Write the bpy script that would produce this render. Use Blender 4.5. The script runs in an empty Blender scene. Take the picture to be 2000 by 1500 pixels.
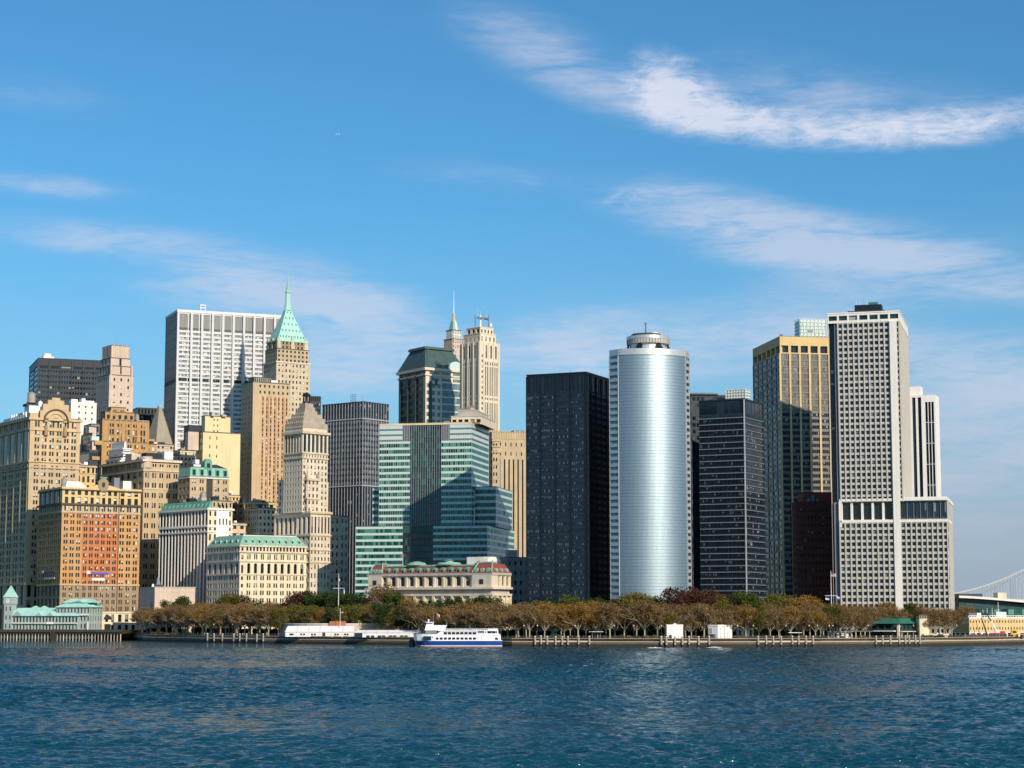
import bpy, math, random
import numpy as np
from mathutils import Vector, Matrix
rnd = random.Random(7)
SC = bpy.context.scene
COL = SC.collection
R = math.radians
# ------------------------------------------------------------------ camera
F = 3846.0
CH = 15.0                       # eye height above the water (upper ferry deck)
PITCH = math.atan(455 / F)
cp, sp = math.cos(PITCH), math.sin(PITCH)
cam = bpy.data.cameras.new('camera')
cam.sensor_width = 36.0
cam.lens = 36.0 * F / 2000.0
cam.clip_start = 1.0
cam.clip_end = 60000.0
camo = bpy.data.objects.new('camera', cam)
COL.objects.link(camo)
camo.location = (0, 0, CH)
camo.rotation_euler = (R(90) + PITCH, 0, 0)
SC.camera = camo
# ------------------------------------------------------------------ light
SUN_AZ, SUN_EL = R(32), R(26)   # azimuth to the right of "behind the camera"
SUN_STRENGTH, SKY_STRENGTH = 4.6, 0.085
SC.view_settings.view_transform = 'Standard'
SC.view_settings.look = 'None'
SC.view_settings.exposure = 0.0
SC.view_settings.gamma = 1.0
SC.view_settings.use_curve_mapping = False
sdir = Vector((math.sin(SUN_AZ) * math.cos(SUN_EL), -math.cos(SUN_AZ) * math.cos(SUN_EL), math.sin(SUN_EL)))
sl = bpy.data.lights.new('sun', 'SUN')
sl.energy = SUN_STRENGTH
sl.angle = R(0.53)
sl.color = (1.0, 0.87, 0.70)
so = bpy.data.objects.new('sun', sl)
COL.objects.link(so)
so.rotation_euler = sdir.to_track_quat('Z', 'Y').to_euler()

def nd(nt, typ, **kw):
    n = nt.nodes.new(typ)
    for k, v in kw.items():
        setattr(n, k, v)
    return n

def mth(nt, op, a, b=None, c=None, clamp=False):
    n = nt.nodes.new('ShaderNodeMath')
    n.operation = op
    n.use_clamp = clamp
    for i, v in enumerate((a, b, c)):
        if v is None:
            continue
        if isinstance(v, (int, float)):
            n.inputs[i].default_value = v
        else:
            nt.links.new(v, n.inputs[i])
    return n.outputs[0]

def mixc(nt, fac, a, b, blend='MIX'):
    n = nt.nodes.new('ShaderNodeMix')
    n.data_type = 'RGBA'
    n.blend_type = blend
    for s, v in ((n.inputs[0], fac), (n.inputs[6], a), (n.inputs[7], b)):
        if isinstance(v, (int, float)):
            s.default_value = v
        elif isinstance(v, tuple):
            s.default_value = (v + (1,))[:4]
        else:
            nt.links.new(v, s)
    return n.outputs[2]

def smooth(nt, x, lo, hi, a=0.0, b=1.0):
    n = nd(nt, 'ShaderNodeMapRange', interpolation_type='SMOOTHSTEP')
    nt.links.new(x, n.inputs[0])
    for i, v in enumerate((lo, hi, a, b)):
        n.inputs[i + 1].default_value = v
    return n.outputs[0]

W = bpy.data.worlds.new('World')
SC.world = W
W.use_nodes = True
wt = W.node_tree
wt.nodes.clear()
sky = nd(wt, 'ShaderNodeTexSky', sky_type='NISHITA', sun_disc=False)
sky.sun_elevation = SUN_EL
sky.sun_rotation = math.pi - SUN_AZ      # clockwise from +Y seen from above
sky.altitude = 0
sky.air_density = 1.0
sky.dust_density = 0.6
sky.ozone_density = 2.2
tc = nd(wt, 'ShaderNodeTexCoord')
sep = nd(wt, 'ShaderNodeSeparateXYZ')
wt.links.new(tc.outputs['Generated'], sep.inputs[0])
az = mth(wt, 'MULTIPLY', mth(wt, 'ARCTAN2', sep.outputs[0], sep.outputs[1]), 57.2958)
el = mth(wt, 'MULTIPLY', mth(wt, 'ARCSINE', sep.outputs[2]), 57.2958)
comb = nd(wt, 'ShaderNodeCombineXYZ')
wt.links.new(az, comb.inputs[0])
wt.links.new(el, comb.inputs[1])

def cloud_noise(sx, sy, detail, rough, dist, off):
    m = nd(wt, 'ShaderNodeMapping')
    m.inputs['Location'].default_value = off
    m.inputs['Scale'].default_value = (sx, sy, 1)
    m.inputs['Rotation'].default_value = (0, 0, R(9))
    wt.links.new(comb.outputs[0], m.inputs[0])
    n = nd(wt, 'ShaderNodeTexNoise')
    n.inputs['Scale'].default_value = 1.0
    n.inputs['Detail'].default_value = detail
    n.inputs['Roughness'].default_value = rough
    n.inputs['Distortion'].default_value = dist
    wt.links.new(m.outputs[0], n.inputs['Vector'])
    return n.outputs['Fac']

def blob(px, py, lx, ly, ang, s):
    """soft ellipse of cloud cover round one direction of the sky (degrees)"""
    m = nd(wt, 'ShaderNodeMapping', vector_type='TEXTURE')
    m.inputs['Location'].default_value = ((px - 1000) / 67.1, (1205 - py) / 67.1, 0)
    m.inputs['Rotation'].default_value = (0, 0, R(ang))
    m.inputs['Scale'].default_value = (lx / 67.1, ly / 67.1, 1)
    wt.links.new(comb.outputs[0], m.inputs[0])
    l = nd(wt, 'ShaderNodeVectorMath', operation='LENGTH')
    wt.links.new(m.outputs[0], l.inputs[0])
    return smooth(wt, l.outputs['Value'], 0.0, 1.0, s, 0.0)

def addup(lst):
    o = lst[0]
    for x in lst[1:]:
        o = mth(wt, 'ADD', o, x)
    return o

# thick cumulus streaks / thin cirrus veils / low haze bank
thick = addup([blob(1315, 185, 165, 120, -24, 1.35), blob(1410, 235, 290, 80, -12, 1.05), blob(1640, 268, 400, 66, -4, .95),
               blob(1900, 268, 400, 72, 3, 1.0), blob(1250, 392, 190, 55, 4, .62), blob(1150, 700, 200, 90, 8, .55)])
veil = addup([blob(1050, 100, 330, 110, -22, .7), blob(1230, 205, 260, 80, -16, .5), blob(1520, 190, 340, 130, -10, .5), blob(1750, 240, 420, 110, -4, .5), blob(1430, 440, 400, 110, -14, .95),
              blob(1770, 525, 560, 120, -7, .86), blob(1600, 480, 460, 90, -12, .42), blob(1970, 575, 320, 60, -4, .5), blob(1950, 740, 420, 100, 0, .7),
              blob(70, 388, 280, 40, -3, .85), blob(250, 490, 560, 62, -4, .8), blob(540, 580, 420, 85, -2, 1.25), blob(700, 690, 320, 150, 0, 1.15),
              blob(1150, 690, 400, 150, 0, 1.15), blob(1560, 660, 380, 140, 0, .9), blob(1900, 900, 560, 330, 0, 1.1), blob(950, 350, 360, 55, -4, .35), blob(60, 220, 300, 70, -6, .35)])
n1 = cloud_noise(.85, 1.5, 9, .62, .5, (3.1, 1.7, 0))
n2 = cloud_noise(.22, 1.1, 8, .60, .6, (7.3, 2.2, 5))
n3 = cloud_noise(.9, 4.2, 6, .58, .9, (1.3, 5.2, 9))
d1 = smooth(wt, mth(wt, 'MULTIPLY', thick, mth(wt, 'ADD', mth(wt, 'MULTIPLY', n1, 1.9), mth(wt, 'MULTIPLY_ADD', n3, 1.2, -.74))), .12, 1.5)
d2 = smooth(wt, mth(wt, 'MULTIPLY', veil, mth(wt, 'MULTIPLY_ADD', n2, 2.6, mth(wt, 'MULTIPLY_ADD', n3, 1.1, -.88))), .0, 1.45)
bank = smooth(wt, el, 0.0, 13.0, .7, 0.0)
grey = mth(wt, 'MULTIPLY', smooth(wt, el, -2.0, 9.0, 1.0, 0.0), smooth(wt, az, 1.0, 13.0, 0.0, 1.0))
bankn = mth(wt, 'MULTIPLY', bank, mth(wt, 'MULTIPLY_ADD', n2, .9, .45))
tint = mixc(wt, 1.0, sky.outputs[0], (0.50, 1.11, 1.42), 'MULTIPLY')
c0 = mixc(wt, mth(wt, 'MULTIPLY', bankn, .9), tint, (4.6, 5.9, 7.6))
c1 = mixc(wt, mth(wt, 'MULTIPLY', d2, .68), c0, (7.2, 7.9, 9.6))
c1 = mixc(wt, mth(wt, 'MULTIPLY', grey, .85), c1, (4.1, 4.65, 5.9))
c2 = mixc(wt, mth(wt, 'MULTIPLY', d1, .85), c1, (8.8, 9.2, 10.6))
bg = nd(wt, 'ShaderNodeBackground')
bg.inputs[1].default_value = SKY_STRENGTH
wo = nd(wt, 'ShaderNodeOutputWorld')
wt.links.new(c2, bg.inputs[0])
wt.links.new(bg.outputs[0], wo.inputs[0])

# ------------------------------------------------------------------ pixel <-> place (photo pixels, 2000 x 1500)
def zat(py, Y):
    a = 750 - py
    return CH + Y * (F * sp + a * cp) / (F * cp - a * sp)
def xat(px, Y, z=20.0):
    return (px - 1000) / F * (Y * cp + (z - CH) * sp)
GZ = 4.0

# ------------------------------------------------------------------ materials
MATS = {}
def newmat(name):
    m = bpy.data.materials.new(name)
    m.use_nodes = True
    nt = m.node_tree
    bs = nt.nodes['Principled BSDF']
    MATS[name] = m
    return m, nt, bs

def solid(name, col, rough=.8, var=.22, scale=.12, metallic=0.0, streak=.2, spec=.3, fine=2.0):
    """weathered surface: broad mottling, fine grain and vertical weather streaks"""
    m, nt, bs = newmat(name)
    t = nd(nt, 'ShaderNodeTexCoord')
    def noise(sc, vec, det=4):
        mp = nd(nt, 'ShaderNodeMapping')
        mp.inputs['Scale'].default_value = vec
        nt.links.new(t.outputs['Object'], mp.inputs[0])
        n = nd(nt, 'ShaderNodeTexNoise')
        n.inputs['Scale'].default_value = sc
        n.inputs['Detail'].default_value = det
        nt.links.new(mp.outputs[0], n.inputs['Vector'])
        return n.outputs['Fac']
    a = noise(scale, (1, 1, 1))
    b = noise(fine, (1, 1, 1), 2)
    c = noise(.45, (1, 1, .06), 3)
    v = mth(nt, 'MULTIPLY_ADD', mth(nt, 'SUBTRACT', a, .5), 2 * var, 1.0)
    v = mth(nt, 'MULTIPLY_ADD', mth(nt, 'SUBTRACT', b, .5), var * .8, v)
    v = mth(nt, 'MULTIPLY_ADD', mth(nt, 'SUBTRACT', c, .5), 2 * streak, v)
    h = nd(nt, 'ShaderNodeHueSaturation')
    h.inputs['Color'].default_value = tuple(col) + (1,)
    nt.links.new(v, h.inputs['Value'])
    nt.links.new(h.outputs[0], bs.inputs['Base Color'])
    bs.inputs['Roughness'].default_value = rough
    bs.inputs['Metallic'].default_value = metallic
    bs.inputs['Specular IOR Level'].default_value = spec
    return m

def glass(name, dark, light, p_blind, rough=.08, frame=(.05, .05, .05), fw=.05, vary=.5, metallic=0.0, spec=.5, pv=1.0, full=False):
    """a pane: dark glass, some with blinds drawn part of the way; random per pane (UV cell + island + object)"""
    m, nt, bs = newmat(name)
    uv = nd(nt, 'ShaderNodeUVMap')
    s = nd(nt, 'ShaderNodeSeparateXYZ')
    nt.links.new(uv.outputs[0], s.inputs[0])
    oi = nd(nt, 'ShaderNodeObjectInfo')
    ge = nd(nt, 'ShaderNodeNewGeometry')
    key = mth(nt, 'ADD', mth(nt, 'MULTIPLY', oi.outputs['Random'], 317.0), mth(nt, 'MULTIPLY', ge.outputs['Random Per Island'], 917.0))
    cb = nd(nt, 'ShaderNodeCombineXYZ')
    nt.links.new(mth(nt, 'FLOOR', s.outputs[0]), cb.inputs[0])
    nt.links.new(mth(nt, 'FLOOR', s.outputs[1]), cb.inputs[1])
    nt.links.new(key, cb.inputs[2])
    wn = nd(nt, 'ShaderNodeTexWhiteNoise', noise_dimensions='3D')
    nt.links.new(cb.outputs[0], wn.inputs['Vector'])
    sr = nd(nt, 'ShaderNodeSeparateColor')
    nt.links.new(wn.outputs['Color'], sr.inputs[0])
    fu = mth(nt, 'FRACT', s.outputs[0])
    fv = mth(nt, 'FRACT', s.outputs[1])
    bl = mth(nt, 'LESS_THAN', sr.outputs[0], p_blind)
    if not full:
        bl = mth(nt, 'MULTIPLY', bl, mth(nt, 'GREATER_THAN', fv, mth(nt, 'MULTIPLY', sr.outputs[1], .9)))
    hs = nd(nt, 'ShaderNodeHueSaturation')
    hs.inputs['Color'].default_value = tuple(dark) + (1,)
    nt.links.new(mth(nt, 'MULTIPLY_ADD', sr.outputs[2], 2 * vary, 1 - vary), hs.inputs['Value'])
    c = mixc(nt, bl, hs.outputs[0], tuple(light))
    edge = mth(nt, 'MAXIMUM', mth(nt, 'LESS_THAN', fu, fw), mth(nt, 'GREATER_THAN', fu, 1 - fw))
    edge = mth(nt, 'MAXIMUM', edge, mth(nt, 'LESS_THAN', fv, fw * pv))
    c = mixc(nt, edge, c, tuple(frame))
    nt.links.new(c, bs.inputs['Base Color'])
    nt.links.new(mth(nt, 'MULTIPLY_ADD', mth(nt, 'MAXIMUM', bl, edge), .4, rough), bs.inputs['Roughness'])
    bs.inputs['Metallic'].default_value = metallic
    bs.inputs['Specular IOR Level'].default_value = spec
    return m

solid('yellow_brick', (.56, .41, .24)); solid('tan_stone', (.50, .38, .24)); solid('brown_stone', (.33, .24, .15))
solid('orange_brick', (.54, .30, .125)); solid('red_brick', (.50, .185, .075)); solid('gold_stone', (.66, .47, .22))
solid('limestone', (.58, .47, .33)); solid('pale_stone', (.66, .57, .45)); solid('cream_stone', (.74, .63, .44))
solid('cream_paint', (.76, .60, .34), var=.10); solid('white_stone', (.78, .74, .68), var=.08); solid('white_paint', (.82, .80, .77), var=.05, streak=.06)
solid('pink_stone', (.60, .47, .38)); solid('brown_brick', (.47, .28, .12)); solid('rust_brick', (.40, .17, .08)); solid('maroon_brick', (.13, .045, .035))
solid('grey_stone', (.36, .33, .29)); solid('grey_concrete', (.46, .43, .38)); solid('dark_roof', (.06, .055, .05)); solid('tar', (.13, .12, .11))
solid('patina', (.13, .34, .25), var=.25); solid('pale_patina', (.27, .52, .41), var=.16); solid('mint_patina', (.38, .66, .57), var=.12)
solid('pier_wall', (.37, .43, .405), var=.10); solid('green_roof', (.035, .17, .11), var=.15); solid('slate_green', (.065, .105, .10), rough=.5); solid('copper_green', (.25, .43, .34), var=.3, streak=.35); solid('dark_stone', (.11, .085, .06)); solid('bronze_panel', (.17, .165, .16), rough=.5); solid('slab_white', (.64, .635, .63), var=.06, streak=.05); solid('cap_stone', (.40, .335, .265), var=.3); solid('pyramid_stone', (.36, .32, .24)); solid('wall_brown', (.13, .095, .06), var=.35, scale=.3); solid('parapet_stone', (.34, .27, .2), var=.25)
solid('black_metal', (.007, .012, .020), rough=.4, spec=.5); solid('charcoal_metal', (.013, .023, .038), rough=.45, spec=.5); solid('steel_grey', (.18, .21, .245), rough=.5)
solid('silver', (.62, .62, .60), rough=.38, metallic=.55, var=.06); solid('dark_wood', (.05, .04, .032)); solid('weathered_wood', (.36, .31, .26), var=.3, fine=1.0)
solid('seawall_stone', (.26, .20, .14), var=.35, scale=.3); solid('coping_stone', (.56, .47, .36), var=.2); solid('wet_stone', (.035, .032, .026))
solid('waffle_stone', (.50, .475, .435), var=.07, streak=.06); solid('ivory', (.70, .60, .46), var=.10); solid('grey_rib', (.42, .42, .44), var=.08)
solid('red_roof', (.27, .075, .06)); solid('paving', (.10, .09, .08)); solid('lawn', (.07, .08, .025)); solid('asphalt', (.06, .06, .06))
solid('tent_white', (.84, .80, .78), var=.04, streak=.03); solid('ferry_white', (.86, .86, .86), rough=.35, var=.03, streak=.03, spec=.5)
solid('ferry_blue', (.015, .07, .30), rough=.3, var=.05, streak=.04, spec=.5); solid('ferry_red', (.35, .04, .03)); solid('yellow_paint', (.75, .48, .03), rough=.4)
solid('red_paint', (.5, .03, .03), rough=.4); solid('blue_paint', (.03, .10, .35), rough=.5); solid('sign_violet', (.16, .12, .42)); solid('sign_white', (.85, .85, .88), var=.03)
solid('bridge_paint', (.55, .54, .52), var=.05); solid('bark_pale', (.40, .35, .25), var=.35, fine=1.5); solid('bark_dark', (.10, .08, .06), var=.3)
solid('teal_metal', (.018, .058, .064), rough=.4); solid('cyan_panel', (.54, .67, .63), rough=.25, var=.06, streak=.04, spec=.6); solid('violet_louver', (.16, .14, .17), var=.1)
solid('skin', (.5, .33, .24)); solid('cloth_dark', (.03, .03, .04)); solid('cloth_red', (.45, .04, .04)); solid('cloth_white', (.75, .75, .75)); solid('cloth_blue', (.05, .10, .30)); solid('cloth_yellow', (.6, .42, .05))
solid('foam', (.85, .88, .9), var=.1); solid('rust_soil', (.25, .16, .08))
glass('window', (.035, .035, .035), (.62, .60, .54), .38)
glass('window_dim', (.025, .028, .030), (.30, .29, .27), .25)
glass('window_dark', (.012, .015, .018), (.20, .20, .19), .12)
glass('window_teal', (.012, .035, .04), (.30, .34, .32), .22)
glass('window_bright', (.21, .22, .225), (.60, .59, .55), .45, rough=.2, vary=.4)
glass('window_black', (.010, .012, .016), (.26, .27, .28), .16, rough=.12, frame=(.03, .032, .036), fw=.07)
glass('ribbon_green', (.008, .062, .045), (.07, .25, .17), .30, rough=.10, frame=(.05, .09, .08), fw=.06, vary=.9, full=True)
glass('ribbon_navy', (.006, .016, .024), (.02, .09, .08), .22, rough=.10, frame=(.06, .08, .09), fw=.06, vary=.8, full=True)
glass('ribbon_dark', (.008, .015, .026), (.22, .25, .27), .12, rough=.10, frame=(.035, .047, .062), fw=.10, vary=.7)
glass('ribbon_grey', (.085, .095, .11), (.20, .21, .22), .25, rough=.2, frame=(.12, .12, .12), fw=.08, vary=.5)
glass('ribbon_blue', (.09, .17, .22), (.17, .27, .32), .3, rough=.12, frame=(.2, .2, .19), fw=.06, vary=.4)
glass('ribbon_bronze', (.16, .155, .15), (.25, .23, .20), .3, rough=.2, frame=(.08, .07, .06), fw=.08, vary=.3)
glass('tower_glass', (.40, .48, .52), (.42, .54, .60), 0.0, rough=.43, frame=(.12, .17, .20), fw=.075, vary=.04, metallic=.85, spec=.6, full=True)
solid('navy_metal', (.014, .019, .030), rough=.45)
glass('window_ink', (.005, .011, .021), (.12, .145, .175), .5, rough=.12, frame=(.02, .03, .045), fw=.08, vary=.8)
glass('ribbon_louver', (.26, .25, .24), (.30, .29, .27), .3, rough=.5, frame=(.12, .115, .11), fw=.16, vary=.12)
glass('ribbon_ink', (.004, .009, .016), (.013, .024, .038), .3, rough=.12, frame=(.018, .028, .04), fw=.08, vary=.6, full=True)
glass('grid_glass', (.014, .018, .026), (.18, .20, .22), .20, rough=.12, frame=(.10, .10, .10), fw=.07)

def leaf(name, cols, trans=.3):
    m, nt, bs = newmat(name)
    ge = nd(nt, 'ShaderNodeNewGeometry')
    oi = nd(nt, 'ShaderNodeObjectInfo')
    rp = nd(nt, 'ShaderNodeValToRGB')
    e = rp.color_ramp.elements
    while len(e) < len(cols):
        e.new(.5)
    for i, c in enumerate(cols):
        e[i].position = i / (len(cols) - 1)
        e[i].color = tuple(c) + (1,)
    t = nd(nt, 'ShaderNodeTexCoord')
    nz = nd(nt, 'ShaderNodeTexNoise')
    nz.inputs['Scale'].default_value = .35
    nt.links.new(t.outputs['Object'], nz.inputs['Vector'])
    k = mth(nt, 'ADD', mth(nt, 'MULTIPLY', ge.outputs['Random Per Island'], .45), mth(nt, 'MULTIPLY_ADD', nz.outputs['Fac'], 1.1, -.35))
    k = mth(nt, 'ADD', k, mth(nt, 'MULTIPLY_ADD', oi.outputs['Random'], .36, -.12))
    nt.links.new(k, rp.inputs[0])
    nt.links.new(rp.outputs[0], bs.inputs['Base Color'])
    bs.inputs['Roughness'].default_value = .7
    bs.inputs['Specular IOR Level'].default_value = .15
    tr = nd(nt, 'ShaderNodeBsdfTranslucent')
    nt.links.new(rp.outputs[0], tr.inputs[0])
    mx = nd(nt, 'ShaderNodeMixShader')
    mx.inputs[0].default_value = trans
    nt.links.new(bs.outputs[0], mx.inputs[1])
    nt.links.new(tr.outputs[0], mx.inputs[2])
    nt.links.new(mx.outputs[0], nt.nodes['Material Output'].inputs[0])
leaf('leaf_brown', [(.155, .094, .040), (.25, .158, .068), (.345, .225, .098)])
leaf('leaf_amber', [(.20, .108, .030), (.31, .175, .045), (.41, .25, .065)])
leaf('leaf_olive', [(.09, .09, .018), (.165, .145, .03), (.25, .20, .042)])
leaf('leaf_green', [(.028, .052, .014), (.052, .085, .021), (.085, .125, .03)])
leaf('leaf_lime', [(.06, .09, .012), (.10, .13, .02), (.15, .17, .03)])
leaf('leaf_red', [(.05, .022, .016), (.10, .038, .026), (.16, .07, .035)])

# ------------------------------------------------------------------ mesh building
class MB:
    def __init__(s):
        s.v = []; s.f = []; s.uv = []; s.hasuv = False
    def add(s, vs, fs):
        b = len(s.v)
        s.v.extend(vs)
        for f in fs:
            s.f.append([b + i for i in f])
            s.uv.append(None)
    def quad(s, a, b, c, d, uv=None):
        n = len(s.v)
        s.v += [a, b, c, d]
        s.f.append([n, n + 1, n + 2, n + 3])
        s.uv.append(uv)
        if uv: s.hasuv = True
    def box(s, x0, x1, y0, y1, z0, z1):
        s.add([(x0, y0, z0), (x1, y0, z0), (x1, y1, z0), (x0, y1, z0), (x0, y0, z1), (x1, y0, z1), (x1, y1, z1), (x0, y1, z1)],
              [(3, 2, 1, 0), (4, 5, 6, 7), (0, 1, 5, 4), (1, 2, 6, 5), (2, 3, 7, 6), (3, 0, 4, 7)])
    def frus(s, x0, x1, y0, y1, z0, X0, X1, Y0, Y1, z1):
        s.add([(x0, y0, z0), (x1, y0, z0), (x1, y1, z0), (x0, y1, z0), (X0, Y0, z1), (X1, Y0, z1), (X1, Y1, z1), (X0, Y1, z1)],
              [(3, 2, 1, 0), (4, 5, 6, 7), (0, 1, 5, 4), (1, 2, 6, 5), (2, 3, 7, 6), (3, 0, 4, 7)])
    def prism(s, pts, z0, z1, pts1=None):
        n = len(pts)
        q = pts1 or pts
        s.add([(p[0], p[1], z0) for p in pts] + [(p[0], p[1], z1) for p in q],
              [tuple(range(n - 1, -1, -1)), tuple(range(n, 2 * n))] + [(i, (i + 1) % n, n + (i + 1) % n, n + i) for i in range(n)])
    def cyl(s, cx, cy, z0, z1, r0, r1=None, n=12):
        r1 = r0 if r1 is None else r1
        s.prism([(cx + r0 * math.cos(2 * math.pi * i / n), cy + r0 * math.sin(2 * math.pi * i / n)) for i in range(n)], z0, z1,
                [(cx + r1 * math.cos(2 * math.pi * i / n), cy + r1 * math.sin(2 * math.pi * i / n)) for i in range(n)])
    def tube(s, p, q, r0, r1=None, n=6):
        r1 = r0 if r1 is None else r1
        p, q = Vector(p), Vector(q)
        d = (q - p)
        if d.length < 1e-6: return
        d.normalize()
        a = d.orthogonal().normalized(); b = d.cross(a)
        vs = []
        for c, r in ((p, r0), (q, r1)):
            for i in range(n):
                t = 2 * math.pi * i / n
                vs.append(tuple(c + a * (r * math.cos(t)) + b * (r * math.sin(t))))
        s.add(vs, [(i, (i + 1) % n, n + (i + 1) % n, n + i) for i in range(n)] + [tuple(range(n - 1, -1, -1)), tuple(range(n, 2 * n))])
    def mesh(s, name, mat):
        me = bpy.data.meshes.new(name)
        me.from_pydata(s.v, [], s.f)
        if s.hasuv:
            l = me.uv_layers.new(name='UVMap')
            k = 0
            for f, uv in zip(s.f, s.uv):
                for i in range(len(f)):
                    if uv: l.data[k].uv = uv[i]
                    k += 1
        for mm in (mat if isinstance(mat, (list, tuple)) else [mat]):
            me.materials.append(MATS[mm])
        return me
    def build(s, name, mat, parent=None, loc=None):
        o = bpy.data.objects.new(name, s.mesh(name, mat))
        COL.objects.link(o)
        if parent: o.parent = parent
        if loc: o.location = loc
        return o

def tag(o, label, cat, group=None, kind=None):
    if kind: o['kind'] = kind
    if label: o['label'] = label
    if cat: o['category'] = cat
    if group: o['group'] = group
    return o
def thing(name, label, cat, loc, rz=0.0, group=None):
    o = bpy.data.objects.new(name, None)
    o.empty_display_size = 1
    COL.objects.link(o)
    o.location = loc
    o.rotation_euler = (0, 0, rz)
    return tag(o, label, cat, group)
def copy_tree(o, parent=None):
    c = o.copy()
    COL.objects.link(c)
    if parent: c.parent = parent
    for ch in list(o.children):
        copy_tree(ch, c)
    return c

UNIT = {}
def unit_pane(mat):
    if mat not in UNIT:
        m = MB()
        m.quad((0, 0, 0), (1, 0, 0), (1, 0, 1), (0, 0, 1), [(0, 0), (1, 0), (1, 1), (0, 1)])
        UNIT[mat] = m.mesh('window', mat)
    return UNIT[mat]

def S(nc, nr, fw=.5, fh=.55, dep=.4, g='window', k=1, gap=.12, ml=0., mr=0., mt=0., mb=0., sill=.22, arch=False, cell=None, skip=None):
    """a window grid: nc bays (k windows each), nr floors, width and height fractions, margins in metres"""
    return dict(nc=nc, nr=nr, fw=fw, fh=fh, dep=dep, g=g, k=k, gap=gap, ml=ml, mr=mr, mt=mt, mb=mb, sill=sill, arch=arch, cell=cell, skip=skip)

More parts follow.
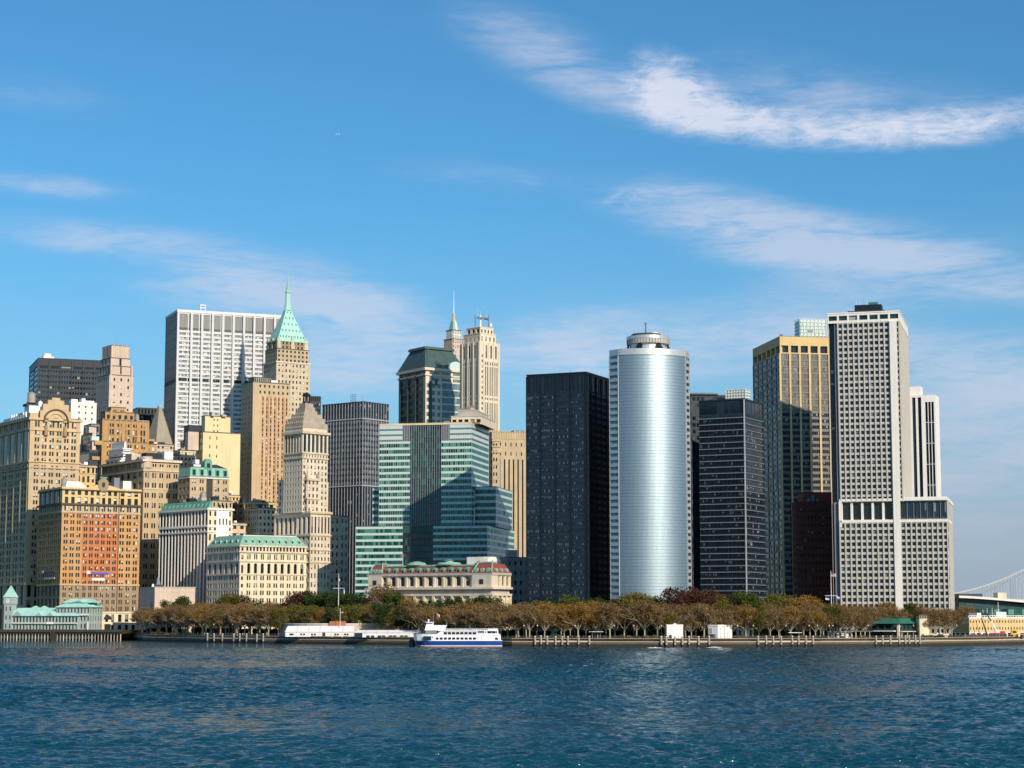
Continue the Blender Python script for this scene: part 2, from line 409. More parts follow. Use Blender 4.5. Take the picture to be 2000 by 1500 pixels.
class Bld:
    """A building on its own rotated base. pl/pc/pr: photo columns of its three visible vertical edges, Y: distance of the middle one.
    Local frame: origin front-left corner, x along the front, y into the building, z up from the ground."""
    def __init__(s, name, label, cat, pl, pc, pr, Y, deg, zr=900, D=None, W=None, group=None):
        s.name, s.label, s.cat, s.group = name, label, cat, group
        s.Y, s.th = Y, R(deg)
        s.d = Vector((math.cos(s.th), math.sin(s.th)))
        s.n = Vector((-math.sin(s.th), math.cos(s.th)))
        s.zref = zat(zr, Y)
        k = (s.zref - CH) * sp
        s.k = k
        C = Vector(((pc - 1000) / F * (Y * cp + k), Y))
        def solve(px, e):
            u = (px - 1000) / F
            return (u * (C.y * cp + k) - C.x) / (e.x - u * e.y * cp)
        if deg >= 0:
            s.W = W or solve(pr, s.d)
            s.D = D if pl is None else (D or solve(pl, s.n))
            O = C
        else:
            s.W = W or -solve(pl, s.d)
            s.D = D or solve(pr, s.n)
            O = C - s.d * s.W
        s.W, s.D = abs(s.W), abs(s.D)
        s.O = O
        s.walls, s.parts, s.wins, s.sub = {}, {}, [], {}
        s.kids = []
    def Z(s, py, Y=None):
        return zat(py, Y or s.Y) - GZ
    def U(s, px):        # along the front, metres from its left edge
        u = (px - 1000) / F
        return (u * (s.O.y * cp + s.k) - s.O.x) / (s.d.x - u * s.d.y * cp)
    def V(s, px):        # depth along the visible side
        C = s.O if s.th >= 0 else s.O + s.d * s.W
        u = (px - 1000) / F
        return (u * (C.y * cp + s.k) - C.x) / (s.n.x - u * s.n.y * cp)
    wkey = 0
    def wall(s, mat):
        return s.walls.setdefault((mat, s.wkey), MB())
    def part(s, name, mat, key=0, of=None):
        if of: s.sub[(name, mat, key)] = of          # a piece of another part
        return s.parts.setdefault((name, mat, key), MB())
    def face(s, side, x0, x1, y0, y1, z0, z1, mat, sp_=None):
        if side == 'F': O, U = Vector((x0, y0)), Vector((1, 0)); L = x1 - x0
        elif side == 'R': O, U = Vector((x1, y0)), Vector((0, 1)); L = y1 - y0
        elif side == 'L': O, U = Vector((x0, y1)), Vector((0, -1)); L = y1 - y0
        else: O, U = Vector((x1, y1)), Vector((-1, 0)); L = x1 - x0
        s.patch(O, U, L, z0, z1, mat, sp_)
    def patch(s, O, U, L, z0, z1, mat, sp_=None):
        N = Vector((U.y, -U.x))
        mb = s.wall(mat)
        def P(u, z, d=0.0):
            q = O + U * u - N * d
            return (q.x, q.y, z)
        if not sp_:
            mb.quad(P(0, z0), P(L, z0), P(L, z1), P(0, z1))
            return
        q = dict(sp_)
        q['sill'] = max(0.004, min(q['sill'], 1 - q['fh'] - .01))
        bw = (L - q['ml'] - q['mr']) / q['nc']
        fh = (z1 - z0 - q['mt'] - q['mb']) / q['nr']
        us, vs = [], []
        for i in range(q['nc']):
            a = q['ml'] + bw * i
            ww = bw * q['fw']
            g = bw * q['gap'] if q['k'] > 1 else 0
            w1 = (ww - g * (q['k'] - 1)) / q['k']
            st = a + (bw - ww) / 2
            for j in range(q['k']):
                us.append((st + j * (w1 + g), st + j * (w1 + g) + w1))
        for j in range(q['nr']):
            b = z0 + q['mb'] + fh * j
            vs.append((b + fh * q['sill'], b + fh * (q['sill'] + q['fh'])))
        d = q['dep']
        pu = 0.0
        for (u0, u1) in us:
            mb.quad(P(pu, z0), P(u0, z0), P(u0, z1), P(pu, z1))
            pv = z0
            for (v0, v1) in vs:
                if q['skip'] and q['skip'](u0 / L, (v0 - z0) / (z1 - z0)):
                    continue
                mb.quad(P(u0, pv), P(u1, pv), P(u1, v0), P(u0, v0))
                pv = v1
                mb.quad(P(u0, v0), P(u1, v0), P(u1, v0, d), P(u0, v0, d))
                mb.quad(P(u0, v1, d), P(u1, v1, d), P(u1, v1), P(u0, v1))
                mb.quad(P(u0, v0), P(u0, v0, d), P(u0, v1, d), P(u0, v1))
                mb.quad(P(u1, v0, d), P(u1, v0), P(u1, v1), P(u1, v1, d))
                if q['arch']:
                    r = (u1 - u0) / 2; cz = v1 - r; cu = (u0 + u1) / 2
                    arc = [(cu + r * math.cos(t), cz + r * math.sin(t)) for t in [math.pi * i / 8 for i in range(9)]]
                    for half, cor in ((arc[:5], (u1, v1)), (arc[4:], (u0, v1))):
                        for a_, b_ in zip(half[:-1], half[1:]):
                            n_ = len(mb.v)
                            mb.v += [P(*cor, .02), P(*b_, .02), P(*a_, .02)] if True else []
                            mb.f.append([n_, n_ + 1, n_ + 2]); mb.uv.append(None)
                s.wins.append((P(u0, v0, d), U.copy(), u1 - u0, v1 - v0, q['g'], q['cell']))
            mb.quad(P(u0, pv), P(u1, pv), P(u1, z1), P(u0, z1))
            pu = u1
        mb.quad(P(pu, z0), P(L, z0), P(L, z1), P(pu, z1))
    def tier(s, x0, x1, y0, y1, z0, z1, mat, F=None, L=None, R=None, roof='tar', K=None, lip=.25):
        for side, q in (('F', F), ('L', L), ('R', R), ('K', K)):
            s.face(side, x0, x1, y0, y1, z0, z1, mat, q)
        if roof:
            s.part('roof', roof, (x0, z1)).box(x0 - lip, x1 + lip, y0 - lip, y1 + lip, z1 - .05, z1 + .7)
    def band(s, x0, x1, y0, y1, z, h, p, mat, name='cornice'):
        s.part(name, mat, z).box(x0 - p, x1 + p, y0 - p, y1 + p, z, z + h)
    def pier(s, side, pos, z0, z1, w, proud, mat, x0=0, x1=None, y0=0, y1=None, name='pillar', inset=.05):
        x1 = s.W if x1 is None else x1
        y1 = s.D if y1 is None else y1
        m = s.part(name, mat, (side, round(pos, 2), round(z0, 2)))
        if side == 'F': m.box(pos - w / 2, pos + w / 2, y0 - proud, y0 + inset, z0, z1)
        elif side == 'R': m.box(x1 - inset, x1 + proud, pos - w / 2, pos + w / 2, z0, z1)
        elif side == 'L': m.box(x0 - proud, x0 + inset, pos - w / 2, pos + w / 2, z0, z1)
    def fins(s, side, n, z0, z1, w, proud, mat, x0=0, x1=None, y0=0, y1=None):
        """thin mullions that are surface pattern of the wall"""
        x1 = s.W if x1 is None else x1
        y1 = s.D if y1 is None else y1
        m = s.wall(mat)
        for i in range(n + 1):
            t = i / n
            if side == 'F':
                c = x0 + (x1 - x0) * t; m.box(c - w / 2, c + w / 2, y0 - proud, y0 + .02, z0, z1)
            elif side == 'R':
                c = y0 + (y1 - y0) * t; m.box(x1 - .02, x1 + proud, c - w / 2, c + w / 2, z0, z1)
            else:
                c = y0 + (y1 - y0) * t; m.box(x0 - proud, x0 + .02, c - w / 2, c + w / 2, z0, z1)
    def finish(s, vis_py=1168, maxwin=100):
        root = thing(s.name, s.label, s.cat, (s.O.x, s.O.y, GZ), s.th, s.group)
        for (mat, _), mb in s.walls.items():
            mb.build('wall', mat, root)
        made = {k: mb.build(k[0], k[1], root) for k, mb in s.parts.items()}
        for k, pk in s.sub.items():
            made[k].parent = made[pk]
        zmin = s.Z(vis_py)
        # the windows that show largest: area seen from the quay, above the tree line first
        sc = []
        for w in s.wins:
            U = w[1]
            n = Vector((U.y, -U.x))
            wn = Vector((n.x * s.d.x + n.y * s.n.x, n.x * s.d.y + n.y * s.n.y))
            fac = max(0.0, -(wn.x * s.O.x + wn.y * s.O.y) / s.O.length)
            sc.append(w[2] * w[3] * fac * (1.0 if w[0][2] > zmin else .05) + 1e-7 * w[0][2])
        order = sorted(range(len(s.wins)), key=lambda i: -sc[i])
        rest = {}
        for rank, i in enumerate(order):
            P, U, w, h, g, cell = s.wins[i]
            if rank < maxwin:
                if cell:
                    m = MB()
                    n_ = max(1, round(w / cell))
                    m.quad((0, 0, 0), (w, 0, 0), (w, 0, h), (0, 0, h), [(0, 0), (n_, 0), (n_, 1), (0, 1)])
                    o = m.build('window_band', g, root, P)
                else:
                    o = bpy.data.objects.new('window', unit_pane(g))
                    COL.objects.link(o)
                    o.parent = root
                    o.location = P
                    o.scale = (w, 1, h)
                o.rotation_euler = (0, 0, math.atan2(U.y, U.x))
            else:
                m = rest.setdefault(g, MB())
                q = Vector((P[0], P[1])) + U * w
                n_ = max(1, round(w / cell)) if cell else 1
                m.quad(P, (q.x, q.y, P[2]), (q.x, q.y, P[2] + h), (P[0], P[1], P[2] + h), [(0, 0), (n_, 0), (n_, 1), (0, 1)])
        for g, m in rest.items():
            m.build('window', g, root)['kind'] = 'stuff'
        s.root = root
        return root

def roof_clutter(b, x0, x1, y0, y1, z, seed, n=5, mats=('grey_concrete', 'steel_grey', 'tar')):
    r = random.Random(seed)
    for i in range(n):
        w, d, h = r.uniform(1.5, 5), r.uniform(1.5, 5), r.uniform(1.2, 3.6)
        x, y = r.uniform(x0, x1 - w), r.uniform(y0, y1 - d)
        b.part('rooftop_unit', r.choice(mats), ('ru', seed, i)).box(x, x + w, y, y + d, z, z + h)
def water_tank(b, x, y, z, r=2.2, h=4.5, leg=3.0):
    m = b.part('water_tank', 'weathered_wood', ('wt', x, z))
    m.cyl(x, y, z + leg, z + leg + h, r, r * .96, 14)
    m.cyl(x, y, z + leg + h, z + leg + h + 1.3, r * 1.05, .1, 14)
    t = b.part('tank_stand', 'dark_roof', ('ts', x, z), ('water_tank', 'weathered_wood', ('wt', x, z)))
    for i in (-1, 1):
        for j in (-1, 1):
            t.box(x + i * r * .65 - .15, x + i * r * .65 + .15, y + j * r * .65 - .15, y + j * r * .65 + .15, z, z + leg)
    t.box(x - r, x + r, y - r, y + r, z + leg - .35, z + leg - .05)
# ================================================================== buildings, west (left) cluster
def arch_ring(b, cx, z, r0, r1, y0, y1, mat, name='archivolt', n=20):
    m = b.part(name, mat, (cx, z, r0))
    for i in range(n):
        a, c = math.pi * i / n, math.pi * (i + 1) / n
        vs = []
        for y in (y0, y1):
            for (r, t) in ((r0, a), (r1, a), (r1, c), (r0, c)):
                vs.append((cx + r * math.cos(t), y, z + r * math.sin(t)))
        m.add(vs, [(0, 1, 2, 3), (7, 6, 5, 4), (0, 4, 5, 1), (1, 5, 6, 2), (2, 6, 7, 3), (3, 7, 4, 0)])

# --- tall yellow building with the arched gable
b = Bld('arched_office_building', 'tall yellow stone building at the left edge with a big round arch under its gable', 'building', -70, 57, 155, 1390, 33)
W_, D_ = b.W, b.D
zb, zm, zc, zt = b.Z(1140), b.Z(905), b.Z(838), b.Z(815)
b.tier(0, W_, 0, D_, 0, zb, 'tan_stone', F=S(7, 3, .55, .8, .7, 'window_dark'), L=S(10, 2, .5, .85, 1.0, 'window_dark'), roof=None)
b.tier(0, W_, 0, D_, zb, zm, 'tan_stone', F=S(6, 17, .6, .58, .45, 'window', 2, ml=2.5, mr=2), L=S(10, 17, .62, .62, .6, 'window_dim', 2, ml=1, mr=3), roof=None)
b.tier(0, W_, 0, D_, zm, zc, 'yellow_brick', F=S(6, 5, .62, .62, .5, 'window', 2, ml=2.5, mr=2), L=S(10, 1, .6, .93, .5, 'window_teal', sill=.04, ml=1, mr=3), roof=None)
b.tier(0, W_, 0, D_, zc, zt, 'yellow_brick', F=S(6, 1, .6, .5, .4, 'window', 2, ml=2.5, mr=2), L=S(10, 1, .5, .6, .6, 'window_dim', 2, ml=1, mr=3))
for z, h, p, m in ((zb - 1, 1.5, .8, 'tan_stone'), (zm - 3, 1.1, .6, 'tan_stone'), (zm + 1, 1.0, .9, 'yellow_brick'), (zc - .6, .9, .7, 'yellow_brick'), (zt - 1.6, 1.6, 1.3, 'yellow_brick')):
    b.band(0, W_, 0, D_, z, h, p, m)
for i in range(11):
    b.pier('L', 3 + (D_ - 4) * i / 10, zb, zt - 2, .9, .25, 'tan_stone')
cx = b.U(106); rr = 9.4
zs = b.Z(822)
m = b.part('gable', 'yellow_brick')
m.box(cx - 11.5, cx + 11.5, -.5, 3, zt - 1, b.Z(800)); m.box(cx - 9.5, cx + 9.5, -.5, 3, b.Z(800), b.Z(787)); m.box(cx - 6, cx + 6, -.5, 3, b.Z(787), b.Z(779)); m.box(cx - 3, cx + 3, -.5, 3, b.Z(779), b.Z(774))
arch_ring(b, cx, zs, rr - 1.0, rr, -2.2, -.45, 'dark_stone')
arch_ring(b, cx, zs, rr - 3.6, rr - 1.2, -1.3, -.45, 'yellow_brick')
arch_ring(b, cx, zs, 0.0, 3.2, -.75, -.45, 'charcoal_metal', 'arch_window')
for sx in (-7, 7):
    m = b.part('cartouche', 'brown_stone', sx); m.cyl(cx + sx, -.8, zc - 4, zc + 3, 1.6, .9, 10)
m = b.part('corner_pier', 'yellow_brick'); m.box(-.5, 5.5, -.5, 6, zt, b.Z(806))
m = b.part('penthouse', 'white_paint')
m.box(1, W_ * .35, 6, 16, zt, b.Z(790)); m.box(5, 12, 17, D_ * .5, zt, zt + 4.6); m.box(6, 12, D_ * .5, D_ * .9, zt, zt + 3.4)
for i in range(7):
    y = 10 + i * 5.2
    b.part('skylight', 'white_paint', i).frus(0, 2.5, y, y + 3.4, zt + .5, .3, 2.2, y + 1.4, y + 2.6, zt + 5)
zp = b.Z(790)
water_tank(b, 4.5, 12, zp, 2.9, 6.8, 2.6)
b.part('penthouse', 'dark_roof', 2).box(0, 9, 9, 17, zp, zp + 1.6)
m = b.part('dome', 'white_paint'); m.cyl(10.5, 10, zp, zp + 3, 2, 1.6, 12); m.cyl(10.5, 10, zp + 3, zp + 4.2, 1.6, .4, 12)
b.finish(1140)

b = Bld('office_annex', 'low tan annex between the arched yellow building and the dark notch, its left side shaded', 'building', 124, 150, 187, 1440, 33)
z0, z1 = b.Z(1000), b.Z(909)
b.tier(0, b.W, 0, b.D, 0, z0, 'tan_stone', F=S(4, 10, .5, .6), L=S(4, 10, .5, .6), roof=None)
b.tier(0, b.W, 0, b.D, z0, z1, 'gold_stone', F=S(4, 5, .5, .7, .5, 'window'), L=S(4, 5, .5, .7, .5, 'window_dim'))
b.band(0, b.W, 0, b.D, z1 - 1.2, 1.2, .8, 'tan_stone'); b.band(0, b.W, 0, b.D, b.Z(925), .8, .5, 'tan_stone')
roof_clutter(b, 1, b.W - 5, 2, b.D - 5, z1, 26, 6, ('white_paint', 'grey_concrete', 'tan_stone'))
b.finish(960)

# --- orange brick block in front
b = Bld('brick_office_building', 'orange and red brick block with stone cornices and an oval crest on its gable', 'building', 74, 119.5, 273, 1330, 33, zr=1050)
W_, D_ = b.W, b.D
x1, x2 = b.U(160), b.U(230)
zA, zB, zC, zD, zE = b.Z(1196), b.Z(1142), b.Z(1000), b.Z(984), b.Z(951)
def frontrow(za, zb_, nr, mats, fh=.6, fw=.62, dep=.45, g='window', k=2, sill=.2):
    for (xa, xb, mt, n) in ((0, x1, mats[0], 3), (x1, x2, mats[1], 6), (x2, W_, mats[2], 3)):
        b.wkey = n if xa == 0 else xa
        b.face('F', xa, xb, 0, D_, za, zb_, mt, S(n, nr, fw, fh, dep, g, k, ml=.8 if xa == 0 else .3, mr=.8 if xb == W_ else .3, sill=sill))
frontrow(0, zA, 2, ('cream_stone',) * 3, .72, .5, .8, 'window_dark', 1, .08)
frontrow(zA, zB, 4, ('brown_stone',) * 3, .66, .5, .5, 'window', 2)
frontrow(zB, zC, 11, ('orange_brick', 'red_brick', 'orange_brick'))
frontrow(zC, zD, 1, ('tan_stone',) * 3, .62, .62)
frontrow(zD, zE, 2, ('gold_stone',) * 3, .74, .55, .8, 'window', 1, .12)
b.wkey = 'sides'
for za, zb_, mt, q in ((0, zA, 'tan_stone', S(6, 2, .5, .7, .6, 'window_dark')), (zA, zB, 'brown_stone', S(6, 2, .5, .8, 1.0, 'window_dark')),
                       (zB, zC, 'brown_brick', S(6, 11, .7, .6, .4, 'window_dim', 2)), (zC, zD, 'tan_stone', S(6, 1, .7, .6, .4, 'window_dim', 2)), (zD, zE, 'tan_stone', S(5, 1, .66, .85, .6, 'window_teal', sill=.08))):  # sides browner than the front: their shade is put into the brick colour
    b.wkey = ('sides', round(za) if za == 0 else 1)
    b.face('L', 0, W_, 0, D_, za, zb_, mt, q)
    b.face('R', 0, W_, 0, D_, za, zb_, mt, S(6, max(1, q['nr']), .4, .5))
    b.face('K', 0, W_, 0, D_, za, zb_, mt)
b.part('roof', 'tar').box(.5, W_ - .5, .5, D_, zE - 1, zE - .2)
for z, h, p, mt in ((zA - .6, .9, .5, 'cream_stone'), (zB - .5, 1, .5, 'tan_stone'), (zC - .4, .8, .45, 'tan_stone'), (zD - .6, 1.3, 1.2, 'dark_stone'), (zE - 2.0, .7, .9, 'dark_stone'), (zE - 1.2, 1.3, .6, 'gold_stone')):
    b.band(0, W_, 0, D_, z, h, p, mt)
b.part('drain_pipe', 'dark_roof').box(x2 + .1, x2 + .5, -.5, .1, zA, zE)
xa, xb = b.U(165), b.U(232)
xc = (xa + xb) / 2
m = b.part('gable', 'gold_stone')
m.add([(xa, -.5, zE), (xb, -.5, zE), (xc + 5, -.5, b.Z(945)), (xc - 5, -.5, b.Z(945)), (xa, 3, zE), (xb, 3, zE), (xc + 5, 3, b.Z(945)), (xc - 5, 3, b.Z(945))],
      [(0, 1, 2, 3), (7, 6, 5, 4), (1, 5, 6, 2), (2, 6, 7, 3), (3, 7, 4, 0)])
m = b.part('crest', 'brown_stone')
zc_ = b.Z(944)
vs = [(xc + (3.6 + .5 * (i % 2)) * math.cos(i * math.pi / 8), -1.0, zc_ + (4.4 + .6 * (i % 2)) * math.sin(i * math.pi / 8)) for i in range(16)]
m.add(vs + [(x, .5, z) for x, y, z in vs], [tuple(range(16))[::-1], tuple(range(16, 32))] + [(i, (i + 1) % 16, 16 + (i + 1) % 16, 16 + i) for i in range(16)])
vs = [(xc + 1.2 * math.cos(i * math.pi / 6), -1.15, zc_ + 1.9 * math.sin(i * math.pi / 6)) for i in range(12)]
b.part('oval_window', 'charcoal_metal', 0, ('crest', 'brown_stone', 0)).add(vs + [(x, -.9, z) for x, y, z in vs], [tuple(range(12))[::-1]] + [(i, (i + 1) % 12, 12 + (i + 1) % 12, 12 + i) for i in range(12)])
b.part('crest_cap', 'patina', 0, ('crest', 'brown_stone', 0)).box(xc - 2.6, xc + 2.6, -1.2, 1, zc_ + 4.6, zc_ + 5.4)
m = b.part('penthouse', 'white_paint'); m.frus(4, xa + 3, 5, 14, zE, 6, xa - 1, 8, 11, zE + 4.5)
m = b.part('penthouse', 'steel_grey', 1); m.box(x2 - 2, x2 + 2, 4, 9, zE, zE + 8)
m = b.part('penthouse', 'white_stone', 2); m.box(x2 + 5, x2 + 11, 5, 10, zE, zE + 6)
roof_clutter(b, 5, W_ - 5, 10, D_ - 4, zE, 3, 5)
zs_ = b.Z(1118)
for side in (0, 1):
    if side == 0:
        u0, u1 = b.U(178), b.U(214)
        b.part('banner', 'sign_violet').box(u0, u1, -.35, -.05, b.Z(1121), b.Z(1116.5))
        b.part('banner_emblem', 'sign_white', 0, ('banner', 'sign_violet', 0)).box(u0 - 2.6, u0 - .1, -.4, -.05, b.Z(1120), b.Z(1114.5))
        b.part('white_sign', 'sign_white').box(b.U(181), b.U(206), -.35, -.05, b.Z(1133), b.Z(1128.5))
    else:
        b.part('banner', 'sign_violet', 1).box(-.35, -.05, 8, 32, b.Z(1118), b.Z(1115))
        b.part('banner_emblem', 'sign_white', 1, ('banner', 'sign_violet', 1)).box(-.4, -.05, 32.2, 35, b.Z(1118.5), b.Z(1113.5))
        b.part('white_sign', 'sign_white', 1).box(-.35, -.05, 10, 30, b.Z(1130), b.Z(1127))
arch_ring(b, b.U(214), b.Z(1210), 0, 2.9, -.3, .05, 'charcoal_metal', 'arch_window')
b.part('door', 'black_metal').box(b.U(208), b.U(220), -.3, .05, 0, b.Z(1219))
roof_clutter(b, 3, W_ - 6, 12, D_ - 6, zE, 27, 9, ('white_paint', 'grey_concrete', 'charcoal_metal', 'tan_stone'))
water_tank(b, W_ * .12, 16, zE, 1.9, 4, 2.5)
b.finish(1195)

# --- tan block behind, cornice at 895
b = Bld('stone_office_building', 'tan stone block with paired dark windows behind the orange brick block', 'building', 198, 280, 349, 1420, 36, zr=950)
zt, zm = b.Z(897), b.Z(917)
b.tier(0, b.W, 0, b.D, 0, zm, 'tan_stone', F=S(5, 16, .55, .5, .5, 'window_dark', 2), L=S(7, 16, .5, .55, .5, 'window_dim'), roof=None)
b.tier(0, b.W, 0, b.D, zm, zt, 'tan_stone', F=S(5, 1, .55, .5, .5, 'window_dark', 2, mb=1.5, mt=2), L=S(7, 1, .6, .6, .8, 'window_dim', 2))
b.band(0, b.W, 0, b.D, zt - 1.5, 1.6, 1.6, 'pale_stone'); b.band(0, b.W, 0, b.D, zm - 1, 1.1, .8, 'limestone'); b.band(0, b.W, 0, b.D, b.Z(955), .8, .4, 'limestone')
b.part('bay', 'pink_stone').cyl(3.5, 3.0, zt - 6, zt + 2.2, 4.3, 4.3, 16)
m = b.part('penthouse', 'charcoal_metal'); m.box(5, b.W * .62, 7, 15, zt, b.Z(882)); 
m = b.part('penthouse', 'white_paint', 1); m.box(b.W * .68, b.W * .92, 6, 14, zt, b.Z(878))
m = b.part('penthouse', 'limestone', 2); m.box(2, 9, b.D * .35, b.D * .5, zt, zt + 6)
roof_clutter(b, 1, b.W - 2, 12, b.D - 6, zt, 9, 7, ('white_paint', 'grey_concrete', 'steel_grey'))
water_tank(b, b.W * .5, b.D * .5, zt, 2.0, 4.2, 3)
roof_clutter(b, 1, b.W - 4, 4, b.D - 6, zt, 10, 8, ('pink_stone', 'white_paint', 'charcoal_metal', 'grey_concrete'))
b.finish(1140)

# --- left white ziggurat penthouse
b = Bld('stepped_white_building', 'white stepped penthouse block with rounded terraces in front of the brown tower', 'building', 205, 236, 268, 1480, 36, zr=890)
zz_ = [b.Z(p) for p in (905, 896, 885, 876, 862)]
b.tier(0, b.W, 0, b.D, 0, zz_[0], 'white_stone', F=S(5, 9, .5, .5, .4, 'window_dark'), L=S(5, 9, .5, .5, .4, 'window_dark'), roof='white_paint')
b.tier(1, b.W - 1, 1, b.D, zz_[0], zz_[1], 'white_paint', F=S(5, 1, .6, .5, .4, 'window_dark'), L=S(4, 1, .6, .5, .4, 'window_dark'), roof='white_paint', lip=.7)
b.tier(3, b.W - 3, 2, b.D, zz_[1] + .8, zz_[2], 'white_paint', F=S(1, 1, .9, .3, .5, 'window_dark', cell=2), L=S(1, 1, .9, .3, .4, 'window_dark', cell=2), roof='white_paint', lip=1.2)
b.tier(4, b.W - 4, 4, b.D, zz_[2] + .8, zz_[3], 'white_paint', F=S(1, 1, .9, .3, .5, 'window_dark', cell=2), roof='white_paint', lip=1.2)
b.tier(7, b.W - 8, 6, b.D, zz_[3] + .8, zz_[4], 'white_paint', roof='white_paint', lip=.2)
b.finish(910)

# --- dark notch blocks between arch building and brown tower
b = Bld('glass_stepped_building', 'dark stepped glass block with pale brick fins in the gap beside the yellow gable', 'building', 152, 176, 192, 1500, 30, zr=860)
b.tier(0, b.W, 0, b.D, 0, b.Z(880), 'charcoal_metal', F=S(1, 14, .9, .6, .3, 'ribbon_navy', cell=1.5), L=S(1, 14, .9, .6, .3, 'ribbon_blue', cell=1.5))
b.tier(2, b.W, 4, b.D, b.Z(880), b.Z(846), 'charcoal_metal', F=S(1, 4, .9, .6, .3, 'ribbon_navy', cell=1.5), L=S(1, 4, .9, .6, .3, 'ribbon_navy', cell=1.5))
b.tier(4, b.W + 4, 10, b.D, b.Z(846), b.Z(826), 'steel_grey', F=S(2, 1, .6, .6, .3, 'window_dark'), L=S(2, 1, .6, .6, .3, 'window_dark'))
b.part('brick_fin', 'pink_stone').box(2, 5, 1, 4, b.Z(880), b.Z(835)); b.part('brick_fin', 'pink_stone', 1).box(-1, b.W * .5, .3, 4, b.Z(845), b.Z(834))
b.part('brick_fin', 'brown_brick', 2).box(b.W - 3, b.W + 3, -1, 3, b.Z(868), b.Z(860)); b.part('brick_fin', 'brown_brick', 3).box(b.W - 5, b.W + 1, -1, 3, b.Z(898), b.Z(891))
b.part('glass_box', 'cyan_panel').box(1, b.W + .5, -.5, 3, b.Z(860), b.Z(852))
b.finish(910)

# --- white mechanical block behind the gable
b = Bld('white_rooftop_block', 'plain white block with three small windows behind the arched gable', 'building', 128, 138, 188, 1520, 33, zr=820)
zt = b.Z(786)
b.tier(0, b.W, 0, b.D, 0, zt, 'white_stone', F=S(3, 3, .22, .35, .5, 'window_dark', ml=4, mr=1, mb=zt - 14), L=None, roof='white_paint')
for i, (x, w, h) in enumerate(((1, 5, 3), (b.W * .45, 3, 4), (b.W * .6, 7, 2.4))):
    b.part('rooftop_unit', 'white_paint', i).box(x, x + w, 2, 7, zt, zt + h)
b.finish(830)

# --- brown deco tower
b = Bld('brown_brick_tower', 'warm brown brick tower with crenellated setbacks and tall paired windows', 'building', 184, 199, 291, 1560, 30, zr=860)
W_, D_ = b.W, b.D
za, zb = b.Z(862), b.Z(820)
b.tier(0, W_, 0, D_, 0, za, 'brown_brick', F=S(6, 24, .55, .5, .4, 'window', 2, ml=3, mr=2), L=S(4, 24, .5, .5))
b.tier(.0, W_, 0, D_, za, b.Z(836), 'brown_brick', F=S(5, 2, .6, .82, .8, 'window', 2, ml=4.5, mr=2, sill=.1), L=S(4, 2, .5, .7), roof=None)
b.tier(0, W_, 0, D_, b.Z(836), zb, 'brown_brick', F=S(5, 1, .55, .4, .4, 'window_dim', 2, ml=4.5, mr=2), L=S(4, 1, .5, .5))
for i in range(9):
    b.pier('F', 1 + (W_ - 2) * i / 8, za, zb + 1.4, .8, .4, 'brown_brick')
b.tier(4, W_ * .72, 5, D_ - 2, zb, b.Z(803), 'brown_brick', F=S(5, 1, .5, .5, .4, 'window_dark'), L=S(3, 1, .5, .5))
b.tier(W_ * .24, W_ * .55, 7, D_ - 4, b.Z(803), b.Z(793), 'brown_brick', F=S(2, 1, .4, .4, .4, 'window_dark', 2))
b.part('buttress', 'brown_brick').box(W_ * .2, W_ * .25, 4.5, 7, zb, b.Z(799))
b.part('rooftop_unit', 'white_paint').box(W_ * .76, W_ - 1, 2, 8, zb, b.Z(817))
# lower right wing
b.tier(W_, W_ + 9, 8, D_, 0, b.Z(862), 'brown_brick', F=S(2, 20, .5, .5, .4, 'window'))
b.tier(W_ + 1, W_ + 9, 12, D_, b.Z(862), b.Z(850), 'orange_brick', F=S(1, 1, .8, .4, .4, 'window_teal', cell=2))
water_tank(b, W_ * .82, 10, zb, 1.8, 3.8, 2.4)
roof_clutter(b, W_ * .6, W_ - 4, 6, D_ - 5, zb, 31, 4, ('brown_brick', 'grey_concrete'))
b.finish(900)

# --- art deco pale tower
b = Bld('pink_setback_tower', 'slender pale pink tower with fluted stepped top, left side shaded', 'tower', 189, 213, 260, 1740, 34, zr=760)
W_, D_ = b.W, b.D
z = [b.Z(p) for p in (732, 714, 698, 673)]
b.tier(0, W_, 0, D_, 0, z[0], 'pink_stone', F=S(3, 34, .24, .42, .4, 'window', ml=1.5, mr=1.5), L=S(6, 34, .35, .5, .4, 'window_dim'))
b.tier(1.2, W_ - 1.2, 1.5, D_ - 1, z[0], z[1], 'pink_stone', F=S(3, 1, .2, .8, .5, 'window_dark', skip=lambda u, v: u < .4 or u > .6), L=S(4, 1, .4, .7, .5, 'window_dim'))
b.tier(2.2, W_ - 2.2, 3, D_ - 2, z[1], z[2], 'pink_stone', F=S(3, 1, .34, .9, .8, 'window_dark', sill=.08, skip=lambda u, v: u < .4 or u > .6), L=S(3, 1, .4, .7, .5, 'window_dim'))
b.tier(3.2, W_ - 3.2, 4, D_ - 3, z[2], z[3], 'pink_stone', L=S(3, 1, .4, .8, .7, 'window_dim'))
for i in range(9):
    b.pier('F', 3.4 + (W_ - 6.8) * i / 8, z[2], z[3] + (1.0 if i % 2 else .2), .7, .4, 'pink_stone', y0=4)
    if i < 7: b.pier('L', 5 + (D_ - 9) * i / 6, z[2], z[3] + .5, .8, .4, 'pink_stone', x0=3.2)
for i in (0, 1):
    for sx in (1.6, W_ - 1.6): b.pier('F', sx, z[0] - 8, z[1] + 1, 1.6, .5, 'pink_stone', y0=1.2 if i else 0, name='buttress')
for i in range(3): b.part('mast', 'steel_grey', i).tube((W_ * (.4 + .15 * i), 8, z[3]), (W_ * (.4 + .15 * i), 8, z[3] + 6 - i), .15, .08)
b.finish(800)

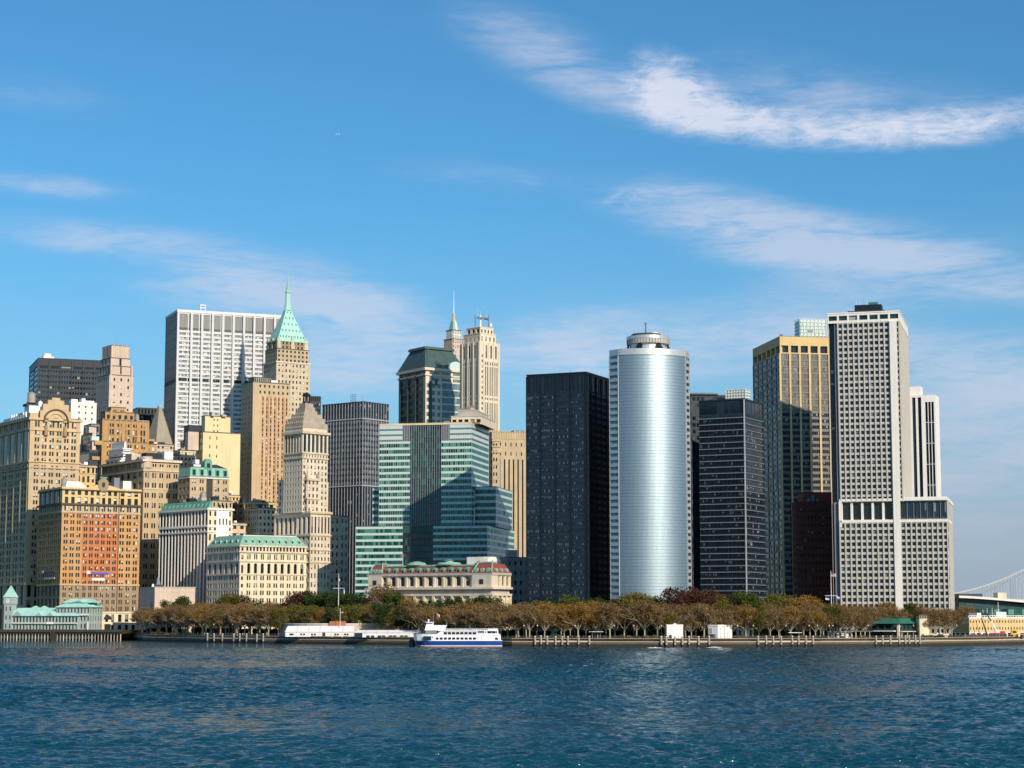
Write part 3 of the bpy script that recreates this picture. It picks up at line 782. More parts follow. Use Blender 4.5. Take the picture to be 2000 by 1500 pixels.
# --- dark slab far left
b = Bld('dark_steel_slab', 'wide charcoal steel slab behind the water tank, far left skyline', 'building', 56, 74, 205, 1850, 20, zr=740)
W_, D_ = b.W, b.D
zt, zl = b.Z(700), b.Z(719)
b.tier(0, W_, 0, D_, 0, zl, 'navy_metal', F=S(6, 48, .92, .5, .35, 'ribbon_dark', cell=2.2), L=S(2, 48, .85, .5, .35, 'ribbon_dark', cell=2.2), roof=None)
b.tier(0, W_, 0, D_, zl, zt, 'navy_metal', F=S(6, 1, .9, .28, .6, 'window_dark', sill=.0), L=S(2, 1, .9, .28, .6, 'window_dark', sill=0), roof='dark_roof')
b.fins('F', 24, zl + 3, zt, .3, .25, 'navy_metal')
for i in range(7): b.pier('F', W_ * i / 6, 0, zt, .9, .8, 'navy_metal')
m = b.part('penthouse', 'white_stone'); m.box(5, 15, 5, 18, zt, zt + 3); m.cyl(9, 10, zt + 3, zt + 6, 4, 4, 14)
b.finish(800)

# --- dark block and stepped pyramid
b = Bld('black_glass_block', 'plain near-black block behind the grey stepped pyramid', 'building', 258, 268, 345, 1900, 24, zr=820)
b.tier(0, b.W, 0, b.D, 0, b.Z(797), 'black_metal', F=S(12, 30, .6, .7, .2, 'window_black'), L=S(3, 30, .6, .7, .2, 'window_black'), roof='black_metal')
b.finish(820)
b = Bld('pyramid_roofed_tower', 'grey stone tower topped by a steep stepped pyramid left of the big white slab', 'tower', 282, 305, 338, 1700, 45, zr=860)
W_, D_ = b.W, b.D
z0, z1 = b.Z(868), b.Z(792)
b.tier(0, W_, 0, D_, 0, z0, 'limestone', F=S(5, 20, .4, .5, .5, 'window_dark'), L=S(5, 20, .4, .5, .5, 'window_dim'))
m = b.part('pyramid_roof', 'pyramid_stone')
n = 20
for i in range(n):
    t = i / n
    a = .5 * W_ * (1 - t * .88); c = .5 * D_ * (1 - t * .88)
    m.box(W_ / 2 - a, W_ / 2 + a, D_ / 2 - c, D_ / 2 + c, z0 + (z1 - z0) * t, z0 + (z1 - z0) * (i + 1.02) / n)
b.part('pyramid_cap', 'limestone').box(W_ / 2 - 1.2, W_ / 2 + 1.2, D_ / 2 - 1.2, D_ / 2 + 1.2, z1, z1 + 1.2)
b.finish(880)

# --- small blocks right of the brown tower
for (nm, lb, l, c, r_, Y, th, top, mt, nf, nr) in (
        ('apartment_block', 'small pale pink block with a dark glazed attic below the stepped pyramid', 300, 322, 352, 1560, 36, 889, 'pink_stone', 5, 6),
        ('apartment_block', 'pinkish block with arched top windows under the pyramid, beside the brown tower', 286, 305, 338, 1640, 36, 868, 'pink_stone', 4, 9),
        ('apartment_block', 'little cream block with white windows wedged beside the pale yellow tower', 340, 352, 381, 1600, 36, 880, 'cream_stone', 4, 6),
        ('apartment_block', 'grey brown block in shade against the foot of the big white slab', 352, 366, 390, 1690, 36, 862, 'grey_stone', 4, 6)):
    b = Bld(nm, lb, 'building', l, c, r_, Y, th, zr=900)
    zt = b.Z(top)
    b.tier(0, b.W, 0, b.D, zt - nr * 4 - 2, zt, mt, F=S(nf, nr, .5, .5, .4, 'window'), L=S(nf, nr, .5, .5, .4, 'window_dim'))
    b.tier(0, b.W, 0, b.D, 0, zt - nr * 4 - 2, mt, roof=None)
    b.band(0, b.W, 0, b.D, zt - 1.2, 1.0, .5, mt)
    roof_clutter(b, 0, max(1, b.W - 5), 1, max(2, b.D - 5), zt, top, 4, ('white_paint', 'grey_concrete', 'charcoal_metal'))
    b.finish(920)

# --- striped block with green mansard
b = Bld('striped_office_building', 'white and teal striped block with a green dormered mansard on its shaded side', 'building', 311, 405, 453, 1330, 42, zr=1060)
W_, D_ = b.W, b.D
zt = b.Z(994)
zu, zv = b.Z(1028), b.Z(1038)
for za, zb_ in ((0, zv), (zv, zu), (zu, zt)):
    b.face('L', 0, W_, 0, D_, za + .01, zb_, 'white_stone', S(15, 1, .66, .98 if za == 0 else .8, .28, 'window_teal', sill=.01 if za == 0 else .1))
    b.face('F', 0, W_, 0, D_, za, zb_, 'cream_stone', S(5, 9 if za == 0 else 1 if za == zv else 2, .38, .55, .5, 'window_dark'))
    b.face('R', 0, W_, 0, D_, za, zb_, 'tan_stone'); b.face('K', 0, W_, 0, D_, za, zb_, 'tan_stone')
for z, h, p in ((zv - .5, .9, .5), (zu - .4, .9, .5), (zt - .5, 1.2, 1.0)): b.band(0, W_, 0, D_, z, h, p, 'white_stone')
for i in range(16): b.pier('L', D_ * i / 15, 0, zt - 1, .62, .14, 'white_stone')
zr_ = b.Z(977)
b.part('mansard_roof', 'patina').frus(.3, 4, .3, D_ - .3, zt + .7, 3.0, 4.2, 1, D_ - 1, zr_)
for i in range(11):
    y = 2 + (D_ - 4) * (i + .5) / 11
    b.part('dormer', 'pale_patina', i).frus(.6, 2.6, y - .8, y + .8, zt + 1, 1.6, 2.6, y - .8, y + .8, zt + 4)
b.tier(3.4, W_, .1, D_, zt + .6, b.Z(978), 'tan_stone', F=S(5, 1, .4, .6, .4, 'window_dark'))
b.part('party_wall', 'white_paint').box(W_ * .34, W_ * .86, -.35, .2, b.Z(1055), b.Z(995))
for i in range(6): b.part('window', 'black_metal', ('pw', i)).box(W_ * (.45 + .14 * (i % 3)), W_ * (.5 + .14 * (i % 3)), -.42, -.3, b.Z(1024) + 9.5 * (i // 3), b.Z(1024) + 4.2 + 9.5 * (i // 3))
roof_clutter(b, 6, W_ - 5, 6, D_ - 6, b.Z(978), 22, 5)
water_tank(b, W_ * .5, D_ * .35, b.Z(978), 2.1, 4.2, 2.6)
roof_clutter(b, 5, W_ - 5, 4, D_ - 6, b.Z(978), 23, 8, ('grey_concrete', 'white_paint', 'brown_stone', 'charcoal_metal'))
b.finish(1150)

# --- turreted block behind it
b = Bld('mansard_apartment_building', 'tan block with black roof, green copper top floor and round-headed dormer', 'building', 348, 371, 447, 1400, 36, zr=940)
W_, D_ = b.W, b.D
zt, z1 = b.Z(931), b.Z(912)
b.tier(0, W_, 0, D_, 0, zt, 'tan_stone', F=S(5, 20, .5, .5, .5, 'window', 2), L=S(3, 20, .5, .5, .5, 'window_dark'))
b.part('mansard_roof', 'pale_patina').frus(0, W_, 0, D_, zt + .7, .8, W_ - .8, .8, D_, z1)
for i in range(5):
    x = W_ * (i + .5) / 5
    b.part('dormer', 'patina', i).box(x - 1.6, x + 1.6, -.2, 1, zt + 1, z1 - 1)
    b.part('window', 'black_metal', ('d', i), ('dormer', 'patina', i)).box(x - 1.0, x + 1.0, -.3, .2, zt + 1.5, z1 - 1.8)
b.part('roof', 'dark_roof', 'top').frus(1, W_ - 1, 1, D_, z1, 6, W_ - 7, 5, D_ - 3, b.Z(904))
xd = b.U(407)
b.part('dormer', 'patina', 'c').box(xd - 3, xd + 3, .3, 4, z1 - 1, b.Z(902)); arch_ring(b, xd, b.Z(902), 0, 3, .3, 4, 'patina', 'dormer_cap'); b.part('window', 'black_metal', 'c', ('dormer', 'patina', 'c')).box(xd - 1.2, xd + 1.2, .2, .5, z1, b.Z(903))
b.part('chimney', 'white_paint').box(W_ * .12, W_ * .3, 2, 3, z1, b.Z(906)); b.part('light_well_shade', 'dark_roof').box(W_ * .42, W_ * .58, -.2, .2, 0, zt)  # dark slab on the flat wall paints in the shaded court recess
b.band(0, W_, 0, D_, zt - .8, .9, .7, 'white_stone')
roof_clutter(b, 6, W_ - 8, 6, D_ - 6, b.Z(905), 24, 4, ('dark_roof', 'white_paint', 'brown_stone'))
b.finish(985)

# --- pale yellow blind tower
b = Bld('yellow_blind_tower', 'pale yellow tower with a nearly windowless front and stepped shoulders', 'building', 383, 396, 469, 1540, 32, zr=880)
W_, D_ = b.W, b.D
z1, z2 = b.Z(844), b.Z(811)
b.tier(0, W_, 0, D_, 0, z1, 'cream_paint', F=S(10, 22, .3, .38, .4, 'window', ml=1.5, mr=1, skip=lambda u, v: not (.12 < u < .18 or .3 < u < .36)), L=S(4, 26, .5, .5, .4, 'window_dim'))
b.tier(W_ * .1, W_ * .78, 4, D_ - 2, z1, z2, 'cream_paint', F=S(7, 3, .3, .35, .4, 'window_dark', skip=lambda u, v: not (.2 < u < .5)), L=S(2, 3, .3, .4))
b.part('penthouse', 'charcoal_metal').box(-7, 4, 12, 22, z1 - 8, b.Z(828)); b.part('penthouse', 'pink_stone', 1).box(-10, -1, 6, 12, z1 - 14, b.Z(843))
roof_clutter(b, W_ * .15, W_ * .65, 6, D_ - 8, z2, 25, 3, ('cream_paint', 'grey_concrete'))
b.finish(960)

# --- orange-brown striped tower
b = Bld('striped_brick_tower', 'tall tan tower with rust brick window stripes in front of the white slab', 'tower', 471, 493, 565, 1560, 33, zr=840)
W_, D_ = b.W, b.D
zt = b.Z(746)
zc = b.Z(770)
xb = W_ * .22
b.face('F', 0, xb, 0, D_, 0, zc, 'yellow_brick')
b.face('F', xb, W_, 0, D_, 0, zc, 'yellow_brick', None)
n = 7
for i in range(n):
    x = xb + (W_ - xb - 1) * (i + .5) / n
    ww = (W_ - xb) / n * .36
    m = b.part('brick_stripe', 'rust_brick', i); m.box(x - ww / 2, x + ww / 2, -.12, .05, 0, zc - 1)
    if i in (1, 3, 5): b.part('brick_stripe', 'rust_brick', ('s', i)).box(x + ww * .8, x + ww * 1.2, -.06, .05, 0, zc - 1)
    nz = 44
    for j in range(nz):
        z = zc - 4 - j * 3.55
        if z < 2: break
        b.wins.append(((x - ww / 2 + .1, -.16, z), Vector((1, 0)), ww - .2, 1.9, 'window', None))
b.face('L', 0, W_, 0, D_, 0, zc, 'tan_stone', S(4, 46, .3, .45, .35, 'window_dim'))
b.face('R', 0, W_, 0, D_, 0, zc, 'tan_stone'); b.face('K', 0, W_, 0, D_, 0, zc, 'tan_stone')
b.tier(0, W_, 0, D_, zc, zt, 'tan_stone', F=S(7, 2, .35, .45, .5, 'window_dark', ml=xb * .6), L=None)
b.tier(3, W_ * .55, 4, D_ - 5, zt, b.Z(736), 'grey_stone', F=S(8, 1, .5, .8, .5, 'window_dark', sill=.1))
m = b.part('roof_tank', 'grey_stone'); m.tube((3, 8, zt + 3), (8, 8, zt + 3), 1.8, n=12)
b.part('penthouse', 'white_paint').box(W_ * .56, W_ * .75, 6, 14, zt, b.Z(738))
b.finish(975)

# --- white pillared slab
b = Bld('white_pillared_slab', 'huge white slab tower with ten pale vertical ribs and ribbon windows', 'tower', 321, 344, 556, 1715, 22, zr=740)
W_, D_ = b.W, b.D
zt, zl, zm = b.Z(609), b.Z(647), b.Z(737)
fl = (zl - zm) / 10
zb = zm - fl * 40
q = lambda n, g='window_bright': S(10, n, .93, .52, .9, g, cell=1.45, sill=.30)
def Sx(n, g='window_bright', fh=.52): return S(10, n, .94, fh, .8, g, cell=1.45, sill=.30)
b.face('F', 0, W_, 0, D_, 0, zm - fl, 'slab_white', Sx(max(1, int((zm - fl) / fl))))
b.face('F', 0, W_, 0, D_, zm - fl, zm, 'slab_white', Sx(1, 'ribbon_dark', .75))
b.face('F', 0, W_, 0, D_, zm, zl, 'slab_white', Sx(10))
b.face('F', 0, W_, 0, D_, zl, zt, 'slab_white', S(10, 1, .92, .84, .5, 'ribbon_louver', cell=.9, sill=.08))
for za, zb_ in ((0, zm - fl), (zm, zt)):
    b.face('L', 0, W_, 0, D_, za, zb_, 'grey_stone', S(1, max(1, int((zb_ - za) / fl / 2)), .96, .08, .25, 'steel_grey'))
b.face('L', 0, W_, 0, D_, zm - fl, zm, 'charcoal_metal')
b.face('R', 0, W_, 0, D_, 0, zt, 'steel_grey'); b.face('K', 0, W_, 0, D_, 0, zt, 'steel_grey')
b.part('roof', 'white_stone').box(-.3, W_ + .3, -.6, D_ + .3, zt, zt + 2.2)
for i in range(11):
    b.pier('F', W_ * (i + .33) / 10.4 if i else .6, 0, zt + .01, 1.9, 2.0, 'slab_white')
m = b.part('antenna_rack', 'white_stone')
x = b.U(399)
for i in (-1, 1): m.box(x + i * 2 - .3, x + i * 2 + .3, 10, 10.6, zt, zt + 9)
for z in (3, 6, 8.5): m.box(x - 2.6, x + 2.6, 9.7, 10.9, zt + z, zt + z + .8)
b.part('antenna_rack', 'steel_grey', 1).box(b.U(432) - .8, b.U(432) + .8, 8, 10, zt, zt + 3.5)
roof_clutter(b, 8, W_ - 10, 14, D_ - 6, zt + 2, 5, 5)
b.finish(860)

# --- green pyramid tower
b = Bld('green_spire_tower', 'tan setback tower under a mint green pyramid and needle spire', 'tower', 516, 540, 606, 1640, 34, zr=700)
W_, D_ = b.W, b.D
D_ = b.D = max(D_, W_ * .75)
z1, z2, z3, z4 = b.Z(706), b.Z(680), b.Z(664), b.Z(660)
b.tier(0, W_, 0, D_, 0, z1, 'limestone', F=S(9, 48, .42, .5, .5, 'window', ml=1, mr=1), L=S(8, 48, .42, .5, .5, 'window_dark'))
b.tier(1, W_ - 1, 1, D_ - 1, z1, z2, 'tan_stone', F=S(8, 3, .45, .5, .5, 'window_dark'), L=S(7, 3, .45, .5, .5, 'window_dark'))
b.tier(1.8, W_ - 1.8, 1.8, D_ - 2, z2, z3, 'brown_stone', F=S(8, 2, .4, .6, .5, 'window_dark'), L=S(7, 2, .4, .6, .5, 'window_dark'))
b.band(0, W_, 0, D_, z1 - .6, 1.2, .5, 'pale_stone'); b.band(1.8, W_ - 1.8, 1.8, D_ - 2, z3 - .3, 1.0, .5, 'mint_patina')
cx, cy = W_ / 2, D_ / 2
zq = b.Z(600)
m = b.part('pyramid_roof', 'mint_patina')
hx, hy = W_ / 2 - 2.6, D_ / 2 - 2.6
prev = None
for (t, k) in ((0, 1), (.12, .93), (.35, .72), (.6, .50), (.85, .29), (1, .19)):
    cur = (hx * k, hy * k, z3 + .6 + (zq - z3) * t)
    if prev: m.frus(cx - prev[0], cx + prev[0], cy - prev[1], cy + prev[1], prev[2], cx - cur[0], cx + cur[0], cy - cur[1], cy + cur[1], cur[2])
    prev = cur
for row, (t, k, n) in enumerate(((.10, .95, 9), (.3, .77, 6), (.5, .59, 4), (.7, .42, 3), (.88, .27, 2))):
    for i in range(n):
        x = cx + (i - (n - 1) / 2) * (2 * hx * k / (n + .3))
        y = cy - hy * (k - .02)
        z = z3 + .6 + (zq - z3) * t
        b.part('dormer', 'patina', (row, i)).box(x - .55, x + .55, y - .3, y + 1.2, z, z + 1.7)
for sx in (3.2, W_ / 2, W_ - 3.2):
    b.part('gable', 'limestone', sx).frus(sx - 2, sx + 2, 1.2, 3.4, z2, sx - .9, sx + .9, 1.6, 3.2, z3 + (5 if abs(sx - W_ / 2) < 1 else 3))
for sy in (3.2, D_ / 2, D_ - 4): b.part('gable', 'tan_stone', ('l', sy)).frus(1.2, 3.4, sy - 1.8, sy + 1.8, z2, 1.6, 3.2, sy - .8, sy + .8, z3 + 3)
m = b.part('lantern', 'mint_patina')
r0 = hx * .19
m.cyl(cx, cy, zq, b.Z(588), r0 * 1.25, r0 * 1.1, 8); m.cyl(cx, cy, b.Z(588), b.Z(565), r0 * .95, r0 * .8, 8); m.cyl(cx, cy, b.Z(565), b.Z(563), r0 * 1.1, r0 * 1.1, 8)
b.part('spire', 'pale_patina').cyl(cx, cy, b.Z(563), b.Z(541), r0 * .8, r0 * .25, 8); b.part('needle', 'pale_patina').cyl(cx, cy, b.Z(541), b.Z(520), r0 * .18, .06, 6)
b.finish(800)
# ================================================================== buildings, centre
# --- cream block with green mansard, front row
b = Bld('cream_office_building', 'cream stone block with arched windows and a green dormered mansard, front row', 'building', 404, 468, 598, 1270, 37, zr=1110)
W_, D_ = b.W, b.D
z = [b.Z(p) for p in (1121, 1096, 1078, 1066, 1045)]
x0 = W_ * .075
def cream(za, zb_, nr, fw, fh, dep, g, k=1, arch=False, sill=.2, n=9, lfw=.5):
    b.face('F', x0, W_, 0, D_, za, zb_, 'cream_stone', S(n, nr, fw, fh, dep, g, k, arch=arch, sill=sill, ml=.5, mr=.8))
    b.face('F', 0, x0, 0, D_, za, zb_, 'cream_stone', S(1, nr, .42, fh * .8, dep, g, sill=sill))
    b.face('L', 0, W_, 0, D_, za, zb_, 'pale_stone', S(6 if n == 9 else 11, nr, lfw, fh, dep, 'window_dim', 2 if not arch and n == 9 else 1, arch=arch, sill=sill))
    b.face('R', 0, W_, 0, D_, za, zb_, 'cream_stone', S(6, nr, .5, fh)); b.face('K', 0, W_, 0, D_, za, zb_, 'cream_stone')
cream(0, z[0], 8, .56, .6, .5, 'window_dim', 2, lfw=.66)
cream(z[0], z[1], 1, .46, .8, .9, 'window_dark', 1, True, .06)
cream(z[1], z[2], 1, .5, .62, .5, 'window_dim', 2)
cream(z[2], z[3], 1, .6, .72, .7, 'window_dark', n=18)
for zz, h, p in ((z[0] - .5, 1, .5), (z[1] - .3, .9, .7), (z[2] - .3, 1.1, 1.0), (z[3] - .4, .9, .7)): b.band(0, W_, 0, D_, zz, h, p, 'pale_stone')
b.part('mansard_roof', 'copper_green').frus(-.3, W_ + .3, -.3, D_, z[3] + .5, 4.5, W_ - 4.5, 4, D_ - 3, z[4])
for i in range(9):
    x = 2.5 + (W_ - 5) * (i + .5) / 9
    b.part('dormer', 'pale_patina', i).box(x - .95, x + .95, 1.0, 3, z[3] + 2.0, z[3] + 4.2)
    b.part('window', 'black_metal', ('d', i), ('dormer', 'pale_patina', i)).box(x - .6, x + .6, .9, 1.2, z[3] + 2.3, z[3] + 3.8)
for i in range(5):
    y = 2.5 + (D_ - 6) * (i + .5) / 5
    b.part('dormer', 'pale_patina', ('l', i)).box(1.0, 3, y - 1.0, y + 1.0, z[3] + 2.0, z[3] + 4.2)
    b.part('window', 'black_metal', ('dl', i), ('dormer', 'pale_patina', ('l', i))).box(.9, 1.2, y - .6, y + .6, z[3] + 2.3, z[3] + 3.8)
b.part('roof', 'white_paint').box(5, W_ - 5, 5, D_ - 4, z[4] - .1, z[4] + .4)
b.part('flagpole', 'white_paint').tube((W_ * .9, 5, z[4]), (W_ * .9, 5, z[4] + 6), .12)
b.finish(1172)

# --- jumble of small roofs behind it
for (nm, lb, l, c, r_, Y, th, top, mt, nf, nr) in (
        ('apartment_block', 'tan block with striped attic behind the cream mansard building, left of the chimney', 425, 437, 480, 1350, 36, 1022, 'limestone', 3, 3),
        ('apartment_block', 'dark brown block in shadow between the white party wall and the pale corner block', 452, 476, 492, 1420, 36, 982, 'brown_stone', 2, 5),
        ('apartment_block', 'pale corner block with white windows above the cream building mansard', 489, 505, 537, 1360, 36, 993, 'cream_stone', 4, 8),
        ('apartment_block', 'tan block with brown attic just behind the pale corner block', 478, 494, 537, 1390, 36, 981, 'gold_stone', 3, 4),
        ('apartment_block', 'tan low block with blank parapet just left of the dark brown shadowed block', 436, 446, 466, 1440, 36, 968, 'gold_stone', 3, 5)):
    b = Bld(nm, lb, 'building', l, c, r_, Y, th, zr=1010)
    zt = b.Z(top)
    b.tier(0, b.W, 0, b.D, zt - nr * 4 - 2, zt, mt, F=S(nf, nr, .5, .5, .4, 'window_dim'), L=S(nf, nr, .5, .5, .4, 'window_dark'))
    b.tier(0, b.W, 0, b.D, 0, zt - nr * 4 - 2, mt, roof=None)
    b.band(0, b.W, 0, b.D, zt - 1.2, 1.2, .6, mt); b.band(0, b.W, 0, b.D, zt - nr * 2.2, .6, .4, mt)
    roof_clutter(b, 0, max(1, b.W - 5), 1, max(2, b.D - 5), zt, top, 4, ('charcoal_metal', 'grey_concrete', 'white_stone'))
    b.finish(1045)

# --- stepped pyramid limestone tower
b = Bld('stepped_limestone_tower', 'pale limestone tower with colonnaded top, stepped pyramid and dark lantern', 'tower', 536, 606, 645, 1300, 44, zr=1060)
W_, D_ = b.W, b.D
zg_, zh, zi, zj = b.Z(1098), b.Z(1075), b.Z(1045), b.Z(1000)
def lime(x0, x1, y0, y1, za, zb_, nf, nl, nr, g='window', fw=.42, fh=.55, roof=None, dep=.5, sill=.22, k=1):
    b.tier(x0, x1, y0, y1, za, zb_, 'pale_stone', F=S(nf, nr, fw, fh, dep, g, k, sill=sill), L=S(nl, nr, fw, fh, dep, 'window_dark', k, sill=sill), R=S(nl, nr, fw, fh, dep, g, k, sill=sill), roof=roof)
lime(0, W_, 0, D_, 0, zg_, 6, 8, 8)
lime(0, W_, 0, D_, zg_, zi, 6, 8, 4)
lime(0, W_, 0, D_, zi, zj, 6, 8, 1, 'window_dark', .5, .72, 'pale_stone', .6, .08)
for zz, h, p in ((zg_ - .5, 1, .6), (zh, .7, .5), (zi - .5, 1.1, .6), (zj - 1, 1.3, 1.1)): b.band(0, W_, 0, D_, zz, h, p, 'limestone')
for i in range(9): b.pier('L', D_ * (i + .0) / 8 + .01, zi, zj - 1, 1.0, .2, 'pale_stone')
# right-hand block, set back
xr = W_
lime(xr, xr + 15, 9, D_, 0, b.Z(1006), 4, 6, 14)
b.part('roof', 'tar', 'rb').box(xr, xr + 15, 9, D_, b.Z(1006), b.Z(1006) + 1)
b.band(xr + .2, xr + 15, 9, D_, b.Z(1098), 1, .6, 'limestone'); b.band(xr + .2, xr + 15, 9, D_, b.Z(1045), 1, .6, 'limestone'); b.band(xr + .2, xr + 15, 9, D_, b.Z(1008), 1.3, 1, 'limestone')
lime(xr + 15, xr + 25, 12, D_, 0, b.Z(1004), 3, 6, 14, roof='tar')
# upper tower: its own corner at px 586
xs = b.U(588) ; ys = 6.0
sx0, sx1 = W_ * .02, W_ * 1.02
sd = D_ * .62
zk, zl2, zm2, zn = b.Z(930), b.Z(893), b.Z(845), b.Z(834)
# mid shoulders
lime(-.5, W_ * .55, 3, D_ * .9, zj, b.Z(935), 3, 7, 5, roof='pale_stone')
b.band(-.5, W_ * .55, 3, D_ * .9, b.Z(938), 1.1, .8, 'limestone'); b.band(-.5, W_ * .55, 3, D_ * .9, b.Z(975), .9, .7, 'limestone')
for i in range(7): b.pier('L', 4 + (D_ * .9 - 6) * i / 6, b.Z(972), b.Z(945), .9, .5, 'pale_stone', x0=-.5)
ax0 = W_ * .06 - 3.4
ax1, ay0, ay1 = ax0 + 21.3, 6.3, 6.3 + 20.3
lime(ax0, ax1, ay0, ay1, zj, zl2, 7, 7, 9)
lime(ax1 - .2, ax1 + 3.2, ay0 + 3, ay1, zj, b.Z(940), 1, 3, 5, roof='pale_stone')
lime(ax0, ax1, ay0, ay1, zl2, b.Z(884), 9, 9, 1, 'window_dark', .4, .5)
lime(ax0 + .2, ax1 - .2, ay0 + .2, ay1 - .2, b.Z(884), zm2, 6, 6, 1, 'window_teal', .56, .86, None, .55, .07)
for i in range(7):
    b.pier('L', ay0 + 1 + (ay1 - ay0 - 2) * i / 6, b.Z(884), zm2, .9, .2, 'pale_stone', x0=ax0)
    if i: b.pier('F', ax0 + (ax1 - ax0) * i / 6 - .4, b.Z(884), zm2, .9, .2, 'pale_stone', y0=ay0)
for zz, h, p in ((zl2 - .5, 1.0, .6), (b.Z(885), .9, .6), (zm2 - .2, 1.6, 1.3)): b.band(ax0, ax1, ay0, ay1, zz, h, p, 'limestone')
lime(ax0 + .4, ax1 - .4, ay0 + .4, ay1 - .4, zm2 + 1.2, zn, 1, 1, 1, 'window_dark', .05, .1, None)
m = b.part('pyramid_roof', 'cap_stone')
cx, cy = (ax0 + ax1) / 2, (ay0 + ay1) / 2
zt = b.Z(783)
steps = [(1.0, 0), (.88, .2), (.72, .40), (.52, .56), (.42, .70), (.33, .84), (.26, 1.0)]
hw, hd = (ax1 - ax0) / 2 - .2, (ay1 - ay0) / 2 - .2
for (k0, t0), (k1, t1) in zip(steps[:-1], steps[1:]):
    m.frus(cx - hw * k0, cx + hw * k0, cy - hd * k0, cy + hd * k0, zn + (zt - zn) * t0, cx - hw * (k0 * .85 + k1 * .15), cx + hw * (k0 * .85 + k1 * .15), cy - hd * (k0 * .85 + k1 * .15), cy + hd * (k0 * .85 + k1 * .15), zn + (zt - zn) * t1 + .02)
for r_, (k0, t0) in enumerate(steps[:4]):
    for i in range(9 - r_):
        y = cy - hd * k0 + 2 * hd * k0 * (i + .5) / (9 - r_)
        b.part('balustrade', 'limestone', r_).box(cx - hw * k0 - .25, cx - hw * k0 + .3, y - .5, y + .5, zn + (zt - zn) * t0, zn + (zt - zn) * t0 + 1.2)
m = b.part('lantern', 'black_metal')
for i in (-1, 1):
    for j in (-1, 1): m.box(cx + i * 1.3 - .35, cx + i * 1.3 + .35, cy + j * 1.3 - .35, cy + j * 1.3 + .35, zt - 1, b.Z(768))
m.cyl(cx, cy, zt - 1.5, zt + 1.5, 3.4, 2.6, 10); m.cyl(cx, cy, zt + 1, b.Z(768), 1.0, 1.0, 8); m.cyl(cx, cy, b.Z(768), b.Z(764), 3.1, 2.4, 12); m.cyl(cx, cy, b.Z(764), b.Z(760.5), 2.3, .5, 12)
for sx in (-.5, W_ * .55): b.part('urn', 'limestone', sx).frus(sx - .7, sx + .7, 2.4, 3.8, b.Z(935), sx - .3, sx + .3, 2.8, 3.4, b.Z(918))
b.finish(1165)

b = Bld('dark_glass_slab', 'black ribbed slab peeking out behind the stepped pyramid top', 'building', 561, 568, 626, 1760, 12, zr=800)
b.tier(0, b.W, 0, b.D, 0, b.Z(774), 'charcoal_metal', F=S(14, 40, .7, .7, .3, 'window_black'), L=S(2, 40, .7, .7, .3, 'window_black'), roof='black_metal')
b.fins('F', 14, 0, b.Z(774), .5, .4, 'black_metal')
b.finish(800)

# --- grey ribbed tower
b = Bld('grey_ribbed_tower', 'grey tower with thin white vertical ribs, seen on its corner', 'tower', 629, 708.5, 759, 1500, 52, zr=850)
W_, D_ = b.W, b.D
zt = b.Z(786)
for za, zb_, nr, g in ((0, b.Z(948), 22, 'ribbon_dark'), (b.Z(948), b.Z(817), 12, 'ribbon_grey'), (b.Z(817), zt, 2, 'ribbon_dark')):
    b.face('F', 0, W_, 0, D_, za, zb_, 'charcoal_metal', S(10, nr, .9, .6, .2, g, cell=1.4))
    b.face('L', 0, W_, 0, D_, za, zb_, 'charcoal_metal', S(14, nr, .9, .6, .2, g, cell=1.4))
    b.face('R', 0, W_, 0, D_, za, zb_, 'charcoal_metal'); b.face('K', 0, W_, 0, D_, za, zb_, 'charcoal_metal')
b.part('roof', 'charcoal_metal').box(-.2, W_ + .2, -.2, D_ + .2, zt, zt + 1)
for i in range(11): b.pier('F', W_ * i / 10, 0, zt + .5, .34, .22, 'grey_rib', name='rib')
for i in range(15): b.pier('L', D_ * i / 14, 0, zt + .5, .34, .22, 'grey_rib', name='rib')
for zz in (b.Z(948), b.Z(817)): b.band(0, W_, 0, D_, zz - .4, .8, .55, 'grey_rib', 'belt_course')
m = b.part('antenna_frame', 'steel_grey')
x, y = 3, D_ * .24
for i in range(4): m.box(x - .1, x + .1, y + i * 1.8 - .1, y + i * 1.8 + .1, zt, zt + 7.5)
for k in range(5): m.box(x - .1, x + .1, y, y + 5.4, zt + 1.5 + k * 1.4, zt + 1.7 + k * 1.4)
b.part('antenna', 'steel_grey').tube((1.5, 2, zt), (1.5, 2, zt + 4), .15)
b.finish(1020)

# --- mansard-roofed glass tower
b = Bld('mansard_glass_tower', 'blue glass tower with beige corner piers under a huge dark green mansard', 'tower', 779, 831, 905, 1640, 34, zr=770)
W_, D_ = b.W, b.D
ze = b.Z(722)
zb = b.Z(745)
b.face('L', 0, W_, 0, D_, 0, ze, 'slate_green', S(3, 36, .9, .62, .4, 'ribbon_navy', cell=1.5, ml=3, mr=3))
b.face('F', 0, W_, 0, D_, zb, ze, 'ivory', S(3, 2, .85, .5, .4, 'ribbon_blue', cell=1.5, ml=3))
xk = W_ * .42
b.face('F', 0, xk, 0, D_, 0, zb, 'ivory', S(3, 34, .6, .55, .6, 'ribbon_blue', cell=1.4))
b.face('F', xk, W_, 0, D_, 0, zb, 'ivory', S(1, 34, .95, .82, .5, 'ribbon_blue', cell=1.4, sill=.12))
b.face('R', 0, W_, 0, D_, 0, ze, 'ivory'); b.face('K', 0, W_, 0, D_, 0, ze, 'ivory')
b.part('corner_notch', 'slate_green').box(W_ * .10, W_ * .17, -.25, .3, 0, ze)
b.part('arch_opening', 'ribbon_navy').box(W_ * .25, W_ * .31, -.2, .1, b.Z(752), b.Z(740))
b.band(0, W_, 0, D_, ze - .3, 2.2, 2.0, 'ivory'); b.band(0, W_, 0, D_, b.Z(733), 1.4, .9, 'ivory')
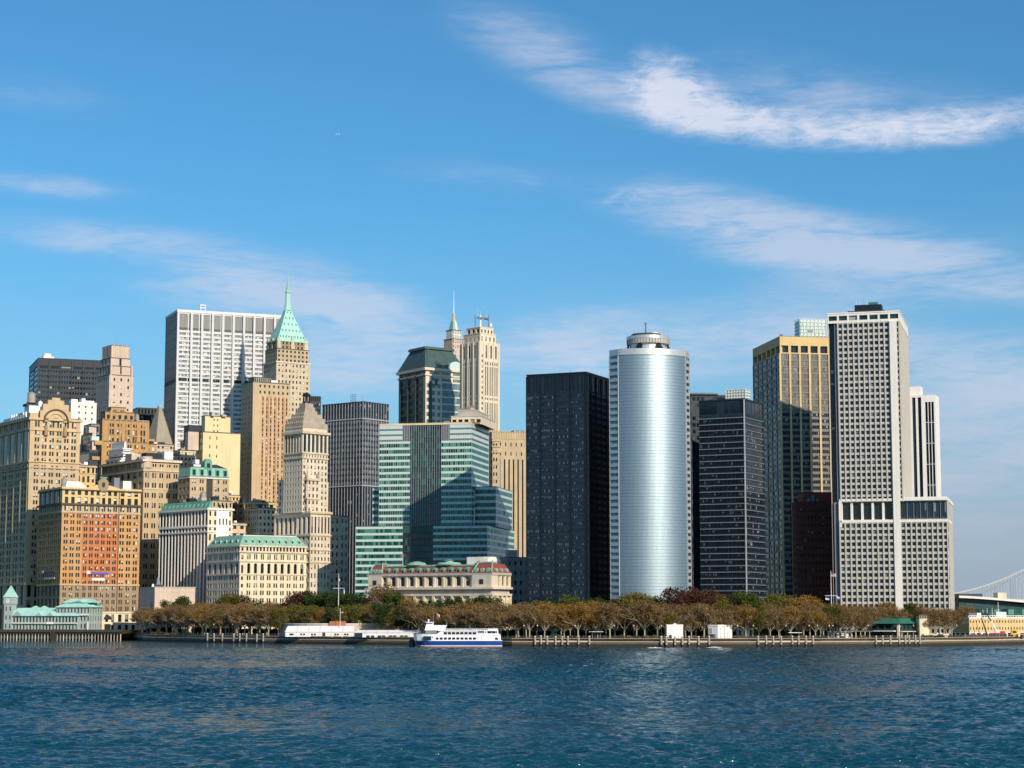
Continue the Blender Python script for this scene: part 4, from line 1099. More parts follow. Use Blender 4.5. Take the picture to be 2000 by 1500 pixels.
for i in range(4): b.pier('L', 2.5 + (D_ - 5) * i / 3, 0, ze - 4, 2.2, 1.0, 'slate_green')
zt = b.Z(678)
b.part('mansard_roof', 'slate_green').frus(-1.2, W_ + 1.2, -1.2, D_ + 1.2, ze + 1.9, W_ * .14, W_ * .86, D_ * .22, D_ * .78, zt)
b.part('roof_crown', 'slate_green').frus(W_ * .10, W_ * .90, D_ * .18, D_ * .82, zt, W_ * .12, W_ * .88, D_ * .2, D_ * .8, zt + 2.2)
b.part('roof_ridge', 'slate_green').add([(W_ * .05, -1.6, ze + 1.9), (W_ * .16, -1.6, ze + 1.9), (W_ * .24, D_ * .2, zt), (W_ * .17, D_ * .2, zt), (W_ * .05, .5, ze + 1.9), (W_ * .16, .5, ze + 1.9), (W_ * .24, D_ * .25, zt), (W_ * .17, D_ * .25, zt)],
                 [(0, 1, 2, 3), (0, 3, 7, 4), (1, 5, 6, 2), (0, 4, 5, 1), (3, 2, 6, 7)])
arch_ring(b, W_ * .78, ze + 1.2, 0, W_ * .2, -1.25, 4, 'cyan_panel', 'arched_skylight')
b.part('mast', 'white_paint').tube((W_ * .12, D_ * .3, zt), (W_ * .12, D_ * .3, zt + 7), .12)
b.finish(830)

# --- needle spire far behind
b = Bld('needle_spired_tower', 'far pale tower with tapering crown and thin white mast behind the dark mansard', 'tower', 867, 884, 905, 1900, 42, zr=650)
W_, D_ = b.W, b.D
z1 = b.Z(662)
b.tier(0, W_, 0, D_, 0, z1, 'pink_stone', F=S(5, 60, .4, .6, .4, 'window', skip=None), L=S(5, 60, .4, .6, .4, 'window_dim'))
b.tier(1.5, W_ - 1.5, 1.5, D_ - 1.5, z1, b.Z(644), 'white_stone', F=S(4, 2, .4, .8, .4, 'window_dark'), L=S(4, 2, .4, .8, .4, 'window_dark'))
cx, cy = W_ / 2, D_ / 2
b.part('crown', 'pale_patina').frus(3, W_ - 3, 3, D_ - 3, b.Z(644), W_ * .36, W_ * .64, D_ * .36, D_ * .64, b.Z(625))
b.part('crown_rib', 'white_stone').frus(cx - 1, cx + 1, 2, D_ - 2, b.Z(644), cx - .8, cx + .8, D_ * .3, D_ * .7, b.Z(624))
b.part('lantern', 'pink_stone').cyl(cx, cy, b.Z(625), b.Z(609), 2.2, 1.2, 8)
b.part('mast', 'white_paint').cyl(cx, cy, b.Z(609), b.Z(563), .5, .12, 6)
b.finish(690)

# --- cream deco tower with strips
b = Bld('cream_deco_tower', 'tall ivory tower with dark vertical window strips and a rooftop antenna gantry', 'tower', 898, 937, 976, 1580, 43, zr=740)
W_, D_ = b.W, b.D
z1, z2, z3, z4, z5, z6 = b.Z(782), b.Z(772), b.Z(714), b.Z(703), b.Z(696), b.Z(668)
for za, zb_, nr, fh, si, dp, k in ((0, z1, 1, .99, .005, .8, 2), (z1, z2, 1, .5, .2, .5, 2), (z2, z3, 1, .98, .01, .8, 2), (z3, z4, 1, .6, .2, .5, 2)):
    for sd_ in 'FL':
        b.face(sd_, 0, W_, 0, D_, za, zb_, 'ivory', S(3, nr, .62, fh, dp, 'window_black' if fh > .9 else 'window_dim', k, gap=.2, sill=si, ml=4.6 if sd_ == 'F' else 1.5, mr=1.5 if sd_ == 'F' else 3))
    b.face('R', 0, W_, 0, D_, za, zb_, 'ivory'); b.face('K', 0, W_, 0, D_, za, zb_, 'ivory')
for sd_ in 'FL':
    b.face(sd_, 0, W_, 0, D_, z4, z6, 'ivory', S(3, 1, .34, .72, 1.2, 'black_metal' if False else 'window_black', sill=.14, ml=4.6 if sd_ == 'F' else 1.5, mr=1.5 if sd_ == 'F' else 3))
b.face('R', 0, W_, 0, D_, z4, z6, 'ivory'); b.face('K', 0, W_, 0, D_, z4, z6, 'ivory')
b.part('roof', 'ivory').box(0, W_, 0, D_, z6, z6 + .5)
for j in range(28):
    b.wins.append(((2.0, -.05, z6 - 12 - j * 4.3), Vector((1, 0)), 1.3, 2.2, 'window_dim', None))
for i in range(4):
    b.pier('F', 4.3 + (W_ - 5.8) * i / 3, 0, z6 + .8, 1.1, .5, 'ivory'); b.pier('L', 1 + (D_ - 4) * i / 3, 0, z6 + .8, 1.1, .5, 'ivory')
b.tier(2.2, W_ - 2.2, 2.2, D_ - 2.2, z6, b.Z(650), 'ivory', F=S(4, 1, .3, .5, .4, 'window_dim'), L=S(4, 1, .3, .5, .4, 'window_dim'), roof='ivory')
b.tier(4.2, W_ - 3.4, 4.2, D_ - 3.4, b.Z(650), b.Z(637), 'ivory', F=S(4, 1, .4, .5, .4, 'window_dark'), L=S(3, 1, .6, .6, .5, 'window_dark'), roof='ivory')
zt = b.Z(637)
m = b.part('antenna_gantry', 'steel_grey')
zg2 = b.Z(611)
for (x, y) in ((5.5, 12), (8.5, 15), (W_ - 7, 6), (W_ - 4.5, 8.5)):
    m.box(x - .2, x + .2, y - .2, y + .2, zt, zg2)
for k in range(6):
    zz = zt + (zg2 - zt) * k / 5
    m.tube((5.5, 12, zz), (8.5, 15, zz), .12); m.tube((W_ - 7, 6, zz), (W_ - 4.5, 8.5, zz), .12)
    if k < 5:
        z2_ = zt + (zg2 - zt) * (k + 1) / 5
        m.tube((5.5, 12, zz), (8.5, 15, z2_), .1); m.tube((W_ - 7, 6, zz), (W_ - 4.5, 8.5, z2_), .1)
m.box(5.5, W_ - 4.5, 8, 9, zg2 - 3.2, zg2 - 1.6)
m.tube((5.5, 12, zg2 - 2.4), (W_ - 7, 6, zg2 - 2.4), .35)
b.part('antenna', 'white_paint').cyl(W_ * .42, 9.5, zt, zg2, .7, .7, 8)
b.part('dish', 'white_paint').cyl(W_ - 4.5, 6, zt + 2, zt + 4.5, 1.3, 1.0, 10)
for i, (x, h) in enumerate(((6, 5), (W_ * .4, 3.5), (W_ - 6, 4))): b.part('whip_aerial', 'white_paint', i).tube((x, 9, zg2 - 1), (x, 9, zg2 + h), .1, .05)
b.finish(840)

# --- emerald banded block
b = Bld('emerald_glass_building', 'broad green glass office block with pale cyan bands and a dark centre strip', 'building', 741, 921, 951, 1250, -12, zr=900)
W_, D_ = b.W, b.D
D_ = b.D = D_ + 6
zt, zlow = b.Z(828), b.Z(1028)
fl = (b.Z(858) - b.Z(1026)) / 13.7
xa, xb = b.U(801), b.U(862)
xg0, xg1 = b.U(786), b.U(878)
nr = 13
zlb = zt - 2.6 * fl
za = zlow
def egreen(side, x0, x1, y0, y1, z0, z1, n, g, mat='cyan_panel', fh=.62, sill=.0, dep=.15):
    b.face(side, x0, x1, y0, y1, z0, z1, mat, S(1, n, .998, fh, dep, g, cell=1.5, sill=sill))
nmain = int(round((zlb - zlow) / fl))
egreen('F', 0, xa, 0, D_, zlow, zlb, nmain, 'ribbon_green'); egreen('F', xb, W_, 0, D_, zlow, zlb, nmain, 'ribbon_green')
egreen('F', xa, xb, 0, D_, zlow, zt, nmain + 3, 'ribbon_navy', 'charcoal_metal', .90, .02)
egreen('R', 0, W_, 0, D_, zlow, zlb, nmain, 'ribbon_green')
for (x0, x1) in ((0, xg0), (xg1, W_)): egreen('F', x0, x1, 0, D_, zlb, zt, 3, 'violet_louver', 'cyan_panel', .35 if True else 0)
for (x0, x1) in ((xg0, xa), (xb, xg1)): egreen('F', x0, x1, 0, D_, zlb, zt, 3, 'violet_louver', 'violet_louver', .8, .05)
egreen('R', 0, W_, 0, D_, zlb, zt, 3, 'violet_louver', 'cyan_panel', .4)
b.face('L', 0, W_, 0, D_, zlow, zt, 'cyan_panel'); b.face('K', 0, W_, 0, D_, zlow, zt, 'cyan_panel')
b.part('roof', 'ivory').box(-.2, W_ + .2, -.2, D_ + .2, zt, zt + .6)
b.fins('F', 40, zlow, zt, .12, .10, 'cyan_panel')
# wings and low block
yl = 5.0
xl0 = b.U(724)
zw = b.Z(950)
egreen('F', xl0, -.2, yl, D_, zlow, zw, 6, 'ribbon_green'); b.face('L', xl0, 0, yl, D_, zlow, zw, 'cyan_panel'); b.part('roof', 'tar', 'lw').box(xl0, 0, yl, D_, zw, zw + .5)
xr1 = W_ + 14
egreen('F', W_ + .2, xr1, 9, D_ + 9, zlow, zw, 6, 'ribbon_green'); egreen('R', W_, xr1, 9, D_ + 9, zlow, zw, 6, 'ribbon_green'); b.part('roof', 'tar', 'rw').box(W_, xr1, 9, D_ + 9, zw, zw + .5)
xw0, xw1 = b.U(693) + 3.0, b.U(957)
yb = -7.0
nl = int(round(zlow / fl))
xs0, xs1 = b.U(793), b.U(852)
egreen('F', xw0, xs0, yb, D_, 0, zlow, nl, 'ribbon_green'); egreen('F', xs1, xw1, yb, D_, 0, zlow, nl, 'ribbon_green'); egreen('F', xs0, xs1, yb, D_, 0, zlow, nl, 'ribbon_navy', 'charcoal_metal', .9, .02)
egreen('R', xw0, xw1 + 0, yb, D_ + 25, 0, zlow, nl, 'ribbon_green'); egreen('L', xw0, xw1, yb, D_, 0, zlow, nl, 'ribbon_green')
b.part('roof', 'tar', 'low').box(xw0, xw1, yb, D_ + 25, zlow, zlow + .45)
# rooftop plant
xm = b.U(905)
b.tier(xm - 10, xm + 10, 8, D_ - 2, zt + .6, zt + 5.5, 'ivory', F=S(5, 1, .7, .45, .8, 'window_black'), roof='grey_concrete')
b.tier(xm - 6, xm + 6, 10, D_ - 4, zt + 6, zt + 9.5, 'grey_concrete', roof='grey_concrete')
b.part('rooftop_unit', 'rust_soil').box(xm - 9, xm + 9, 7, 7.9, zt + .6, zt + 1.8)
roof_clutter(b, xm - 7, xm + 4, 10, 16, zt + 9.8, 55, 5, ('grey_concrete', 'rust_brick', 'steel_grey'))
roof_clutter(b, xm - 16, xm - 10, 8, 14, zt + .6, 56, 3, ('grey_concrete', 'rust_brick', 'steel_grey'))
m = b.part('railing', 'gold_stone'); m.box(0, W_, .2, .35, zt + .6, zt + 1.3)
b.finish(1150)

# --- tan tower behind
b = Bld('tan_office_tower', 'tan stone tower with narrow dark window strips right of the emerald block', 'building', 952, 962, 1034, 1560, 18, zr=920)
W_, D_ = b.W, b.D
zt = b.Z(843)
xq = W_ * .14
zs = b.Z(893)
b.face('F', 0, xq, 0, D_, 0, b.Z(862), 'tan_stone', S(2, 26, .5, .5, .4, 'window_dark'))
b.face('F', xq, W_, 0, D_, 0, zs, 'tan_stone', S(7, 1, .32, .96, .35, 'window_black', sill=.03))
b.face('F', xq, W_, 0, D_, zs, b.Z(857), 'tan_stone', S(6, 2, .2, .4, .5, 'window_black'))
b.face('F', xq, W_, 0, D_, b.Z(857), zt, 'tan_stone'); b.face('F', 0, xq, 0, D_, b.Z(862), zt, 'tan_stone')
b.face('L', 0, W_, 0, D_, 0, zt, 'tan_stone', S(2, 30, .4, .5, .4, 'window_dark'))
b.face('R', 0, W_, 0, D_, 0, zt, 'tan_stone'); b.face('K', 0, W_, 0, D_, 0, zt, 'tan_stone')
b.part('roof', 'tar').box(0, W_, 0, D_, zt - .5, zt + .2)
for i in range(16): b.pier('F', W_ * i / 15, b.Z(857), zt + (1.2 if i % 2 else .3), 1.4, .35, 'tan_stone', name='merlon')
for k in (0, 1, 2): b.band(0, W_ * .2, 0, 5, b.Z(862 + 11 * k), 1, .7, 'tan_stone')
b.part('penthouse', 'steel_grey').box(W_ * .62, W_, 4, 12, zt, zt + 2); b.part('mast', 'steel_grey').tube((W_ * .86, 6, zt), (W_ * .86, 6, zt + 6), .12)
b.finish(1020)

# --- red-roofed palace
b = Bld('red_roofed_palace', 'long pale stone palace with red dormered roof, green copper trim and a colonnade', 'building', 724, 960, 988, 1132, 58, zr=1135)
W_, D_ = b.W, b.D
W_ = b.W = W_ + 4
z0, z1, z2, z3 = b.Z(1163), b.Z(1147), b.Z(1122), b.Z(1119)
wd = b.V(924)
for sd_, n in (('L', 13), ('F', 4), ('R', 6)):
    b.face(sd_, 0, W_, 0, D_, 0, z0, 'pale_stone', S(n, 1, .55, .8, 2.0, 'window_black', sill=.08))
    b.face(sd_, 0, W_, 0, D_, z0, z1, 'grey_concrete')
    b.face(sd_, 0, W_, 0, D_, z1, z2, 'pale_stone', S(n, 1, .48, .72, .9, 'window_dark', arch=True, sill=.14))
b.face('K', 0, W_, 0, D_, 0, z2, 'pale_stone')
for i in range(14): b.pier('L', D_ * i / 13 + .01, 0, z0, 1.5, 1.6, 'cream_stone', name='column'); b.pier('L', D_ * i / 13 + .01, z1, z2, 1.2, .5, 'cream_stone', name='pilaster')
for i in range(5): b.pier('F', W_ * i / 4, 0, z0, 1.4, 1.3, 'cream_stone', name='column'); b.pier('F', W_ * i / 4, z1, z2, 1.2, .5, 'cream_stone', name='pilaster')
for zz, h, p, mt in ((z0 - .1, 1.2, 1.7, 'pale_stone'), (z1 - 1.0, 1.3, 2.4, 'pale_stone'), (z2 - .3, 1.4, 1.2, 'grey_concrete')): b.band(0, W_, 0, D_, zz, h, p, mt)
# end pavilions
for ya, yb_ in ((-.8, wd), (D_ - 9, D_ + .8)):
    b.part('pavilion', 'pale_stone', ya).box(-1.6, 6, ya, yb_, 0, z0 - .2); b.part('pavilion', 'pale_stone', (ya, 1)).box(-1.4, 6, ya, yb_, z1 + .3, z2 - .3)
    b.part('window', 'window_black', ya).box(-1.75, -1.3, (ya + yb_) / 2 - 1.2, (ya + yb_) / 2 + 1.2, z1 + 2, z2 - 2.6)
zr_ = b.Z(1104)
b.part('red_roof', 'red_roof').frus(-.5, W_ + .5, -.5, D_ + .5, z2 + 1.1, 4, W_ - 4, 3, D_ - 3, zr_)
b.part('roof_crest', 'copper_green').box(3.4, W_ - 3.4, 2.4, D_ - 2.4, zr_, zr_ + .9)
for i in range(11):
    y = wd + 2 + (D_ - 11 - wd) * (i + .5) / 11
    b.part('dormer', 'patina', i).box(.2, 2.8, y - 1.3, y + 1.3, z2 + 1.1, z2 + 3.5); b.part('dormer_window', 'black_metal', i, ('dormer', 'patina', i)).box(.05, .25, y - .6, y + .6, z2 + 1.5, z2 + 3.0)
    m = b.part('dormer_cap', 'patina', i, ('dormer', 'patina', i)); m.tube((.1, y, z2 + 3.3), (3, y, z2 + 3.3), 1.2, n=10)
for ya, yb_ in ((-.9, wd), (D_ - 9, D_ + .9)):
    b.part('pavilion_roof', 'red_roof', ya).frus(-1.4, 8, ya, yb_, z2 + 1.1, 2.5, 7, ya + 2, yb_ - 2, zr_ + 1.6)
    m = b.part('finial', 'patina', ya); m.cyl(3, ya + 2.2, zr_ + 1.5, zr_ + 3.2, .5, .1, 6); m.cyl(3, yb_ - 2.2, zr_ + 1.5, zr_ + 3.2, .5, .1, 6)
    b.part('roof_crest', 'copper_green', ya).box(2.2, 7.3, ya + 1.7, yb_ - 1.7, zr_ + 1.5, zr_ + 2.2)
    for j, (xx, yy) in enumerate(((-1.4, ya), (-1.4, yb_))): b.part('hip_trim', 'copper_green', (ya, j)).tube((xx, yy, z2 + 1.3), (2.5, ya + 2 if j == 0 else yb_ - 2, zr_ + 1.7), .45, n=5)
    for j in (.2, .5, .8): b.part('dormer', 'copper_green', (ya, j)).tube((-1.2, ya + (yb_ - ya) * j, z2 + 2.6), (3, ya + (yb_ - ya) * j, z2 + 2.6), 1.3, n=10)
b.part('pavilion_roof', 'red_roof', 'front').frus(2, W_ + .6, -.9, 6, z2 + 1.1, 3, W_ - 3, 1.6, 5, zr_ + 1.0)
ym = b.V(801)
for j in range(3): b.part('dormer', 'copper_green', ('f', j)).tube((4 + (W_ - 6) * j / 2.4, -1.2, z2 + 2.6), (4 + (W_ - 6) * j / 2.4, 3, z2 + 2.6), 1.2, n=10)
m = b.part('skylight_dome', 'copper_green'); m.cyl(7, ym, zr_ + .9, zr_ + 2.3, 6.2, 4.6, 18); m.cyl(7, ym, zr_ + 2.3, zr_ + 3.2, 4.6, 1.2, 18)
m = b.part('skylight_dome', 'copper_green', 1); ym = b.V(862); m.cyl(8, ym, zr_ + .9, zr_ + 2.2, 7.5, 6.4, 18); m.cyl(8, ym, zr_ + 2.2, zr_ + 3.4, 2.6, 2.4, 12); m.cyl(8, ym, zr_ + 3.4, zr_ + 4.0, 3.2, .6, 12)
yp0, yp1 = b.V(940), b.V(895)
b.part('penthouse', 'white_stone').box(9, 16, yp0, yp1, zr_, b.Z(1086)); b.part('penthouse', 'white_stone', 1).box(6, 16, yp0 - .5, yp0 + 5, zr_, b.Z(1089))
b.part('flagpole', 'white_paint').tube((5, b.V(777), zr_), (5, b.V(777), b.Z(1077)), .12); b.part('flag', 'cloth_red', 0, ('flagpole', 'white_paint', 0)).box(4.95, 5.05, b.V(777) - 2.4, b.V(777), b.Z(1083), b.Z(1079))
b.finish(1166)

# --- shaded block between palace and black tower
b = Bld('shadowed_stone_block', 'dim stone block in deep shade between the palace and the black tower', 'building', 978, 990, 1045, 1195, 14, zr=1120)
zt = b.Z(1090)
b.tier(0, b.W, 0, b.D, 0, zt, 'grey_stone', F=S(5, 8, .35, .45, .4, 'window_dark'), L=S(3, 8, .4, .5))
b.band(0, b.W, 0, b.D, zt - 1, 1, .6, 'grey_stone'); b.part('penthouse', 'grey_concrete').box(1, 7, 2, 8, zt, zt + 5)
b.finish(1165)
# ================================================================== buildings, east (right) cluster
# --- black tower
b = Bld('black_glass_tower', 'black gridded office tower with a blank louvred top, left of the silver cylinder', 'tower', 1029, 1145, 1196, 1120, -24, zr=940)
W_, D_ = b.W, b.D
zt, zl = b.Z(728), b.Z(766)
fl = 12.9 * 1120 / F
n = int(zl / fl)
b.tier(0, W_, 0, D_, 0, zl, 'charcoal_metal', F=S(4, n, .93, .56, .30, 'window_ink', 7, gap=.03), R=S(5, n, .93, .56, .3, 'window_ink', 7, gap=.03), roof=None)
b.tier(0, W_, 0, D_, zl, zt, 'black_metal', F=S(16, 1, .7, .86, .25, 'ribbon_ink', sill=.06), R=S(12, 1, .7, .86, .25, 'ribbon_ink', sill=.06), roof='black_metal')
for i in range(5): b.pier('F', W_ * i / 4, 0, zt - .6, .8, .4, 'black_metal')
for i in range(6): b.pier('R', D_ * i / 5, 0, zt - .6, .8, .4, 'black_metal')
for i, x in enumerate((.5, .68)): b.part('mast', 'steel_grey', i).tube((W_ * x, 6, zt), (W_ * x, 6, zt + 3.4), .1)
b.finish(1160)

# --- silver cylinder
def curved_tower():
    Yc, Rr = 1098.0, 0.0
    k = Yc / F
    Rr = 110 * k
    xc = xat(1262, Yc, 100)
    root = thing('curved_glass_tower', 'tall silver blue tower with a bowed mirror glass front and round crown', 'tower', (xc, Yc + Rr, GZ))
    zt, zc_ = zat(680, Yc) - GZ, zat(692, Yc) - GZ
    N = 60
    a0, a1 = R(-28.4), R(48.2)
    def P(a, r=Rr): return (r * math.sin(a), -r * math.cos(a))
    fl = 12.95 * k
    g = MB()
    nfl = zc_ / fl
    for i in range(N):
        a, c = a0 + (a1 - a0) * i / N, a0 + (a1 - a0) * (i + 1) / N
        p, q = P(a), P(c)
        g.quad((p[0], p[1], 0), (q[0], q[1], 0), (q[0], q[1], zc_), (p[0], p[1], zc_), [(i, 0), (i + 1, 0), (i + 1, nfl * 2), (i, nfl * 2)])
    g.build('glass_facade', 'tower_glass', root)
    PL, PR = P(a0), P(a1)
    PL2 = (PL[0] - 17 * k, PL[1] + 5.5); PR2 = (PR[0] + 8.5 * k, PR[1] + 4.5)
    back = [(PR2[0] - 6, PR2[1] + 34), (PL2[0] + 6, PL2[1] + 34)]
    crown = MB()
    pts = [PL2] + [P(a0 + (a1 - a0) * i / N, Rr + .35) for i in range(N + 1)] + [PR2] + back
    crown.prism(pts, zc_, zt)
    crown.build('crown_band', 'silver', root)
    body = MB()
    body.prism([PL2, (PL[0] + .3, PL[1] + .4), (PR[0] - .3, PR[1] + .4), PR2] + back, 0, zc_ - .1)
    body.build('core_wall', 'charcoal_metal', root)
    def strip(A, B, nm):
        A, B = Vector(A), Vector(B)
        U = (B - A); L = U.length; U.normalize()
        Nn = Vector((U.y, -U.x))
        nf = int(zc_ / fl)
        for i in range(nf):
            z = zc_ - fl * (i + 1)
            m = MB()
            vs = []
            for d in (.0, .35):
                for (u, zz) in ((0.25, z), (L - .5, z), (L - .5, z + fl * .5), (.25, z + fl * .5)):
                    q = A + U * u + Nn * d
                    vs.append((q.x, q.y, zz))
            m.add(vs, [(4, 5, 6, 7), (0, 1, 5, 4), (1, 2, 6, 5), (2, 3, 7, 6), (3, 0, 4, 7)])
            m.build('spandrel', 'silver', root)
        m = MB()
        q0, q1 = A + U * .2 + Nn * .06, B - U * .2 + Nn * .06
        m.quad((q0.x, q0.y, 0), (q1.x, q1.y, 0), (q1.x, q1.y, zc_), (q0.x, q0.y, zc_), [(0, 0), (3, 0), (3, nf), (0, nf)])
        m.build('window', nm, root)
        m = MB()
        for q in (A, B - U * .35):
            m.prism([(q.x, q.y), (q.x + Nn.x * .4, q.y + Nn.y * .4), (q.x + Nn.x * .4 + U.x * .35, q.y + Nn.y * .4 + U.y * .35), (q.x + U.x * .35, q.y + U.y * .35)], 0, zc_)
        m.build('corner_trim', 'silver', root)
    strip(PL2, PL, 'ribbon_blue')
    strip(PR, PR2, 'window_black')
    # crown drum
    cxx, cyy = 10 * k, -(Rr - 18.5)
    zd0, zd1, zd2, zd3 = zt, zat(671, Yc + 12) - GZ, zat(662, Yc + 12) - GZ, zat(656, Yc + 12) - GZ
    rd = 42.5 * k
    m = MB(); m.cyl(cxx, cyy, zd0 - .5, zd1, rd * .86, rd * .86, 40); m.build('drum_base', 'silver', root)
    m = MB(); m.cyl(cxx, cyy, zd1, zd2, rd, rd, 40); drum = m.build('drum_louver', 'grey_concrete', root)
    for i in range(44):
        a = 2 * math.pi * i / 44
        if math.sin(a) > .3: continue
        m = MB(); x, y = cxx + rd * math.cos(a), cyy + rd * math.sin(a)
        m.tube((x, y, zd1), (x, y, zd2), .13, n=4); m.build('louver_post', 'dark_roof', drum)
    m = MB(); m.cyl(cxx, cyy, zd2, zd3, rd + .15, rd + .15, 40); m.build('drum_ring', 'silver', root)
    for a in (-178, -118, -62, -2):
        ca, sa = math.cos(R(a)), math.sin(R(a))
        m = MB()
        p0 = Vector((cxx + ca * rd * .9, cyy + sa * rd * .9)); t = Vector((-sa, ca))
        o_ = Vector((ca, sa))
        m.prism([tuple(p0 + t * 2.6 + o_ * 2.6), tuple(p0 - t * 2.6 + o_ * 2.6), tuple(p0 - t * 2.6), tuple(p0 + t * 2.6)], zd0, zd1 - .2,
                [tuple(p0 + t * .9 + o_ * .6), tuple(p0 - t * .9 + o_ * .6), tuple(p0 - t * .9), tuple(p0 + t * .9)])
        m.build('buttress', 'black_metal', root)
    m = MB(); m.cyl(cxx - 1, cyy, zd3, zd3 + 1.6, rd * .72, rd * .70, 24); m.build('roof_deck', 'dark_roof', root)
    m = MB(); m.cyl(cxx + 3, cyy - 3, zd3, zd3 + 2.4, 2.6, 2.6, 16); m.build('roof_tank', 'white_stone', root)
    m = MB(); m.cyl(cxx - 1.2, cyy, zd3, zat(627, Yc + 12) - GZ, .55, .35, 8); m.cyl(cxx - 1.2, cyy, zat(630, Yc + 12) - GZ, zat(627, Yc + 12) - GZ, .7, .7, 8); m.build('mast', 'steel_grey', root)
    for x, h in ((-8, 5), (-6, 4), (-4, 3), (4, 6), (6, 5), (9, 7), (11, 4)):
        m = MB(); m.tube((cxx + x, cyy - 3, zd3), (cxx + x, cyy - 3, zd3 + h * .8), .09, .05, 4); m.build('whip_aerial', 'steel_grey', root)
curved_tower()

# --- dark banded pair
b = Bld('dark_slab_tower', 'black slab with flat roof deck tucked behind the dark banded block', 'building', 1346, 1352, 1420, 1290, 6, zr=900)
zt = b.Z(773)
b.tier(0, b.W, 0, b.D, 0, zt, 'black_metal', F=S(8, 36, .8, .6, .2, 'ribbon_ink'), L=S(2, 30, .8, .6, .2, 'ribbon_ink'), roof='dark_roof')
b.part('roof_deck', 'dark_roof').box(-1, b.W * .75, -1, 10, zt + .5, zt + 1.5); b.part('railing', 'steel_grey').box(0, b.W * .7, -.6, -.4, zt + 2.2, zt + 2.4)
for i in range(6): b.part('railing_post', 'steel_grey', i, ('railing', 'steel_grey', 0)).box(b.W * .12 * i, b.W * .12 * i + .15, -.6, -.4, zt + 1.5, zt + 2.3)
b.finish(1160)
b = Bld('dark_banded_tower', 'dark glass block with pale floor lines and a white lattice box on its roof', 'tower', 1367, 1455.5, 1493, 1215, -27, zr=960)
W_, D_ = b.W, b.D
zt = b.Z(780)
fl = 12.1 * 1215 / F
n = int((zt - 8) / fl)
zl = n * fl
b.tier(0, W_, 0, D_, 0, zl, 'charcoal_metal', F=S(1, n, .98, .68, .35, 'ribbon_dark', cell=1.25, sill=.26), R=S(1, n, .95, .68, .35, 'ribbon_dark', cell=1.25, sill=.26), roof=None)
b.tier(0, W_, 0, D_, zl, zt, 'charcoal_metal', F=S(1, 1, .98, .8, .3, 'ribbon_ink', cell=1.3), R=S(1, 1, .96, .8, .3, 'ribbon_ink', cell=1.3), roof='charcoal_metal')
for i in range(n + 1):
    m = b.part('floor_band', 'steel_grey', i)
    m.box(-.1, W_ + .25, -.25, .0, i * fl + .02, i * fl + fl * .13); m.box(W_, W_ + .25, 0, D_, i * fl + .02, i * fl + fl * .13)
b.fins('F', 34, 0, zl, .14, .2, 'charcoal_metal')
b.part('corner_post', 'grey_rib').box(W_ - .3, W_ + .35, -.35, .4, 0, zt)
m = b.part('lattice_box', 'white_stone')
xa, xb = W_ * .55, W_ * .98
for i in range(8):
    x = xa + (xb - xa) * i / 7; m.box(x - .15, x + .15, 4, 4.3, zt, b.Z(758))
for k in range(5): z = zt + (b.Z(758) - zt) * k / 4; m.box(xa, xb, 3.9, 4.4, z - .15, z + .15); m.box(xb - .2, xb + .2, 4, 14, z - .15, z + .15)
b.part('lattice_panel', 'cyan_panel').box(xa, xb - .4, 4.6, 14, zt, b.Z(759))
roof_clutter(b, 4, W_ * .5, 4, 12, zt, 91, 5, ('charcoal_metal', 'steel_grey', 'dark_roof'))
b.finish(1160)

# --- gold ribbed tower
b = Bld('gold_ribbed_tower', 'tower with gold stone ribs and grey window strips, left side in shade', 'tower', 1472, 1525, 1640, 1348, 9, zr=800)
W_, D_ = b.W, b.D
zt, za, zb_ = b.Z(657), b.Z(671), b.Z(690)
xs = b.U(1621)
nb = 6
fl = 12.0 * 1348 / F
n = int(zb_ / fl)
zq = b.Z(800) 
n1 = int(zq / fl); z1 = n1 * fl
b.face('F', 0, W_, 0, D_, 0, z1, 'bronze_panel', S(nb, n1, .86, .60, .3, 'ribbon_dark', cell=1.3, sill=.2))
b.face('F', 0, W_, 0, D_, z1, zb_, 'bronze_panel', S(nb, n - n1, .86, .70, .3, 'ribbon_bronze', cell=1.3, sill=.15))
b.face('F', 0, W_, 0, D_, zb_, za, 'gold_stone', S(nb, 1, .74, .72, 2.2, 'window_dark', sill=.1)); b.face('F', 0, W_, 0, D_, za, zt, 'gold_stone')
b.face('L', 0, W_, 0, D_, 0, zb_, 'charcoal_metal', S(6, n, .80, .70, .3, 'ribbon_ink', cell=1.3, sill=.15)); b.face('L', 0, W_, 0, D_, zb_, za, 'gold_stone', S(6, 1, .74, .72, 2.2, 'window_dark', sill=.1)); b.face('L', 0, W_, 0, D_, za, zt, 'gold_stone')  # left side panels and panes darkened: its shade is put into the colour
b.face('R', 0, W_, 0, D_, 0, zt, 'gold_stone'); b.face('K', 0, W_, 0, D_, 0, zt, 'gold_stone')
b.part('roof', 'tar').box(.2, W_ - .2, .2, D_ - .2, zt - .2, zt + .3)
for i in range(nb + 1): b.pier('F', W_ * i / nb, 0, zb_, 1.35, .7, 'gold_stone', name='rib'); b.pier('L', D_ * i / nb, 0, zb_, 1.25, .06, 'gold_stone', name='rib')
xa, xb, yf = b.U(1573), b.U(1625), 9.0
m = b.part('glass_screen', 'cyan_panel'); m.box(xa + .6, xb, yf + .6, yf + 14, zt, b.Z(619))
m = b.part('lattice_frame', 'white_stone')
zz0, zz1 = zt, b.Z(617.5)
for i in range(8): x = xa + (xb - xa) * i / 7; m.box(x - .13, x + .13, yf, yf + .3, zz0, zz1); m.tube((x, yf + .1, zz0), (x + 3, yf + .1, zz1), .14, n=4); 
